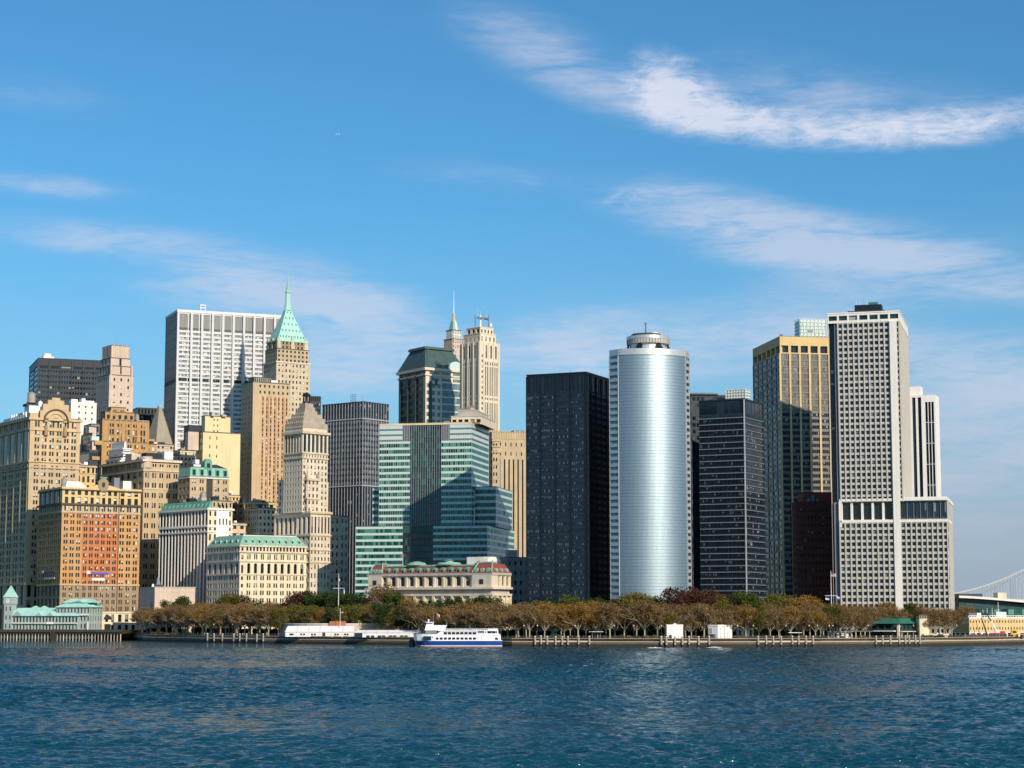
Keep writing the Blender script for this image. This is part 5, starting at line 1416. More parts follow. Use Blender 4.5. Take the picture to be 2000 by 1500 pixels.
for i in range(7): z = zz0 + (zz1 - zz0) * i / 6; m.box(xa, xb, yf, yf + .3, z - .12, z + .12); m.box(xa, xa + .3, yf, yf + 14, z - .12, z + .12)
b.part('lattice_cross', 'steel_grey').box((xa + xb) / 2 - 4, (xa + xb) / 2, yf - .1, yf, zz0 + 5, zz0 + 6.2)
for i, x in enumerate((.2, .5)): b.part('roof_vent', 'steel_grey', i).cyl(W_ * x * .1, 1, zt, zt + 1.6, .4, .6, 8)
b.finish(1170)

# --- maroon block
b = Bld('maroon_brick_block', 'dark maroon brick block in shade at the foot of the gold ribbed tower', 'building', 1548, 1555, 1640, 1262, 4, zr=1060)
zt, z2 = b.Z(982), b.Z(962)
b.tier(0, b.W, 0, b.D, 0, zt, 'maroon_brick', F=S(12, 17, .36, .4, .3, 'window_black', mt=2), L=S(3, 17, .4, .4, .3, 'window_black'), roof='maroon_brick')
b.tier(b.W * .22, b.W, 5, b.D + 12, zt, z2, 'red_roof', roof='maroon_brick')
for i in range(3): b.part('rooftop_unit', 'steel_grey', i).box(b.W * (.28 + .1 * i), b.W * (.35 + .1 * i), 1, 4, zt + .6, zt + 3 + i % 2 * 2)
b.finish(1165)

# --- white waffle tower
b = Bld('white_gridded_tower', 'tallest white tower of deep square windows standing on a wider gridded base', 'tower', 1621, 1759.5, 1779, 1200, -15.5, zr=800, D=72)
W_, D_ = b.W, b.D
D_ = b.D = max(D_, 26)
zt, zc_, zm1, zm0 = b.Z(608.5), b.Z(627), b.Z(979), b.Z(1016)
xg0, xg1, xp0, xp1 = b.U(1639), b.U(1740), b.U(1741), b.U(1754)
n = int(round((zc_ - zm1) / (12.02 * 1200 / F)))
def waffle(side, x0, x1, y0, y1, za, zb_, nc, nr):
    b.face(side, x0, x1, y0, y1, za, zb_, 'waffle_stone', S(nc, nr, .70, .62, .8, 'grid_glass', sill=.2))
    b.fins(side, nc, za, zb_, .62, .5, 'waffle_stone', x0, x1, y0, y1)
waffle('F', xg0, xg1, 0, D_, zm1, zc_, 10, n)
b.face('F', xg1, xp1 + .1, 0, D_, zm1, zc_, 'white_stone')
waffle('F', xp1 + .1, W_, 0, D_, zm1, zc_, 1, n)
b.face('F', 0, xg0, 4.5, D_, zm0 - 60, zc_, 'charcoal_metal', S(2, n + 16, .8, .6, .2, 'window_black'))
m = b.part('recess_pier', 'steel_grey'); m.box(xg0 * .62, xg0, .8, 4.6, zm0 - 60, zc_)
waffle('R', 0, W_, 0, D_, zm1, zc_, 8, n)
b.face('L', 0, W_, 0, D_, 0, zc_, 'waffle_stone'); b.face('K', 0, W_, 0, D_, 0, zc_, 'waffle_stone')
# crown
b.tier(-.3, W_ + .3, -.3, D_ + .3, zc_, zt, 'white_stone', F=S(7, 1, .82, .5, 1.2, 'window_teal', sill=.28), R=None, roof='white_stone')
b.pier('F', (xp0 + xp1) / 2, 0, zc_ - .01, xp1 - xp0, 1.4, 'white_stone', name='buttress_pier')
# base block
xe = b.U(1846)
xe2 = xe - .5
Db = 42
xb0 = b.U(1636)
zw = b.Z(1020)
nl = int(zw / (12.02 * 1200 / F))
waffle('F', xb0, xp0, -.6, Db, zw - nl * 12.02 * 1200 / F, zw, 10, nl)
waffle('F', xp1, xe, -.6, Db, zw - nl * 12.02 * 1200 / F, zw, 9, nl)
waffle('R', xb0, xe, -.6, Db, zw - nl * 12.02 * 1200 / F, zw, 8, nl)
b.face('F', xp0, xp1, -.6, Db, 0, zw, 'waffle_stone')
b.part('podium', 'waffle_stone').box(xb0, xe, -.55, Db, 0, zw - nl * 12.02 * 1200 / F)
b.part('base_parapet', 'white_stone').box(xb0 - .3, xe + .3, -1.0, Db, zw, zw + 1.6)
b.part('corner_post', 'white_stone').box(xe - .7, xe + .4, -1.1, .3, 0, zw)
b.part('recess_pier', 'steel_grey', 1).box(b.U(1625), xb0, 1, 10, 0, zm1)
# mechanical storey
zmb, zmt = zw + 1.6, b.Z(978)
b.face('F', xg0, xp0, 1.2, D_, zmb, zmt, 'white_stone', S(5, 1, .78, .94, 1.6, 'window_black', sill=.02))
b.face('F', xp1, xe2, 1.2, D_, zmb, zmt, 'steel_grey', S(7, 1, .92, .88, .6, 'ribbon_dark', cell=1.2, sill=.05))
b.face('R', xp1, xe2, 1.2, D_, zmb, zmt, 'waffle_stone')
b.part('belt_course', 'white_stone').box(xg0 - 1, xe2 + .3, -.4, D_, zmt, zmt + 1.5)
b.part('base_roof', 'white_stone').box(W_, xe2 + .2, -.2, D_, zmt + 1.4, zmt + 2.2)
for xx in (xg0 - .5,): b.part('buttress_pier', 'white_stone', 'l').box(xx - .8, xx + .9, -1, 1, zm0 - 4, zmt)
# roof plant
xa, xb = b.U(1671), b.U(1724)
zr0 = zt
b.part('penthouse', 'black_metal').box(xa, xb, 7, 18, zr0 + .7, b.Z(589)); b.part('penthouse', 'dark_roof', 1).box(b.U(1658), xb + 2, 5, 18, zr0 + .7, zr0 + 2.2)
b.part('roof_wing', 'dark_roof').frus(b.U(1658), b.U(1662), 5, 8, zr0 + 2.2, b.U(1658), b.U(1659), 5, 8, b.Z(601))
m = b.part('green_tank', 'green_roof'); m.tube((b.U(1698), 10, b.Z(588)), (b.U(1716), 10, b.Z(588)), 1.6, n=12)
for i, px in enumerate((1674, 1681, 1695)): b.part('mast', 'white_paint', i).tube((b.U(px), 9, b.Z(590)), (b.U(px), 9, b.Z(577)), .14, .06)
b.finish(1175)

# --- white and black striped tower
b = Bld('white_striped_tower', 'slim white tower with tall black glass slots right of the white gridded tower', 'tower', 1762, 1829, 1836, 1360, -20, zr=860)
W_, D_ = b.W, b.D
zt, z0 = b.Z(772), b.Z(980)
xs = b.U(1781); xm = b.U(1803)
b.face('F', 0, xs, 0, D_, 0, zt, 'white_paint')
b.face('F', xs, xm, 0, D_, 0, zt, 'white_paint', S(2, 1, .62, .99, .9, 'ribbon_ink', sill=.005))
xq = b.U(1808); xw = b.U(1826)
b.face('F', xm, xq, 0, D_, 0, zt, 'white_paint'); b.face('F', xw, W_, 0, D_, 0, zt, 'white_paint')
b.face('F', xq, xw, 0, D_, b.Z(784), zt, 'white_paint')
b.face('F', xq, xw, 0, D_, 0, b.Z(784), 'white_paint', S(3, 11, .80, .985, .5, 'ribbon_ink', sill=.008))
b.face('R', 0, W_, 0, D_, 0, zt, 'white_paint', S(4, 1, .2, .9, .5, 'window_black')); b.face('L', 0, W_, 0, D_, 0, zt, 'white_paint'); b.face('K', 0, W_, 0, D_, 0, zt, 'white_paint')
b.part('roof', 'white_stone').box(0, W_, 0, D_, zt, zt + .4)
b.part('lift_tower', 'white_stone').box(xs - 6, b.U(1798), 7, 16, zt - 5, b.Z(751))
b.finish(975)
# ================================================================== water, shore, ground
SHORE = [(-400, 1330), (0, 1320), (262, 1290), (285, 1240), (400, 1177), (520, 1131), (700, 1088), (840, 1062), (1000, 1012), (1300, 996), (1600, 1006), (1800, 1030), (2000, 1100), (2400, 1130)]
def shore(px):
    for (a, ya), (c, yc) in zip(SHORE[:-1], SHORE[1:]):
        if a <= px <= c: return ya + (yc - ya) * (px - a) / (c - a)
    return SHORE[0][1] if px < SHORE[0][0] else SHORE[-1][1]
def at0(px, off=0.0):
    Y = shore(px) + off
    return ((px - 1000) / F * Y * 1.0, Y)
pts = [at0(px) for px, Y in SHORE]
m = MB()
poly = [(-9000, 1330)] + pts + [(9000, 1130), (9000, 14000), (-9000, 14000)]
m.add([(x, y, GZ) for x, y in poly], [tuple(range(len(poly)))])
tag(m.build('ground', 'paving'), None, None, kind='structure')

def water():
    wm, nt, bs = newmat('water')
    bs.inputs['Base Color'].default_value = (.005, .056, .086, 1)
    bs.inputs['Roughness'].default_value = .10
    bs.inputs['IOR'].default_value = 1.33
    bs.inputs['Specular IOR Level'].default_value = .42
    t = nd(nt, 'ShaderNodeNewGeometry')
    def noise(sc, vec, det, rot):
        mp = nd(nt, 'ShaderNodeMapping')
        mp.inputs['Scale'].default_value = vec
        mp.inputs['Rotation'].default_value = (0, 0, R(rot))
        nt.links.new(t.outputs['Position'], mp.inputs[0])
        n = nd(nt, 'ShaderNodeTexNoise')
        n.inputs['Scale'].default_value = sc
        n.inputs['Detail'].default_value = det
        n.inputs['Roughness'].default_value = .6
        nt.links.new(mp.outputs[0], n.inputs['Vector'])
        return n.outputs['Fac']
    h = mth(nt, 'ADD', mth(nt, 'MULTIPLY', noise(1.5, (.5, 1, 1), 3, 14), .34), mth(nt, 'MULTIPLY', noise(.55, (.45, 1, 1), 4, -8), .85))
    h = mth(nt, 'ADD', h, mth(nt, 'MULTIPLY', noise(.13, (.5, 1, 1), 4, -12), 2.2))
    # gusts: calmer and rougher lanes
    gust = smooth(nt, noise(.012, (.35, 1, 1), 3, 6), .3, .7, .8, 1.1)
    bp = nd(nt, 'ShaderNodeBump')
    bp.inputs['Distance'].default_value = 1.25
    nt.links.new(gust, bp.inputs['Strength'])
    nt.links.new(h, bp.inputs['Height'])
    nt.links.new(bp.outputs[0], bs.inputs['Normal'])
    rg = np.random.RandomState(4)
    waves = []
    for i in range(70):
        lam = 0.9 * (6.0 / 0.9) ** rg.rand()
        th = rg.normal(0.35, .6) - math.pi / 2
        waves.append((2 * math.pi / lam * math.cos(th), 2 * math.pi / lam * math.sin(th), .0098 * lam * (1 if lam < 4 else .75), rg.rand() * 6.283))
    def hgt(x, y, fade):
        z = np.zeros_like(x); dx = np.zeros_like(x); dy = np.zeros_like(x)
        for kx, ky, a, ph in waves:
            p = kx * x + ky * y + ph
            s_, c_ = np.sin(p), np.cos(p)
            k = math.hypot(kx, ky)
            z += a * s_; dx -= .8 * a * kx / k * -c_; dy -= .8 * a * ky / k * -c_
        lanes = .75 + .35 * np.sin(x * .021 + y * .013 + 1.3) * np.sin(y * .027 - x * .006)
        return x + dx * fade * lanes, y + dy * fade * lanes, z * fade * lanes
    V, Fc = [], []
    base = 0
    for (x0, x1, y0, y1, st, far) in ((-140, 140, 105, 260, .32, 0), (-250, 250, 260, 600, .75, 1), (-420, 420, 600, 985, 1.7, 2)):
        nx, ny = int((x1 - x0) / st) + 1, int((y1 - y0) / st) + 1
        X, Y = np.meshgrid(np.linspace(x0, x1, nx), np.linspace(y0, y1, ny))
        fade = np.clip((x1 - np.abs(X)) / 14, 0, 1)
        fade *= (1, 1, np.clip((985 - Y) / 30, 0, 1))[far] if far else np.clip((Y - 105) / 8, 0, 1)
        xx, yy, zz = hgt(X, Y, fade)
        V.append(np.stack([xx, yy, zz], -1).reshape(-1, 3))
        idx = base + np.arange(nx * ny).reshape(ny, nx)
        Fc.append(np.stack([idx[:-1, :-1], idx[:-1, 1:], idx[1:, 1:], idx[1:, :-1]], -1).reshape(-1, 4))
        base += nx * ny
    for (x0, x1, y0, y1) in ((-20000, 20000, -4000, 105), (-20000, -140, 105, 260), (140, 20000, 105, 260), (-20000, -250, 260, 600), (250, 20000, 260, 600), (-20000, -420, 600, 985), (420, 20000, 600, 985), (-20000, 20000, 985, 1345)):
        V.append(np.array([(x0, y0, 0), (x1, y0, 0), (x1, y1, 0), (x0, y1, 0)], float))
        Fc.append(np.array([[base, base + 1, base + 2, base + 3]]))
        base += 4
    V = np.concatenate(V); Fc = np.concatenate(Fc)
    me = bpy.data.meshes.new('water')
    me.vertices.add(len(V)); me.vertices.foreach_set('co', V.astype(np.float32).ravel())
    me.loops.add(Fc.size); me.loops.foreach_set('vertex_index', Fc.astype(np.int32).ravel())
    me.polygons.add(len(Fc)); me.polygons.foreach_set('loop_start', (np.arange(len(Fc)) * 4).astype(np.int32))
    me.polygons.foreach_set('use_smooth', np.ones(len(Fc), dtype=bool))
    me.update(calc_edges=True)
    me.materials.append(wm)
    o = bpy.data.objects.new('water', me)
    COL.objects.link(o)
    tag(o, None, None, kind='structure')
water()

# ------------------------------------------------------------------ quay wall
def quay():
    root = thing('quay_wall', 'brown stone quay wall with pale coping along the whole park shore', 'wall', (0, 0, 0))
    px = list(range(-400, 281, 20)) + [285] + list(range(300, 2401, 20))
    def strip(name, mat, prof, key=None):
        """sweep a closed profile [(offset inland, z)] along the shore"""
        m = MB()
        rows = []
        for p in px:
            rows.append([at0(p, o) + (z,) for o, z in prof])
        n = len(prof)
        vs = [v for r in rows for v in r]
        fs = []
        for i in range(len(px) - 1):
            for j in range(n):
                a, c = i * n + j, i * n + (j + 1) % n
                fs.append((a, c, c + n, a + n))
        m.add(vs, fs)
        return m.build(name, mat, root)
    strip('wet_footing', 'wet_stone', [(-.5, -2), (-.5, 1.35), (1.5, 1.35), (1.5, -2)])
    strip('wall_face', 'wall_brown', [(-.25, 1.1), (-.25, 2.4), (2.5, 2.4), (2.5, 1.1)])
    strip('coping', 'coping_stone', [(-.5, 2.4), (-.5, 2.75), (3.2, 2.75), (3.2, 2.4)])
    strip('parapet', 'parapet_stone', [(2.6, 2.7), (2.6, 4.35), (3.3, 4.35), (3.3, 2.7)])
    strip('railing', 'steel_grey', [(2.9, 5.25), (2.9, 5.33), (3.0, 5.33), (3.0, 5.25)])
    m = MB()
    for p in np.arange(288, 2100, 4.5):
        x, y = at0(p, 2.95)
        m.box(x - .04, x + .04, y - .04, y + .04, 4.3, 5.3)
    m.build('railing_posts', 'steel_grey', root)
quay()
WORD = ['first', 'second', 'third', 'fourth', 'fifth', 'sixth', 'seventh', 'eighth', 'ninth', 'tenth', 'eleventh', 'twelfth', 'thirteenth', 'fourteenth', 'fifteenth', 'sixteenth', 'seventeenth', 'eighteenth', 'nineteenth', 'twentieth']
def ordinal_labels(items, fmt_one, fmt_many):
    """items: [(px, object)] that look alike and share a place; numbered from the left"""
    items.sort(key=lambda t: t[0])
    for i, (p, o) in enumerate(items):
        o['label'] = fmt_one if len(items) == 1 else fmt_many % WORD[i]
# mooring posts
def posts():
    groups = [('left of the white tents', [410, 423, 439, 461, 473, 486, 506, 518]),
              ('right of the ferry', [1045, 1056, 1068, 1084, 1097, 1108.5, 1129, 1150]),
              ('before the two white pavilions', [1289, 1299, 1316, 1330, 1343, 1361.5, 1381.5]),
              ('below the gold ribbed tower', [1477, 1492.5, 1506, 1521, 1543, 1555.5, 1570, 1583]),
              ('before the green roofed restaurant', [1705, 1718, 1733, 1750, 1762, 1770, 1781.5, 1790])]
    proto = None
    for place, pxs in groups:
        its = []
        for p in pxs:
            x, y = at0(p, -1.2)
            if proto is None:
                proto = r = thing('mooring_post', '', 'post', (x, y, 0), 0, 'grey mooring posts along the quay')
                m = MB(); m.cyl(0, 0, -1.5, 1.3, .55, .5, 10); m.build('wet_foot', 'wet_stone', r)
                m = MB(); m.cyl(0, 0, 1.3, 5.3, .5, .46, 10); m.build('shaft', 'weathered_wood', r)
                m = MB(); m.cyl(0, 0, 5.3, 5.55, .5, .42, 10); m.build('cap', 'white_stone', r)
            else:
                r = copy_tree(proto)
                r.location = (x + rnd.uniform(-.1, .1), y, rnd.uniform(-.25, .1))
            its.append((p, r))
        ordinal_labels(its, '', '%s from left of the grey mooring posts ' + place)
        a, c = at0(pxs[0], -.6), at0(pxs[-1], -.6)
        r = thing('fender_beam', 'pale timber fender beam linking the mooring posts ' + place, 'fender', (a[0], a[1], 0), math.atan2(c[1] - a[1], c[0] - a[0]))
        L = math.hypot(c[0] - a[0], c[1] - a[1])
        m = MB(); m.box(-.6, L + .6, -.3, .2, 2.3, 3.1); m.build('rail', 'coping_stone', r)
        m = MB(); m.box(-.6, L + .6, -.25, .15, .2, 1.7); m.build('dark_gap', 'wet_stone', r)  # dark strip put in for the shaded gap under the rail
posts()
# ================================================================== trees
def grow(seed, H, rad, bare, nleaf, lsize, base=.3, flat=1.0, limbs=6):
    r = random.Random(seed)
    tr = MB()
    tips = []
    def branch(p, d, L, rr, lev):
        q = p
        n = 2
        for i in range(n):
            d2 = (d + Vector((r.uniform(-.2, .2), r.uniform(-.2, .2), r.uniform(-.05, .18)))).normalized()
            q2 = q + d2 * (L / n)
            tr.tube(q, q2, rr * (1 - .3 * i / n), rr * (1 - .3 * (i + 1) / n), 5 if lev < 2 else 3)
            q, d = q2, d2
            tips.append((q.copy(), lev))
        if lev >= 3 or rr < .03: return
        for i in range(r.choice((2, 3, 3))):
            a = d.orthogonal().normalized(); a.rotate(Matrix.Rotation(r.uniform(0, 6.28), 3, d))
            nd_ = (d + a * r.uniform(.5, .95)).normalized()
            nd_.z = abs(nd_.z) * .8 + .05
            branch(q, nd_.normalized(), L * r.uniform(.58, .78), rr * .58, lev + 1)
    h0 = H * base
    r0 = H * .018
    q = Vector((r.uniform(-.2, .2), r.uniform(-.2, .2), h0))
    tr.tube((0, 0, -.3), q, r0 * 1.25, r0, 8)
    for i in range(limbs):
        t = 6.283 * (i + r.uniform(-.3, .3)) / limbs
        up = r.uniform(.75, 1.5)
        branch(q - Vector((0, 0, r.uniform(0, .12) * H * base)), Vector((math.cos(t), math.sin(t), up)).normalized(), H * r.uniform(.22, .30), r0 * .55, 0)
    branch(q, Vector((r.uniform(-.15, .15), r.uniform(-.15, .15), 1)).normalized(), H * .3, r0 * .7, 0)
    lf = MB()
    zc, hz = H * (base + 1) / 2 + H * .04, H * (1 - base) / 2
    lob = [(Vector((math.cos(t) * r.uniform(.25, .6), math.sin(t) * r.uniform(.25, .6), r.uniform(-.5, .75))), r.uniform(.32, .55)) for t in [6.283 * k / 13 for k in range(13)]] + [(Vector((0, 0, .55)), .45), (Vector((.1, .1, .2)), .5)]
    good = [t for t, l in tips if l >= 1]
    n = 0
    guard = 0
    while n < nleaf and guard < nleaf * 8:
        guard += 1
        if bare and r.random() < .5:
            c = r.choice(good) + Vector((r.gauss(0, 1), r.gauss(0, 1), r.gauss(0, .8))) * H * .035
            e = Vector((c.x / rad, c.y / rad, (c.z - zc) / hz))
            if e.length > 1.12: continue
        else:
            b_, s_ = r.choice(lob)
            v = Vector((r.gauss(0, 1), r.gauss(0, 1), r.gauss(0, 1))).normalized() * s_ * (r.random() ** (.45))
            e = b_ + v
            if e.length > 1.1: continue
            c = Vector((e.x * rad, e.y * rad, zc + e.z * hz))
        s = lsize * r.uniform(.55, 1.25)
        nrm = Vector((r.gauss(0, 1), r.gauss(0, 1), r.gauss(.5, 1))).normalized()
        a = nrm.orthogonal().normalized(); a.rotate(Matrix.Rotation(r.uniform(0, 6.28), 3, nrm)); b2 = nrm.cross(a)
        k = r.uniform(.5, .9)
        lf.quad(tuple(c - a * s * .5), tuple(c - b2 * s * .5 * k), tuple(c + a * s * .5), tuple(c + b2 * s * .5 * k))
        n += 1
    return tr, lf
KIND = {}
def kind(key, label, leafm, bark, seeds, **kw):
    ps = []
    for sd_ in seeds:
        tr, lf = grow(sd_, 18.0, **kw)
        ps.append((tr.mesh('trunk', bark), lf.mesh('crown', leafm)))
    KIND[key] = (label, ps)
kind('b', 'brown leaved plane tree', 'leaf_brown', 'bark_pale', (1, 2, 3, 4, 5), rad=7.0, bare=True, nleaf=3800, lsize=.66, base=.26)
kind('a', 'amber leaved tree', 'leaf_amber', 'bark_pale', (11, 12, 13), rad=6.6, bare=True, nleaf=4000, lsize=.70, base=.25)
kind('o', 'olive leaved tree', 'leaf_olive', 'bark_dark', (21, 22, 23), rad=6.4, bare=False, nleaf=3600, lsize=.74, base=.2)
kind('g', 'dark green tree', 'leaf_green', 'bark_dark', (31, 32, 33), rad=6.6, bare=False, nleaf=3800, lsize=.76, base=.16)
kind('l', 'lime green tree', 'leaf_lime', 'bark_dark', (41, 42), rad=5.6, bare=False, nleaf=3400, lsize=.72, base=.18)
kind('r', 'dark red tree', 'leaf_red', 'bark_dark', (51, 52, 53), rad=6.2, bare=False, nleaf=3600, lsize=.72, base=.18)
PLACES = [(0, 400, 'below the striped block'), (400, 560, 'below the cream mansard building'), (560, 700, 'behind the gabled tent'), (700, 820, 'behind the flat tent'), (820, 1010, 'behind the ferry'),
          (1010, 1190, 'before the black tower'), (1190, 1352, 'before the silver cylinder'), (1352, 1495, 'before the dark banded tower'), (1495, 1630, 'before the gold ribbed tower'), (1630, 1900, 'before the white gridded tower')]
def place_of(px):
    for a, c, t in PLACES:
        if a <= px < c: return t
    return PLACES[-1][2]
TREES = {}
def tree(k, px, off, ytop, wide=1.0, row='front row'):
    label, ps = KIND[k]
    x, Y = at0(px, off)
    H = max(6.0, zat(ytop, Y) - GZ)
    i = rnd.randrange(len(ps))
    o = thing('tree', label, 'tree', (x, Y, GZ), rnd.uniform(0, 6.28), 'trees in the waterfront park')
    s_ = H / 18.6
    wd = s_ * wide if H > 12 else s_ * wide * 1.15
    o.scale = (wd, wd, s_)
    for nm, me in (('trunk', ps[i][0]), ('crown', ps[i][1])):
        c = bpy.data.objects.new(nm, me)
        COL.objects.link(c)
        c.parent = o
    TREES.setdefault((label, row, place_of(px)), []).append((px, o))
BACK = [(290, 1188, 'b'), (302, 1181, 'o'), (320, 1174, 'g'), (338, 1178, 'g'), (358, 1167, 'g'), (372, 1176, 'g'), (392, 1180, 'b'), (412, 1181, 'a'), (436, 1176, 'g'), (455, 1161, 'o'), (474, 1166, 'r'), (492, 1178, 'b'), (512, 1174, 'g'), (532, 1180, 'a'), (550, 1180, 'r'),
        (572, 1161, 'r'), (597, 1157, 'r'), (618, 1160, 'g'), (638, 1158, 'g'), (655, 1161, 'g'), (676, 1166, 'g'), (692, 1162, 'g'), (708, 1166, 'g'), (724, 1172, 'g'), (746, 1143, 'b'), (768, 1160, 'g'), (788, 1164, 'a'), (806, 1168, 'b'), (828, 1178, 'g'), (850, 1175, 'g'), (872, 1173, 'g'),
        (892, 1170, 'g'), (914, 1172, 'g'), (934, 1170, 'g'), (955, 1165, 'g'), (976, 1180, 'b'), (998, 1184, 'a'), (1018, 1182, 'a'), (1044, 1174, 'o'), (1064, 1175, 'o'), (1085, 1179, 'g'), (1110, 1164, 'l'), (1124, 1174, 'g'), (1140, 1178, 'a'), (1156, 1170, 'g'), (1168, 1176, 'a'),
        (1188, 1176, 'g'), (1207, 1174, 'r'), (1220, 1162, 'o'), (1236, 1158, 'o'), (1256, 1163, 'o'), (1280, 1165, 'o'), (1298, 1168, 'o'), (1319, 1151, 'r'), (1341, 1151, 'r'), (1366, 1158, 'r'), (1386, 1154, 'r'), (1402, 1164, 'o'), (1420, 1163, 'r'), (1432, 1168, 'g'), (1446, 1160, 'l'),
        (1460, 1163, 'l'), (1486, 1170, 'l'), (1499, 1177, 'o'), (1512, 1160, 'o'), (1532, 1164, 'o'), (1552, 1168, 'a'), (1574, 1167, 'a'), (1590, 1177, 'a'), (1610, 1183, 'a'), (1640, 1186, 'a'), (1668, 1185, 'a'), (1700, 1184, 'b'), (1726, 1178, 'a'), (1744, 1184, 'b'), (1770, 1182, 'l'), (1790, 1180, 'b'), (1812, 1188, 'b'), (1840, 1190, 'b'), (1878, 1182, 'b')]
for px, yt, k in BACK:
    tree(k, px, rnd.uniform(62, 80), yt - 4, 1.08, 'back row')
MID = {1: 'bboagbabo'}
for i, p in enumerate(range(288, 1870, 21)):      # dim far rank under the canopy
    tree('obao'[i % 4], p + rnd.uniform(-5, 5), rnd.uniform(84, 92) if 1170 < p < 1370 else rnd.uniform(88, 104), 1188 + rnd.uniform(0, 9), 1.2, 'far rank')
px = 292
while px < 1700:
    col = 'b'
    if 540 < px < 640: col = rnd.choice('oooa')
    elif 640 <= px < 760: col = rnd.choice('ggoo')
    elif 760 <= px < 830: col = rnd.choice('gboa')
    elif 1330 < px < 1430: col = rnd.choice('oobo')
    elif 1060 < px < 1180: col = rnd.choice('aaabg')
    elif 1200 < px < 1230 or 1330 < px < 1345: col = 'r'
    else: col = rnd.choice('bbbba')
    tree(col, px, rnd.uniform(34, 50), 1176 + rnd.uniform(-2, 11), 1.08, 'middle row')
    px += rnd.uniform(15, 22)
FRONT = [284, 300, 316, 332, 347, 362, 383, 401, 416, 429, 445, 468, 482, 494, 511, 528, 547, 838, 856, 872, 887, 902, 926, 944, 960, 978, 1008, 1034, 1063, 1101, 1128, 1143, 1166, 1190, 1217, 1257, 1284, 1304, 1348, 1372, 1405, 1426, 1453, 1478, 1500, 1517, 1540, 1565, 1588, 1604, 1622, 1645, 1666, 1684, 1822, 1838, 1852]
for p in FRONT:
    yt = 1190 + rnd.uniform(-11, 9) if p < 1000 else 1186 + rnd.uniform(-12, 11)
    if 1200 < p < 1300: yt -= 12
    tree('a' if 1095 < p < 1180 else rnd.choices('bao', (8, 2, 1))[0], p, rnd.uniform(12, 20), yt, 1.12, 'front row')
for (label, row, place), its in TREES.items():
    n = label.split()
    ordinal_labels(its, '%s in the %s %s' % (label, row, place), '%%s from left of %ss, %s %s' % (label, row, place))
# low shrubs on the lawn edge
def shrubs():
    r = random.Random(5)
    m = MB()
    for i in range(700):
        v = Vector((r.gauss(0, 1), r.gauss(0, 1), abs(r.gauss(0, 1)))).normalized() * (r.random() ** .4)
        c = Vector((v.x * 1.9, v.y * 1.2, v.z * 1.5)); s = r.uniform(.2, .5)
        nrm = Vector((r.gauss(0, 1), r.gauss(0, 1), r.gauss(.4, 1))).normalized(); a = nrm.orthogonal().normalized() * s; b2 = nrm.cross(a)
        m.quad(tuple(c - a), tuple(c - b2), tuple(c + a), tuple(c + b2))
    mes = {k: m.mesh('foliage', k) for k in ('leaf_olive', 'leaf_green', 'leaf_amber')}
    st = MB()
    for i in range(5): st.tube((0, 0, -.1), (r.uniform(-.9, .9), r.uniform(-.6, .6), 1.1), .06, .03, 4)
    sm = st.mesh('stem', 'bark_dark')
    g = {}
    for i, p in enumerate([303, 312, 322, 331, 352, 374, 1048, 1075, 1090, 1180, 1196, 1212, 1228, 1244, 1262, 1276, 1295, 1356, 1440, 1448, 1462, 1474, 1488, 1500, 1535, 1560, 1586, 1600, 1640, 1680, 1805, 1812, 1830, 1846, 1868]):
        k = 'leaf_amber' if p < 340 else r.choice(('leaf_olive', 'leaf_green'))
        nm = {'leaf_olive': 'olive', 'leaf_green': 'dark green', 'leaf_amber': 'yellowish'}[k]
        x, y = at0(p, r.uniform(6, 9))
        o = thing('shrub', '', 'shrub', (x, y, GZ), r.uniform(0, 6.28), 'shrubs on the lawn edge')
        s_ = r.uniform(.8, 1.3); o.scale = (s_, s_, s_)
        for q, me in (('foliage', mes[k]), ('stem', sm)):
            c = bpy.data.objects.new(q, me); COL.objects.link(c); c.parent = o
        g.setdefault((nm, place_of(p)), []).append((p, o))
    for (nm, pl), its in g.items():
        ordinal_labels(its, 'low %s shrub on the lawn edge %s' % (nm, pl), '%%s from left of low %s shrubs %s' % (nm, pl))
shrubs()
# lawn strip under the trees
m = MB()
pxs = list(range(290, 1900, 20))
a = [at0(p, 7.0) for p in pxs]; c = [at0(p, 95.0) for p in pxs]
m.add([(x, y, GZ + .004) for x, y in a] + [(x, y, GZ + .004) for x, y in c], [(i, i + 1, len(pxs) + i + 1, len(pxs) + i) for i in range(len(pxs) - 1)])
tag(m.build('lawn', 'lawn'), None, None, kind='structure')

# hedges added to stand in for the dark shade under the canopy
def hedges():
    r = random.Random(9)
    m = MB()
    for i in range(2600):
        c = Vector((r.uniform(-9, 9), r.uniform(-1.2, 1.2), r.uniform(.1, 3.6) + r.gauss(0, .15)))
        s = r.uniform(.3, .65)
        nrm = Vector((r.gauss(0, 1), r.gauss(-.6, 1), r.gauss(.4, 1))).normalized(); a = nrm.orthogonal().normalized() * s; b2 = nrm.cross(a)
        m.quad(tuple(c - a), tuple(c - b2), tuple(c + a), tuple(c + b2))
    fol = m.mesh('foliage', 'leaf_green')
    g = {}
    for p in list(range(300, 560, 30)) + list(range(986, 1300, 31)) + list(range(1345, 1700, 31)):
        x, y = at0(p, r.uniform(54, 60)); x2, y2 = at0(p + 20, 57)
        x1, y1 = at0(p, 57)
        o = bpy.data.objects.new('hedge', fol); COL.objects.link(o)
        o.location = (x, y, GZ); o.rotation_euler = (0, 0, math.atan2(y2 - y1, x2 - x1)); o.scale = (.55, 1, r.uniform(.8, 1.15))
        tag(o, '', 'hedge', 'added dark hedges under the park trees')
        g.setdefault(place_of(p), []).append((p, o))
    for pl, its in g.items(): ordinal_labels(its, 'added dark hedge under the trees %s' % pl, '%%s from left of added dark hedges under trees %s' % pl)
hedges()
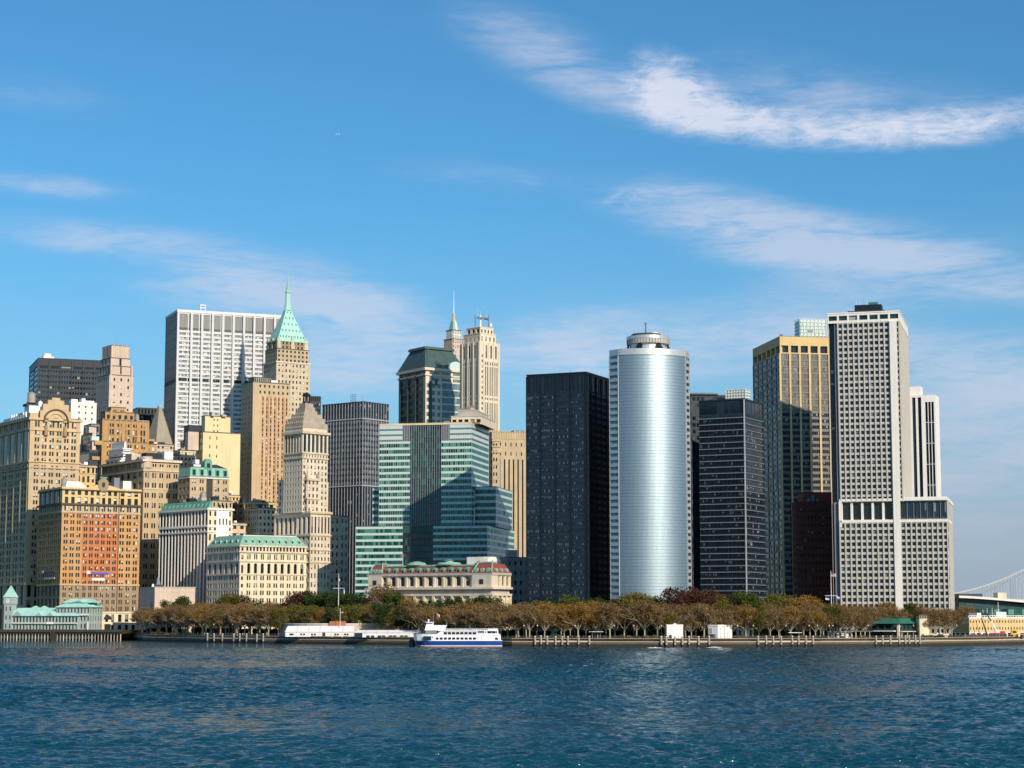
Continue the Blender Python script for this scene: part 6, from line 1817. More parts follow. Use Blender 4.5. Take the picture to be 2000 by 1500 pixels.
# ================================================================== waterfront buildings and boats
# --- blank vent block
b = Bld('blank_stone_block', 'plain windowless pale stone block at the left edge of the trees', 'building', 272, 302, 381, 1285, 30, zr=1170)
zt = b.Z(1148)
b.tier(0, b.W, 0, b.D, 0, zt, 'pink_stone', roof='grey_concrete')
b.band(0, b.W, 0, b.D, zt - 2.6, .5, .15, 'pink_stone', 'belt_course')
b.part('roof_vent', 'charcoal_metal').box(2, b.W * .3, 6, 12, zt + .5, zt + 2.2); b.part('roof_dome', 'white_paint').cyl(-.5 + 2, 8, zt + .5, zt + 2.6, 1, .6, 10); b.part('flue', 'steel_grey').frus(4, 7, 8, 11, zt + .5, 5, 6, 9, 10, zt + 7)
b.finish(1160)

# --- green roofed pier house
b = Bld('pier_house', 'long grey green pier house with mint copper roofs and a pointed clock tower', 'building', 2, 172, 200, 1262, -16, zr=1200)
W_, D_ = b.W, b.D
dk = b.Z(1231)
def U(p): return b.U(p)
x0, x1 = U(22), U(150)
ye, yw = b.Z(1203), b.Z(1217)
b.tier(x0, x1, 1.5, 13, dk, yw, 'pier_wall', F=S(20, 1, .5, .62, .5, 'window_dark', sill=.1), L=S(4, 1, .5, .6), roof=None)
b.tier(x0, x1, 1.5, 13, yw, ye, 'pier_wall', F=S(20, 1, .55, .8, .4, 'window_teal', sill=.1), L=S(4, 1, .5, .7), roof=None)
b.part('gallery', 'white_stone').box(x0, x1, .2, 1.6, yw - .35, yw + .1)
b.part('gallery_sign', 'sign_white').box(U(91), U(104), .0, .2, yw - .6, yw + .7)
b.part('copper_roof', 'mint_patina').frus(x0 - .8, x1 + .8, .3, 14, ye, x0 + 1, x1 - 7, 6.2, 8.5, b.Z(1187))
for p, w in ((33, 8), (75, 6), (97, 6)):
    x = U(p)
    m = b.part('roof_gable', 'mint_patina', p); m.add([(x - w / 2, .2, ye), (x + w / 2, .2, ye), (x, .2, ye + w * .45), (x, 6.5, ye + w * .45), (x - w / 2, 5, ye), (x + w / 2, 5, ye)], [(0, 1, 2), (1, 5, 3, 2), (0, 2, 3, 4)])
    b.part('gable_face', 'pier_wall', p, ('roof_gable', 'mint_patina', p)).add([(x - w * .4, .1, ye), (x + w * .4, .1, ye), (x, .1, ye + w * .36), (x - w * .4, .2, ye), (x + w * .4, .2, ye), (x, .2, ye + w * .36)], [(0, 1, 2), (3, 5, 4), (0, 2, 5, 3), (1, 4, 5, 2)])
for p in (75, 58, 112): b.part('roof_cupola', 'mint_patina', p).frus(U(p) - 2.5, U(p) + 2.5, 6, 9, b.Z(1187), U(p) - .3, U(p) + .3, 7, 8, b.Z(1183))
# taller end block
xa = U(107)
e2 = b.Z(1186)
b.tier(xa, W_, 2.2, D_, dk, e2, 'pier_wall', F=S(10, 3, .42, .6, .4, 'window_dark'), R=S(5, 3, .42, .6, .4, 'window_dark'), roof=None)
b.part('balcony', 'white_stone').box(U(150), U(170), 1.0, 2.3, b.Z(1202), b.Z(1199.5))
b.part('copper_roof', 'mint_patina', 2).frus(xa - 1.2, W_ + 1, 1, D_ + 1, e2, U(128), U(158), 6, D_ - 5, b.Z(1175))
for i, p in enumerate((133, 155)): b.part('roof_peak', 'mint_patina', p).frus(U(p) - 8, U(p) + 8, 4, D_ - 3, b.Z(1177), U(p) - 1.5, U(p) + 1.5, 7, D_ - 6, b.Z(1169))
for p in (128, 131, 156): b.part('skylight', 'charcoal_metal', p).box(U(p) - .6, U(p) + .6, 4.3, 5.5, b.Z(1178.5), b.Z(1176.5))
b.part('roof_gable', 'mint_patina', 'r').frus(W_ - 6, W_ + 1.2, 4, 10, e2, W_ - 4, W_ - .5, 6, 8, b.Z(1180))
b.part('corner_pillar', 'white_stone').box(U(169), U(171.5), .6, 1.4, dk, b.Z(1214))
# clock tower
cx = U(15); cw = 3.3
b.tier(cx - cw * .86, cx + cw * .86, .3, 6, dk, b.Z(1180), 'pier_wall', F=S(2, 3, .35, .5, .3, 'window_dark'), L=S(2, 3, .35, .5, .3, 'window_dark'), roof=None)
b.tier(cx - cw, cx + cw, 0, 6.3, b.Z(1180), b.Z(1166), 'pier_wall', roof=None)
m = b.part('clock_face', 'white_stone'); m.tube((cx - .2, .1, b.Z(1173)), (cx - .2, -.12, b.Z(1173)), 1.25, n=16)
for a in (0.6, 2.2): b.part('clock_hand', 'black_metal', a, ('clock_face', 'white_stone', 0)).tube((cx - .2, -.16, b.Z(1173)), (cx - .2 + .9 * math.cos(a), -.16, b.Z(1173) + .9 * math.sin(a)), .1)
b.part('spire_roof', 'mint_patina').frus(cx - cw - .4, cx + cw + .4, -.4, 6.7, b.Z(1166), cx - .1, cx + .1, 3.1, 3.3, b.Z(1142.5))
# deck and piles
b.part('deck', 'dark_wood').box(-34, W_ + 24, -2.5, D_ + 24, dk - 2.2, dk)
b.part('deck_edge', 'dark_roof').box(-34, W_ + 26, -3.2, -2.5, dk - 1.2, dk + .5)
for i in range(46):
    x = -14 + i * (W_ + 38) / 45
    b.part('pile', 'weathered_wood' if i % 3 else 'coping_stone', i).cyl(x, -1.6, -GZ - 1, dk - 2.2, .38, .34, 7)
for i in range(30):
    x = -12 + i * (W_ + 30) / 29
    b.part('pile', 'dark_wood', ('b', i)).cyl(x, 5, -GZ - 1, dk - 2.2, .4, .4, 6)
b.part('tie_beam', 'pale_patina').box(-14, W_ + 4, 1.5, 2.0, dk - 5.2, dk - 3.6)
b.part('fender_frame', 'dark_wood').box(U(104), U(113), -3.3, -1.2, -GZ - .5, dk - 1)
b.finish(1250)

# --- white tents
def tent(name, label, pa, pb, Y, ytop, yeave, ybase, depth, wins, door=None):
    x0, x1 = xat(pa, Y, 6), xat(pb, Y, 6)
    root = thing(name, label, 'tent', (x0, Y, GZ))
    L = x1 - x0
    ze, zt = zat(yeave, Y) - GZ, zat(ytop, Y + depth / 2) - GZ
    m = MB(); m.box(0, L, 0, depth, 0, ze); m.build('canvas_wall', 'tent_white', root)
    m = MB(); m.add([(-.3, -.4, ze), (L + .3, -.4, ze), (L - .3, depth / 2, zt), (.9, depth / 2, zt), (-.3, depth + .4, ze), (L + .3, depth + .4, ze)], [(0, 1, 2, 3), (3, 2, 5, 4), (0, 3, 4), (1, 5, 2), (0, 4, 5, 1)]); m.build('canvas_roof', 'tent_white', root)
    n = max(4, int(L / 6))
    for i in range(n + 1):
        x = .2 + (L - .4) * i / n
        m = MB(); m.tube((x, -.42, ze + .02), (x, depth / 2, zt + .05), .09, n=4); m.box(x - .07, x + .07, -.1, .02, 0, ze); m.build('frame_rib', 'grey_rib', root)
    for (p, w, h, yc) in wins:
        x = xat(p, Y, 6) - x0; z = zat(yc, Y) - GZ
        m = MB(); m.box(x - w / 2, x + w / 2, -.14, .02, z - h / 2, z + h / 2); m.build('window', 'charcoal_metal', root)
    if door:
        x, z0_, w, h = xat(door[0], Y, 6) - x0, 0, door[1], door[2]
        m = MB(); m.box(x - w / 2, x + w / 2, -.16, .02, z0_, h); m.build('door', 'charcoal_metal', root)
    return root
Yt = shore(620) + 5
ww = []
for p in (567.5, 571.5, 588.5, 594, 609.5, 615, 655, 660, 674, 679): ww.append((p, 1.05, 1.0, 1239))
tent('gabled_tent', 'long white gabled marquee tent on the quay, left of the flat tent', 557, 692, Yt, 1222.5, 1234.5, 1248, 11, ww, (632.5, 1.6, 2.3))
Yt2 = shore(755) + 4
ww = []
for p in (719, 728, 741, 749, 763, 771, 785, 793): ww.append((p, 1.9, 1.4, 1243.5))
tent('flat_tent', 'lower white flat roofed tent between the gabled tent and the ferry bow', 692.5, 823, Yt2, 1230.5, 1236, 1250, 8, ww, (700, 4.4, 2.4))
# generators in front of the gabled tent
its = []
for p in (569, 590, 656, 676):
    x, y = at0(p, 3.9)
    r = thing('generator_box', '', 'generator', (x, y, 2.75), 0, 'pale equipment boxes before the gabled tent')
    m = MB(); m.box(-1.8, 1.8, -.6, .5, .5, 1.9); m.build('housing', 'pale_stone', r)
    m = MB(); m.box(-2.1, 2.1, -.7, .6, 0, .5); m.build('base', 'dark_roof', r)
    its.append((p, r))
ordinal_labels(its, '', '%s from left of pale equipment boxes before the gabled tent')

# --- round brick fort
def fort():
    Yc = shore(672) + 64
    xc = xat(672, Yc, 8)
    root = thing('round_fort', 'low round brown sandstone fort just behind the white tents', 'fort', (xc, Yc, GZ))
    rr = 124 * Yc / F
    zt = zat(1219.5, Yc - rr) - GZ
    m = MB(); n = 48
    P = lambda r, a: (r * math.cos(a), r * math.sin(a))
    for i in range(n):
        a, c = 2 * math.pi * i / n, 2 * math.pi * (i + 1) / n
        vs = [P(rr, a) + (0,), P(rr, c) + (0,), P(rr, c) + (zt,), P(rr, a) + (zt,), P(rr - 3, a) + (0,), P(rr - 3, c) + (0,), P(rr - 3, c) + (zt,), P(rr - 3, a) + (zt,)]
        m.add(vs, [(0, 1, 2, 3), (5, 4, 7, 6), (3, 2, 6, 7)])
    m.build('wall', 'pink_stone', root)
    m = MB()
    for i in range(n):
        a, c = 2 * math.pi * i / n, 2 * math.pi * (i + 1) / n
        vs = [P(rr + .3, a) + (zt,), P(rr + .3, c) + (zt,), P(rr + .3, c) + (zt + .5,), P(rr + .3, a) + (zt + .5,), P(rr - 3, a) + (zt,), P(rr - 3, c) + (zt,), P(rr - 3, c) + (zt + .5,), P(rr - 3, a) + (zt + .5,)]
        m.add(vs, [(0, 1, 2, 3), (5, 4, 7, 6), (3, 2, 6, 7)])
    m.build('coping', 'white_stone', root)
    m = MB(); m.box(-5, 4, -rr - 1, -rr + 4, 0, zt + 1.7); m.build('gatehouse', 'rust_brick', root)
    m = MB(); m.box(11, 12.4, -rr + 3, -rr + 5, 0, zt + 2.3); m.build('chimney', 'pale_stone', root)
fort()

# --- ferry
def ferry():
    Y = 1006.0
    k = Y / F
    x0, x1 = xat(809, Y, 3), xat(981, Y, 3)
    L = x1 - x0
    root = thing('passenger_ferry', 'white passenger ferry with blue hull band moored beside the flat tent', 'ferry', (x0, Y, 0))
    def X(p): return (xat(p, Y, 4) - x0)
    def Z(py): return zat(py, Y)
    Bm = 5.2
    def outline(f):   # half-beam along the length, f = flare
        r = []
        for t, w in ((0, .02), (.03, .35), (.08, .66), (.16, .9), (.28, 1), (.8, 1), (.95, .93), (1, .86)):
            r.append((t, w * Bm * f))
        return r
    def hull(za, zb, fa, fb, rake_a, rake_b, name, mat):
        m = MB()
        A, B_ = outline(fa), outline(fb)
        lo, hi = [], []
        for (ta, wa), (tb, wb) in zip(A, B_):
            xa, xb = rake_a + (L - rake_a) * ta, rake_b + (L - rake_b) * tb
            lo.append((xa, wa)); hi.append((xb, wb))
        pl = [(x, -w) for x, w in lo] + [(x, w) for x, w in reversed(lo)]
        ph = [(x, -w) for x, w in hi] + [(x, w) for x, w in reversed(hi)]
        m.prism(pl, za, zb, ph)
        return m.build(name, mat, root)
    hull(-1, .35, .9, .92, 2.6, 2.3, 'boot_stripe', 'ferry_red')
    hull(.35, .75, .92, .93, 2.3, 2.2, 'white_stripe', 'ferry_white')
    hull(.75, 3.0, .93, 1.0, 2.2, .4, 'blue_hull', 'ferry_blue')
    zd = Z(1251.3)
    hull(3.0, 3.35, 1.01, 1.02, .3, .1, 'rub_rail', 'ferry_white')
    # bow bulwark
    m = MB()
    bx = X(852)
    pa = [(.1, 0), (1.6, -1.9), (4, -3.6), (7, -4.7), (bx, -5.1), (bx, 5.1), (7, 4.7), (4, 3.6), (1.6, 1.9)]
    pb = [(-.5, 0), (1.2, -2.0), (3.8, -3.7), (7, -4.8), (bx, -5.2), (bx, 5.2), (7, 4.8), (3.8, 3.7), (1.2, 2.0)]
    m.prism(pa, 3.3, Z(1238.5), pb); m.build('bow_bulwark', 'ferry_white', root)
    m = MB(); m.prism(pb, Z(1238.5), Z(1237), [(x + .1, y) for x, y in pb]); m.build('bow_rail', 'steel_grey', root)
    m = MB(); m.box(X(828), X(843), -5.24, -4.4, Z(1250), Z(1242.5)); m.build('boarding_door', 'black_metal', root)
    # main and upper decks
    zm, zu, zr = Z(1240.5), Z(1229.5), Z(1228.5)
    m = MB(); m.box(bx - .5, X(978), -4.9, 4.9, 3.3, zm); mh = m.build('main_deck_house', 'ferry_white', root)
    m = MB(); m.box(X(850), X(978), -5.1, 5.1, zm, zm + .35); m.build('upper_deck', 'ferry_white', root)
    zcab = Z(1232.3)
    m = MB(); m.box(X(862), X(932), -4.6, 4.6, zm + .35, zcab); m.add([(X(853), -4.6, zm + .35), (X(862), -4.6, zm + .35), (X(862), -4.6, zcab), (X(853), 4.6, zm + .35), (X(862), 4.6, zm + .35), (X(862), 4.6, zcab)], [(0, 1, 2), (3, 5, 4), (0, 2, 5, 3)]); cb = m.build('cabin', 'ferry_white', root)
    m = MB(); m.box(X(856), X(973), -5.0, 5.0, zcab, zcab + .4); m.build('sun_deck', 'ferry_white', root)
    m = MB(); m.box(X(932), X(952), -4.2, 4.2, zm + .35, zcab); m.build('stair_house', 'steel_grey', root)
    for p in (932, 947, 951, 972):
        for s in (-1, 1):
            m = MB(); m.box(X(p) - .3, X(p) + .3, s * 4.8 - .12, s * 4.8 + .12, zm + .35, zcab); m.build('stanchion', 'ferry_white', root)
    m = MB(); m.box(X(932), X(975), -5.05, -4.95, zm + .3, zm + .95); m.build('bulwark', 'ferry_white', root)
    for i in range(10):
        x = X(851.5) + (X(929) - X(851.5)) * i / 9.6
        m = MB(); m.box(x, x + 1.5, -5.0, -4.8, Z(1249.2), Z(1244.8)); m.build('window', 'black_metal', mh)
    for i in range(8):
        x = X(867) + (X(929) - X(867)) * i / 7.7
        m = MB(); m.box(x, x + 1.7, -4.7, -4.5, Z(1239), Z(1234.2)); m.build('window', 'black_metal', cb)
    m = MB(); m.box(X(967), X(973), -4.96, -4.8, Z(1249.5), Z(1245.5)); m.build('window', 'black_metal', mh)
    m = MB(); m.tube((X(846.5), -5.0, Z(1244.5)), (X(846.5), -4.8, Z(1244.5)), .5, n=12); m.build('porthole', 'black_metal', root)
    # rails
    m = MB()
    for z in (zcab + .75, zcab + 1.15):
        for s in (-1, 1): m.tube((X(862), s * 4.9, z), (X(972.5), s * 4.9, z), .05, n=4)
    for i in range(30):
        x = X(862) + (X(972.5) - X(862)) * i / 29
        for s in (-1, 1): m.box(x - .04, x + .04, s * 4.9 - .04, s * 4.9 + .04, zcab + .3, zcab + 1.15)
    m.build('deck_railing', 'ferry_white', root)
    m = MB(); m.box(X(953), X(972.5), -4.95, -4.85, zcab + .3, zcab + 1.2); m.build('rail_canvas', 'ferry_white', root)
    # wheelhouse
    zb1, zw = Z(1229), Z(1221)
    m = MB(); m.frus(X(831), X(872), -3.6, 3.6, zm + .3, X(832), X(868), -3.3, 3.3, zb1 - .2); m.build('bridge_base', 'steel_grey', root)
    m = MB(); m.frus(X(830), X(868), -3.8, 3.8, zb1 - .6, X(832.5), X(873), -3.8, 3.8, zw); m.build('bridge_deck', 'ferry_white', root)
    zp = Z(1215.5)
    m = MB(); m.frus(X(832.5), X(847), -2.2, 2.2, zw, X(833.5), X(846), -2.0, 2.0, zp); wh = m.build('wheelhouse', 'ferry_white', root)
    m = MB(); m.box(X(832.8), X(845), -2.24, 2.24, zw + .45, zp - .35); m.build('wheelhouse_window', 'blue_paint', wh)
    m = MB(); m.box(X(832), X(847.5), -2.4, 2.4, zp, zp + .25); m.build('wheelhouse_roof', 'ferry_white', wh)
    m = MB(); m.cyl(X(837), 0, zp, Z(1209.5), .3, .2, 8); m.box(X(837) - .8, X(837) + .8, -.1, .1, Z(1211.2), Z(1210.6)); m.build('radar_mast', 'ferry_white', root)
    m = MB(); m.tube((X(846), 0, zw), (X(846), 0, Z(1195)), .14, .07); m.build('flag_mast', 'steel_grey', root)
    m = MB()
    fx, fz = X(853), Z(1198)
    vs = []
    for i in range(6):
        for s in (0, 1): vs.append((fx + i * .28, .25 * math.sin(i * 1.2), fz - s * 1.3 - i * .12))
    m.add(vs, [(2 * i, 2 * i + 1, 2 * i + 3, 2 * i + 2) for i in range(5)]); o = m.build('flag', 'cloth_white', root)
    m = MB(); m.add([(x + .1, y - .04, z - .35) for x, y, z in vs[:10]], [(2 * i, 2 * i + 1, 2 * i + 3, 2 * i + 2) for i in range(4)]); m.build('flag_emblem', 'cloth_red', o)
    m = MB(); m.tube((X(846), 0, fz + .2), (fx, 0, fz), .02, n=3); m.build('flag_line', 'steel_grey', root)
    m = MB(); m.tube((X(873), -3, zw - .4), (X(873), -3, Z(1216)), .06, n=4); m.build('aerial', 'ferry_white', root)
    m = MB(); m.box(X(917), X(920), -1, 1, zcab + .3, zcab + 2.0); m.build('deck_locker', 'blue_paint', root)
    m = MB(); m.box(X(931), X(934), -4.97, -4.9, Z(1246.5), Z(1245.2)); m.build('red_emblem', 'cloth_red', root)
    m = MB(); m.box(X(939.5), X(941), -4.97, -4.9, Z(1246.8), Z(1245.2)); m.build('blue_emblem', 'cloth_blue', root)
    r = thing('dock_fender', 'black rubber fender block between the ferry bow and the quay', 'fender', (x0 - 1.5, Y + 6, 0))
    m = MB(); m.cyl(0, 0, -1, 3.2, 1.8, 1.6, 12); m.build('rubber', 'black_metal', r)
    m = MB(); m.cyl(0, 0, 3.2, 3.7, 1.2, .8, 12); m.build('cap', 'dark_roof', r)
ferry()

# --- two white pavilions
def pavilion(label, pa, pb, off, ytop, deg, Dp, seed):
    Y = shore(pa) + off
    b = Bld('white_pavilion', label, 'pavilion', None, pa, pb, Y, deg, zr=1235, D=Dp) if deg >= 0 else Bld('white_pavilion', label, 'pavilion', pa, pb, None, Y, deg, zr=1235, D=Dp)
    zt = b.Z(ytop)
    b.tier(0, b.W, 0, b.D, 0, zt, 'tent_white', roof='tent_white', lip=.15)
    n = int(b.W / 1.1)
    m = b.wall('tent_white')
    for i in range(n + 1): x = b.W * i / n; m.box(x - .05, x + .05, -.08, .01, 0, zt)
    b.part('roof_vent', 'white_stone').frus(b.W * .4, b.W * .7, b.D * .3, b.D * .7, zt + .6, b.W * .52, b.W * .58, b.D * .45, b.D * .55, zt + 1.4)
    b.part('door', 'charcoal_metal').box(b.W * .12, b.W * .30, -.12, .02, 0, 2.0)
    return b.finish(1240)
pavilion('square white fabric pavilion on the quay, left of the wider pavilion', 1302.5, 1334, 8, 1222.5, 3, 8, 1)
b = Bld('white_pavilion', 'wider white pavilion with a grey shaded left side and dark low annex', 'pavilion', 1383, 1402, 1429.5, shore(1400) + 6, 52, zr=1235)
zt = b.Z(1223)
b.tier(0, b.W, 0, b.D, 0, zt, 'tent_white', roof='tent_white', lip=.15)
b.part('annex', 'steel_grey').box(-1.2, -.02, 1, b.D * .9, 0, 2.4); b.part('annex_window', 'charcoal_metal').box(-1.3, -1.2, 2, b.D * .6, 1, 2); b.part('shade_panel', 'grey_concrete').box(-.2, .02, b.D * .55, b.D * .98, 2.4, zt - 1)  # grey panel colours in the shade on the left side
b.finish(1240)

# --- restaurant with green hipped roof
b = Bld('green_roofed_restaurant', 'waterfront restaurant with a broad green hipped roof and shaded verandas', 'building', 1700, 1755, 1800, shore(1750) + 16, -34, zr=1220)
W_, D_ = b.W, b.D
ze, zt = b.Z(1218), b.Z(1207.5)
b.part('hipped_roof', 'green_roof').frus(-1.5, W_ + 1.5, -1.5, D_ + 1.5, ze, W_ * .25, W_ * .8, D_ * .3, D_ * .7, zt)
b.tier(0, W_, 0, D_, 0, ze, 'teal_metal', F=S(4, 2, .8, .7, .6, 'window_black'), R=S(6, 2, .6, .62, .4, 'window_teal'), roof=None)
b.part('corner_pillar', 'cream_stone').box(W_ - .8, W_ + .3, -.3, .8, 0, ze)
for i in range(4): b.part('veranda_post', 'cream_stone', i).box(W_ + 1.0, W_ + 1.35, 1 + D_ * i / 4, 1.35 + D_ * i / 4, 0, 3.2)
b.part('veranda_roof', 'cream_stone').box(W_, W_ + 2, 0, D_, 3.2, 3.6)
b.part('awning', 'white_stone').box(W_ * .2, W_ * .9, -3, 0, 3.4, 3.9); b.part('terrace_roof', 'tan_stone').box(-16, W_ * .15, -2, 6, 3.3, 3.7)
for i in range(7): b.part('terrace_post', 'pale_stone', i).box(-15.5 + i * 2.6, -15.2 + i * 2.6, -1.8, -1.5, 0, 3.3)
b.finish(1240)
b = Bld('stair_tower', 'blank cream stair tower with a brown top beside the green restaurant roof', 'tower', None, 1796, 1814.5, shore(1805) + 20, 6, zr=1220, D=6)
b.tier(0, b.W, 0, b.D, 0, b.Z(1209), 'cream_stone', roof=None); b.tier(-.1, b.W + .1, -.1, b.D, b.Z(1209), b.Z(1203), 'tan_stone', F=S(4, 1, .6, .6, .4, 'window_dark'))
b.finish(1235)
b = Bld('low_kiosk', 'low kiosk with a rounded cream roof slab right of the restaurant', 'kiosk', None, 1806, 1851, shore(1830) + 9, 0, zr=1240, D=6)
b.tier(0, b.W, .8, b.D, 0, b.Z(1241), 'charcoal_metal', F=S(6, 1, .8, .7, .3, 'window_teal'), roof=None)
b.part('roof', 'cream_stone').box(-.5, b.W + .6, -.5, b.D + .5, b.Z(1241), b.Z(1238)); b.part('end_wall', 'cream_stone').box(b.W - 3, b.W, .2, 1, 0, b.Z(1241))
for i in (.6, .75): b.part('roof_vent', 'white_stone', i).cyl(b.W * i, 3, b.Z(1238), b.Z(1235.5), .4, .4, 8)
b.finish(1245)
for (lb, pa, pb, off, yt, mt) in (('thin flat white canopy shelter among the trees below the black tower', 1152, 1178, 14, 1233, 'white_stone'), ('thin flat white canopy shelter among the trees below the gold ribbed tower', 1542, 1565, 12, 1235, 'white_stone'), ('green box kiosk under the trees right of the ferry', 1077, 1087, 16, 1232, 'green_roof'), ('white portico pavilion under the trees right of the wider white pavilion', 1440, 1472, 26, 1227, 'white_paint'), ('long low white shed under the trees left of the restaurant', 1618, 1665, 22, 1233, 'white_stone')):
    Y = shore(pa) + off
    x0, x1 = xat(pa, Y, 5), xat(pb, Y, 5)
    r = thing('park_shelter' if 'green' not in lb else 'park_kiosk', lb, 'shelter', (x0, Y, GZ))
    z = zat(yt, Y) - GZ
    L = x1 - x0
    m = MB(); m.box(-.4, L + .4, -.5, 4, z - .35, z); m.build('roof', mt, r)
    if 'canopy' in lb:
        for x in (L * .2, L * .8):
            m = MB(); m.box(x - .15, x + .15, 1, 1.3, 0, z - .35); m.build('post', 'steel_grey', r)
    else:
        m = MB(); m.box(0, L, .4, 3.8, 0, z - .35); m.build('wall', mt, r)
        for i in range(max(2, int(L / 2.4))):
            x = L * (i + .5) / max(2, int(L / 2.4)); m = MB(); m.box(x - .5, x + .5, .3, .45, .6, z - .9); m.build('window', 'charcoal_metal', r)

# --- tan depot on the right with crane
b = Bld('tan_depot', 'long low tan depot with two rows of small windows and white garage bays', 'building', 1856, 1893, 2060, shore(1900) + 30, 32, zr=1220)
W_, D_ = b.W, b.D
zt, zg1 = b.Z(1208), b.Z(1235)
nb = 30
b.tier(0, W_, 0, D_, 0, zg1, 'white_stone', F=S(14, 1, .68, .85, .5, 'window_dark', sill=.0), L=S(4, 1, .7, .8, .5, 'window_dark', sill=.05), roof=None)
b.tier(0, W_, 0, D_, zg1, zt, 'gold_stone', F=S(nb, 2, .36, .38, .3, 'window_dark', sill=.36), L=S(3, 2, .12, .2, .3, 'window_dark', sill=.5), roof='white_stone')
for i in range(34): b.part('balustrade_post', 'white_stone', i, ('balustrade_rail', 'white_stone', 0)).box(W_ * i / 33 - .2, W_ * i / 33 + .2, .2, .5, zt + .6, zt + 1.4)
b.part('balustrade_rail', 'white_stone').box(0, W_, .2, .5, zt + 1.4, zt + 1.7)
u = [b.U(p) for p in (1919, 1927, 1946, 1954, 1974)]
b.part('rooftop_unit', 'white_stone').box(u[0], u[1], 4, 10, zt, b.Z(1197)); b.part('rooftop_unit', 'charcoal_metal', 1).box(u[1], u[2], 5, 10, zt + .6, b.Z(1197)); b.part('rooftop_unit', 'cyan_panel', 2).box(u[3], u[4], 3, 9, zt, b.Z(1195))
for i, (p, y) in enumerate(((1936, 1190), (1966, 1175), (1944, 1188), (1954, 1187))): b.part('mast', 'white_paint', i).tube((b.U(p), 6, zt), (b.U(p), 6, b.Z(y)), .2, .12)
b.finish(1236)
b = Bld('glass_ferry_terminal', 'dark green glass terminal hall under a sloping pale curved roof', 'building', None, 1873, 2090, 1260, 6, zr=1180, D=60)
W_, D_ = b.W, b.D
zl, zr_ = b.Z(1166), b.Z(1186)
b.tier(0, W_, 0, D_, 0, zr_ - 1, 'teal_metal', F=S(16, 4, .92, .9, .3, 'ribbon_green', sill=.05), L=S(8, 4, .9, .9, .3, 'ribbon_green', sill=.05), roof=None)
m = b.part('gable_glass', 'teal_metal'); m.add([(0, .1, zr_ - 1), (W_, .1, zr_ - 1), (0, .1, zl - .5), (0, D_, zr_ - 1), (W_, D_, zr_ - 1), (0, D_, zl - .5)], [(0, 1, 2), (3, 5, 4), (0, 2, 5, 3)])
m = b.part('curved_roof', 'white_stone')
n = 14
top, bot = [], []
for i in range(n + 1):
    t = i / n; x = -1.5 + (W_ + 3) * t
    z = zl + (zr_ - zl) * (t ** 1.35)
    top.append((x, z + .8)); bot.append((x, z - .6))
pr = bot + top[::-1]
vs = [(x, -5, z) for x, z in pr] + [(x, D_ + 3, z) for x, z in pr]
q = len(pr)
m.add(vs, [(i, q + i, q + (i + 1) % q, (i + 1) % q) for i in range(q)] + [(i, i + 1, q - 2 - i, q - 1 - i) for i in range(n)] + [tuple(q + j for j in (q - 1 - i, q - 2 - i, i + 1, i)) for i in range(n)])
b.part('roof_plant', 'charcoal_metal').box(W_ * .05, W_ * .26, 10, 30, zl - 1, zl + 2.2); b.part('roof_plant', 'pale_stone', 1).box(W_ * .42, W_ * .5, 14, 22, zl - 4, zl + 3.0)
b.finish(1200)
b = Bld('distant_pink_building', 'small pale pink building far off, left of the green glass terminal', 'building', None, 1850, 1874, 1600, 0, zr=1180, D=20)
b.tier(0, b.W, 0, b.D, 0, b.Z(1168), 'pink_stone', F=S(6, 4, .4, .4, .3, 'window_dim')); b.finish(1200)

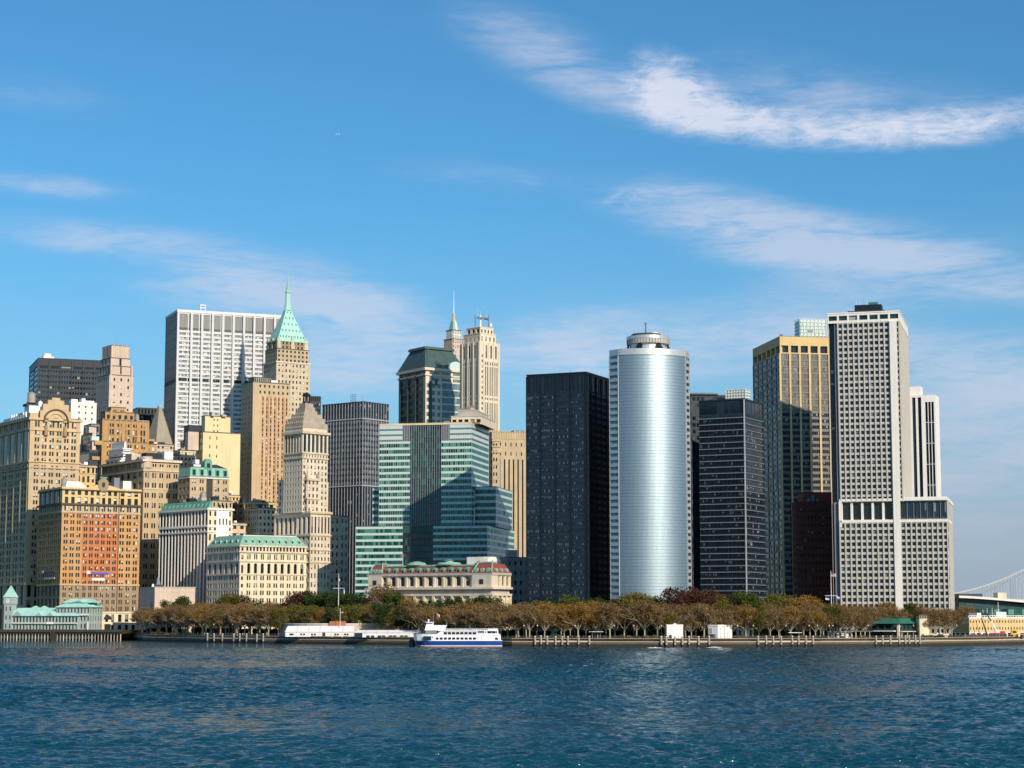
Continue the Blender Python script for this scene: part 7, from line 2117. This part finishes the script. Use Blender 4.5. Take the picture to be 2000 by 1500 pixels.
def crane():
    Y = shore(1950) + 14
    def P(px, py, dy=0): return Vector((xat(px, Y, 8), Y + dy, zat(py, Y)))
    base = P(1949, 1247); 
    r = thing('mobile_crane', 'red mobile crane with a long white and dark raised boom before the tan depot', 'crane', (base.x, Y, GZ))
    o = Vector((base.x, Y, GZ))
    def rel(v): return tuple(v - o)
    m = MB(); m.box(-4.4, 3.4, -1.3, 1.3, .9, 2.3); m.box(1.0, 3.6, -1.3, 1.3, 2.3, 3.2); m.build('carrier', 'red_paint', r)
    for x in (-3.6, -2.2, 1.2, 2.6):
        m = MB(); m.tube((x, -1.4, .6), (x, 1.4, .6), .6, n=12); m.build('wheel', 'black_metal', r)
    m = MB(); m.box(-1.6, 1.2, -1.1, 1.1, 2.3, 4.0); m.build('turret', 'white_paint', r)
    a, c, d = rel(P(1951, 1240)), rel(P(1936, 1213)), rel(P(1920, 1187))
    m = MB(); m.tube(a, c, .75, .55, 4); m.build('lower_boom', 'white_paint', r)
    m = MB(); m.tube(c, d, .45, .28, 4); m.build('upper_boom', 'dark_roof', r)
    m = MB(); m.tube(d, (d[0], d[1], d[2] - 6), .05, n=4); m.build('hoist_cable', 'dark_roof', r)
    r = thing('slim_derrick', 'thin leaning derrick pole left of the red crane before the tan depot', 'derrick', (xat(1914, Y, 5), Y - 2, GZ))
    m = MB(); m.tube((0, 0, 0), (xat(1904, Y, 5) - xat(1914, Y, 5), 0, zat(1210, Y) - GZ), .3, .12, 6); m.build('boom', 'brown_stone', r)
    m = MB(); m.box(-1.2, 1.2, -.8, .8, 0, 1.3); m.build('base', 'dark_roof', r)
    r = thing('yellow_loader', 'bright yellow construction machine right of the red crane', 'loader', (xat(1980, Y, 5), Y - 1, GZ))
    m = MB(); m.frus(-2.2, 1.8, -1.2, 1.2, .7, -1.4, 1.5, -1.1, 1.1, 3.8); m.build('body', 'yellow_paint', r)
    m = MB(); m.box(-1.0, 1.0, -1.25, -1.0, 2.2, 3.4); m.build('cab_window', 'black_metal', r)
    m = MB(); m.tube((1.6, 0, 2), (5.5, 0, 1.2), .35, .3, 6); m.box(5, 6.5, -1.2, 1.2, .2, 1.6); m.build('bucket_arm', 'yellow_paint', r)
    for x in (-1.4, 1.2):
        m = MB(); m.tube((x, -1.35, .75), (x, 1.35, .75), .75, n=12); m.build('wheel', 'black_metal', r)
    m = MB()
    r = thing('site_hoarding', 'low dark hoarding fence in front of the tan depot on the quay', 'fence', (xat(1886, shore(1886) + 6, 4), shore(1886) + 6, GZ), math.atan2(at0(2000, 6)[1] - at0(1886, 6)[1], at0(2000, 6)[0] - at0(1886, 6)[0]))
    L = 40
    m.box(0, L, 0, .15, .2, 1.7); m.build('panel', 'dark_wood', r)
    for i in range(12): m = MB(); m.box(L * i / 11 - .1, L * i / 11 + .1, -.1, .2, 0, 1.9); m.build('post', 'steel_grey' if i % 3 else 'yellow_paint', r)
crane()

# --- suspension bridge
def bridge():
    Y = 2450.0
    def P(px, py, y=Y): return (xat(px, y, 60), y, zat(py, y))
    r = thing('suspension_bridge', 'distant pale suspension bridge with curved cable and hangers at the right edge', 'bridge', (0, 0, 0))
    def cy(px): t = (px - 1790) / 210; return 1166 - 53 * t ** 2.0 if px > 1790 else 1166
    for j, (dy, off) in enumerate(((0, 0), (26, 0))):
        m = MB()
        ps = list(range(1790, 2231, 10))
        for a, c in zip(ps[:-1], ps[1:]): m.tube(P(a, cy(a), Y + dy), P(c, cy(c), Y + dy), 1.15 if j == 0 else .8, n=6)
        m.build('main_cable', 'bridge_paint', r)
        for p in np.arange(1800, 2200, 5.0 if j == 0 else 6.0):
            if cy(p) > 1164: continue
            m = MB(); m.tube(P(p, cy(p), Y + dy), P(p, 1171, Y + dy), .24, n=4); m.build('hanger', 'bridge_paint', r)
    a, c = P(1600, 1170), P(2400, 1172)
    m = MB(); m.box(a[0], c[0], Y, Y + 26, a[2] - 4.5, a[2]); m.build('deck', 'bridge_paint', r)
    m = MB()
    x = P(2230, 1100)[0]
    for s in (0, 22): m.box(x - 4, x + 4, Y + s, Y + s + 5, 0, P(2230, 930)[2])
    m.box(x - 4, x + 4, Y, Y + 27, P(2230, 940)[2], P(2230, 925)[2]); m.build('tower', 'grey_stone', r)
bridge()

# --- flags, poles
def flag(r, x, z, w, h, style, sgn=1):
    n = 5
    def strip(t0, t1, name, mat, u1=1.0):
        m = MB(); vs = []
        for i in range(n + 1):
            u = u1 * i / n
            yy = .18 * math.sin(u * 5) * w / 2
            for t in (t0, t1): vs.append((x + sgn * u * w, yy - (.03 if u1 < 1 else 0), z - h * t - .16 * u * h))
        m.add(vs, [(2 * i, 2 * i + 1, 2 * i + 3, 2 * i + 2) for i in range(n)]); m.build(name, mat, r)
    if style == 'stars':
        for i in range(7): strip(i / 7, (i + 1) / 7, 'flag_stripe', 'cloth_red' if i % 2 == 0 else 'cloth_white')
        strip(-.01, .55, 'flag_canton', 'cloth_blue', .42)
    else:
        strip(0, .5, 'flag_field', style[0]); strip(.5, 1, 'flag_field', style[1])
def pole(label, px, Y, ytop, yard=None, flags=(), r0=.28):
    x = xat(px, Y, 20)
    r = thing('flagpole', label, 'flagpole', (x, Y, GZ))
    H = zat(ytop, Y) - GZ
    m = MB(); m.cyl(0, 0, 0, H, r0, .12, 8); m.build('pole', 'white_stone', r)
    m = MB(); m.cyl(0, 0, H, H + .35, .2, .08, 8); m.build('finial', 'gold_stone', r)
    if yard:
        m = MB(); z = zat(yard[0], Y) - GZ; m.tube((-yard[1], 0, z), (yard[1], 0, z), .14, n=6); m.build('yardarm', 'white_stone', r)
    for (dx, py, w, h, st) in flags: flag(r, dx, zat(py, Y) - GZ, w, h, st)
    return r
pole('tall ship style flagpole with a yardarm above the trees left of the palace', 661, shore(661) + 42, 1121, (1149, 3.4), ((3.0, 1151, .5, 2.4, ('cloth_white', 'cloth_white')), (.2, 1128, .5, 1.8, ('cloth_red', 'cloth_white'))), .34)
pole('short flagpole with a small striped flag just behind the gabled tent', 664.5, shore(665) + 19, 1189, None, ((.1, 1194, 1.6, 1.0, 'stars'),), .16)
pole('tall flagpole with a yardarm and three flags at the foot of the white gridded tower', 1624, shore(1624) + 60, 1116, (1163.5, 3.4), ((.2, 1119, 2.7, 1.9, 'stars'), (-3.1, 1165, 1.9, 1.7, ('cloth_blue', 'cloth_white')), (3.0, 1165, 1.4, 1.7, ('cloth_white', 'cloth_blue'))), .34)
# --- park lamps
def lamps():
    g = {}
    proto = None
    for p in (297, 341, 378, 422, 458, 1023, 1049, 1122, 1198, 1236, 1290, 1412, 1437, 1468, 1531, 1576, 1592, 1615, 1622, 1690, 1778, 1862):
        x, y = at0(p, 5.0)
        if proto is None:
            proto = r = thing('street_lamp', '', 'lamp', (x, y, GZ), 0, 'lamp posts along the promenade')
            m = MB(); m.cyl(0, 0, 0, 6.2, .12, .07, 8); m.build('post', 'charcoal_metal', r)
            m = MB(); m.cyl(0, 0, 6.2, 6.5, .12, .3, 8); m.cyl(0, 0, 6.5, 7.0, .3, .15, 8); m.build('lantern', 'white_stone', r)
        else:
            r = copy_tree(proto); r.location = (x, y, GZ)
        g.setdefault(place_of(p), []).append((p, r))
    for pl, its in g.items(): ordinal_labels(its, 'lone lamp post on the promenade %s' % pl, '%%s lamp post from left on the promenade %s' % pl)
lamps()
# --- people strolling on the promenade
def people():
    def body(pose):
        me = bpy.data.meshes.new('body')
        s = pose
        V = [(0, 0, .95), (0, 0, 1.15), (0, 0, 1.38), (0, 0, 1.5), (0, -.01, 1.66), (-.09, 0, .9), (-.1, -.12 * s, .5), (-.1, .02 * s + .1 * s, .06), (-.1, .0, .03), (.09, 0, .9), (.1, .12 * s, .5), (.1, -.16 * s, .06), (.1, -.26 * s, .03),
             (-.2, 0, 1.38), (-.26, .06 * s, 1.1), (-.25, -.06 * s, .86), (.2, 0, 1.38), (.26, -.06 * s, 1.1), (.25, .1 * s - .06, .86)]
        V[8] = (-.1, V[7][1] - .12, .03)
        E = [(0, 1), (1, 2), (2, 3), (3, 4), (0, 5), (5, 6), (6, 7), (7, 8), (0, 9), (9, 10), (10, 11), (11, 12), (2, 13), (13, 14), (14, 15), (2, 16), (16, 17), (17, 18)]
        rad = [.15, .14, .16, .06, .105, .1, .065, .05, .05, .1, .065, .05, .05, .07, .05, .045, .07, .05, .045]
        me.from_pydata(V, E, [])
        o = bpy.data.objects.new('body', me)
        COL.objects.link(o)
        md = o.modifiers.new('skin', 'SKIN')
        for i, sv in enumerate(me.skin_vertices[0].data): sv.radius = (rad[i], rad[i]); sv.use_root = (i == 0)
        o.modifiers.new('sub', 'SUBSURF').levels = 1
        dg = bpy.context.evaluated_depsgraph_get()
        out = bpy.data.meshes.new_from_object(o.evaluated_get(dg))
        bpy.data.objects.remove(o)
        return out
    bodies = [body(.3), body(1.0), body(-.8)]
    vary = [('red', 'cloth_red'), ('white', 'cloth_white'), ('blue', 'cloth_blue'), ('dark', 'cloth_dark'), ('yellow', 'cloth_yellow')]
    meshes = {}
    for bi, bm_ in enumerate(bodies):
        for cn, cm in vary:
            me = bm_.copy()
            me.materials.clear()
            for q in ('cloth_dark', cm, 'skin'): me.materials.append(MATS[q])
            for p in me.polygons:
                z = p.center.z
                p.material_index = 2 if (z > 1.5 or (z < .93 and abs(p.center.x) > .18)) else (1 if z > .92 else 0)
                p.use_smooth = True
            meshes[(bi, cn)] = me
    r = random.Random(12)
    g = {}
    P = [290, 294, 318, 321, 327, 339, 348, 366, 371, 379, 391, 398, 404, 414, 420, 427, 433, 449, 456, 464, 478, 481, 498, 512, 516, 525, 535, 541, 549, 1014, 1027, 1038, 1052, 1088, 1093, 1117, 1126, 1139, 1172, 1178, 1203, 1224, 1287, 1345, 1352, 1357, 1432, 1475, 1482, 1513, 1529, 1538, 1597, 1609, 1631, 1652, 1658, 1677, 1722, 1727, 1736, 1757, 1873]
    hair = MB(); hair.cyl(0, .015, 1.68, 1.79, .11, .05, 8); hm = hair.mesh('hair', 'cloth_dark')
    for p in P:
        cn = r.choices([v[0] for v in vary], (2, 3, 3, 4, 1))[0]
        x, y = at0(p, r.uniform(4.2, 7.5))
        o = bpy.data.objects.new('person', meshes[(r.randrange(3), cn)])
        COL.objects.link(o)
        o.location = (x, y, GZ); o.rotation_euler = (0, 0, r.uniform(0, 6.28))
        k = r.uniform(.94, 1.06); o.scale = (k, k, k)
        tag(o, '', 'person', 'people strolling on the promenade')
        h = bpy.data.objects.new('hair', hm); COL.objects.link(h); h.parent = o
        g.setdefault((cn, place_of(p)), []).append((p, o))
    for (cn, pl), its in g.items():
        ordinal_labels(its, 'person in a %s top on the promenade %s' % (cn, pl), '%%s person from left in a %s top %s' % (cn, pl))
people()
# --- foam wakes and a far airliner
def foam(label, pa, pb, py):
    Y = CH * F / (py - 1205)
    x0, x1 = (pa - 1000) / F * Y, (pb - 1000) / F * Y
    r = random.Random(int(pa))
    m = MB()
    n = 40
    top = []
    for i in range(n + 1):
        t = i / n
        w = math.sin(math.pi * t) ** .6 * (1.6 + r.uniform(-.5, .5)); h = .05 + .55 * math.sin(math.pi * t) * r.uniform(.3, 1)
        x = x0 + (x1 - x0) * t
        top.append(((x, Y - w, .02), (x, Y + r.uniform(-.3, .3), h), (x, Y + w, .02)))
    vs = [p for q in top for p in q]
    fs = []
    for i in range(n):
        a = 3 * i
        fs += [(a, a + 3, a + 4, a + 1), (a + 1, a + 4, a + 5, a + 2)]
    m.add(vs, fs)
    tag(m.build('wake_foam', 'foam'), label, 'foam', None, 'stuff')
foam('white strip of wake foam on the water below the silver cylinder', 1258, 1296, 1265)
foam('thin streak of wake foam on the water below the wider white pavilion', 1376, 1408, 1264)
def plane():
    D = 16000.0
    x, z = xat(655, D, 2000), zat(262, D)
    r = thing('airliner', 'tiny white airliner high in the blue sky at the upper left', 'airplane', (x, D, z), R(8))
    m = MB(); m.tube((-17, 0, 0), (13, 0, 0), 1.9, 1.9, 10); m.tube((13, 0, 0), (17.5, 0, -.4), 1.9, .5, 10); m.tube((-17, 0, 0), (-21, 0, .8), 1.9, .4, 10); m.build('fuselage', 'white_paint', r)
    for s in (-1, 1):
        m = MB(); m.add([(4, s * 1.5, -.6), (-2, s * 17, .6), (-4.5, s * 17, .6), (-4, s * 1.5, -.6), (4, s * 1.5, -.2), (-2, s * 17, .8), (-4.5, s * 17, .8), (-4, s * 1.5, -.2)], [(0, 1, 2, 3), (7, 6, 5, 4), (0, 4, 5, 1), (1, 5, 6, 2), (2, 6, 7, 3), (3, 7, 4, 0)]); m.build('wing', 'white_paint', r)
        m = MB(); m.tube((3, s * 6, -1.7), (-1, s * 6, -1.7), 1.0, .8, 8); m.build('engine', 'steel_grey', r)
        m = MB(); m.add([(-16, s * .6, .8), (-19, s * 6, 1.2), (-20.5, s * 6, 1.2), (-20, s * .6, .8), (-16, s * .6, 1.0), (-19, s * 6, 1.4), (-20.5, s * 6, 1.4), (-20, s * .6, 1.0)], [(0, 1, 2, 3), (7, 6, 5, 4), (0, 4, 5, 1), (1, 5, 6, 2), (2, 6, 7, 3), (3, 7, 4, 0)]); m.build('tailplane', 'white_paint', r)
    m = MB(); m.frus(-20, -15, -.25, .25, 1.2, -21.5, -18.5, -.15, .15, 7.5); m.build('tail_fin', 'steel_grey', r)
plane()
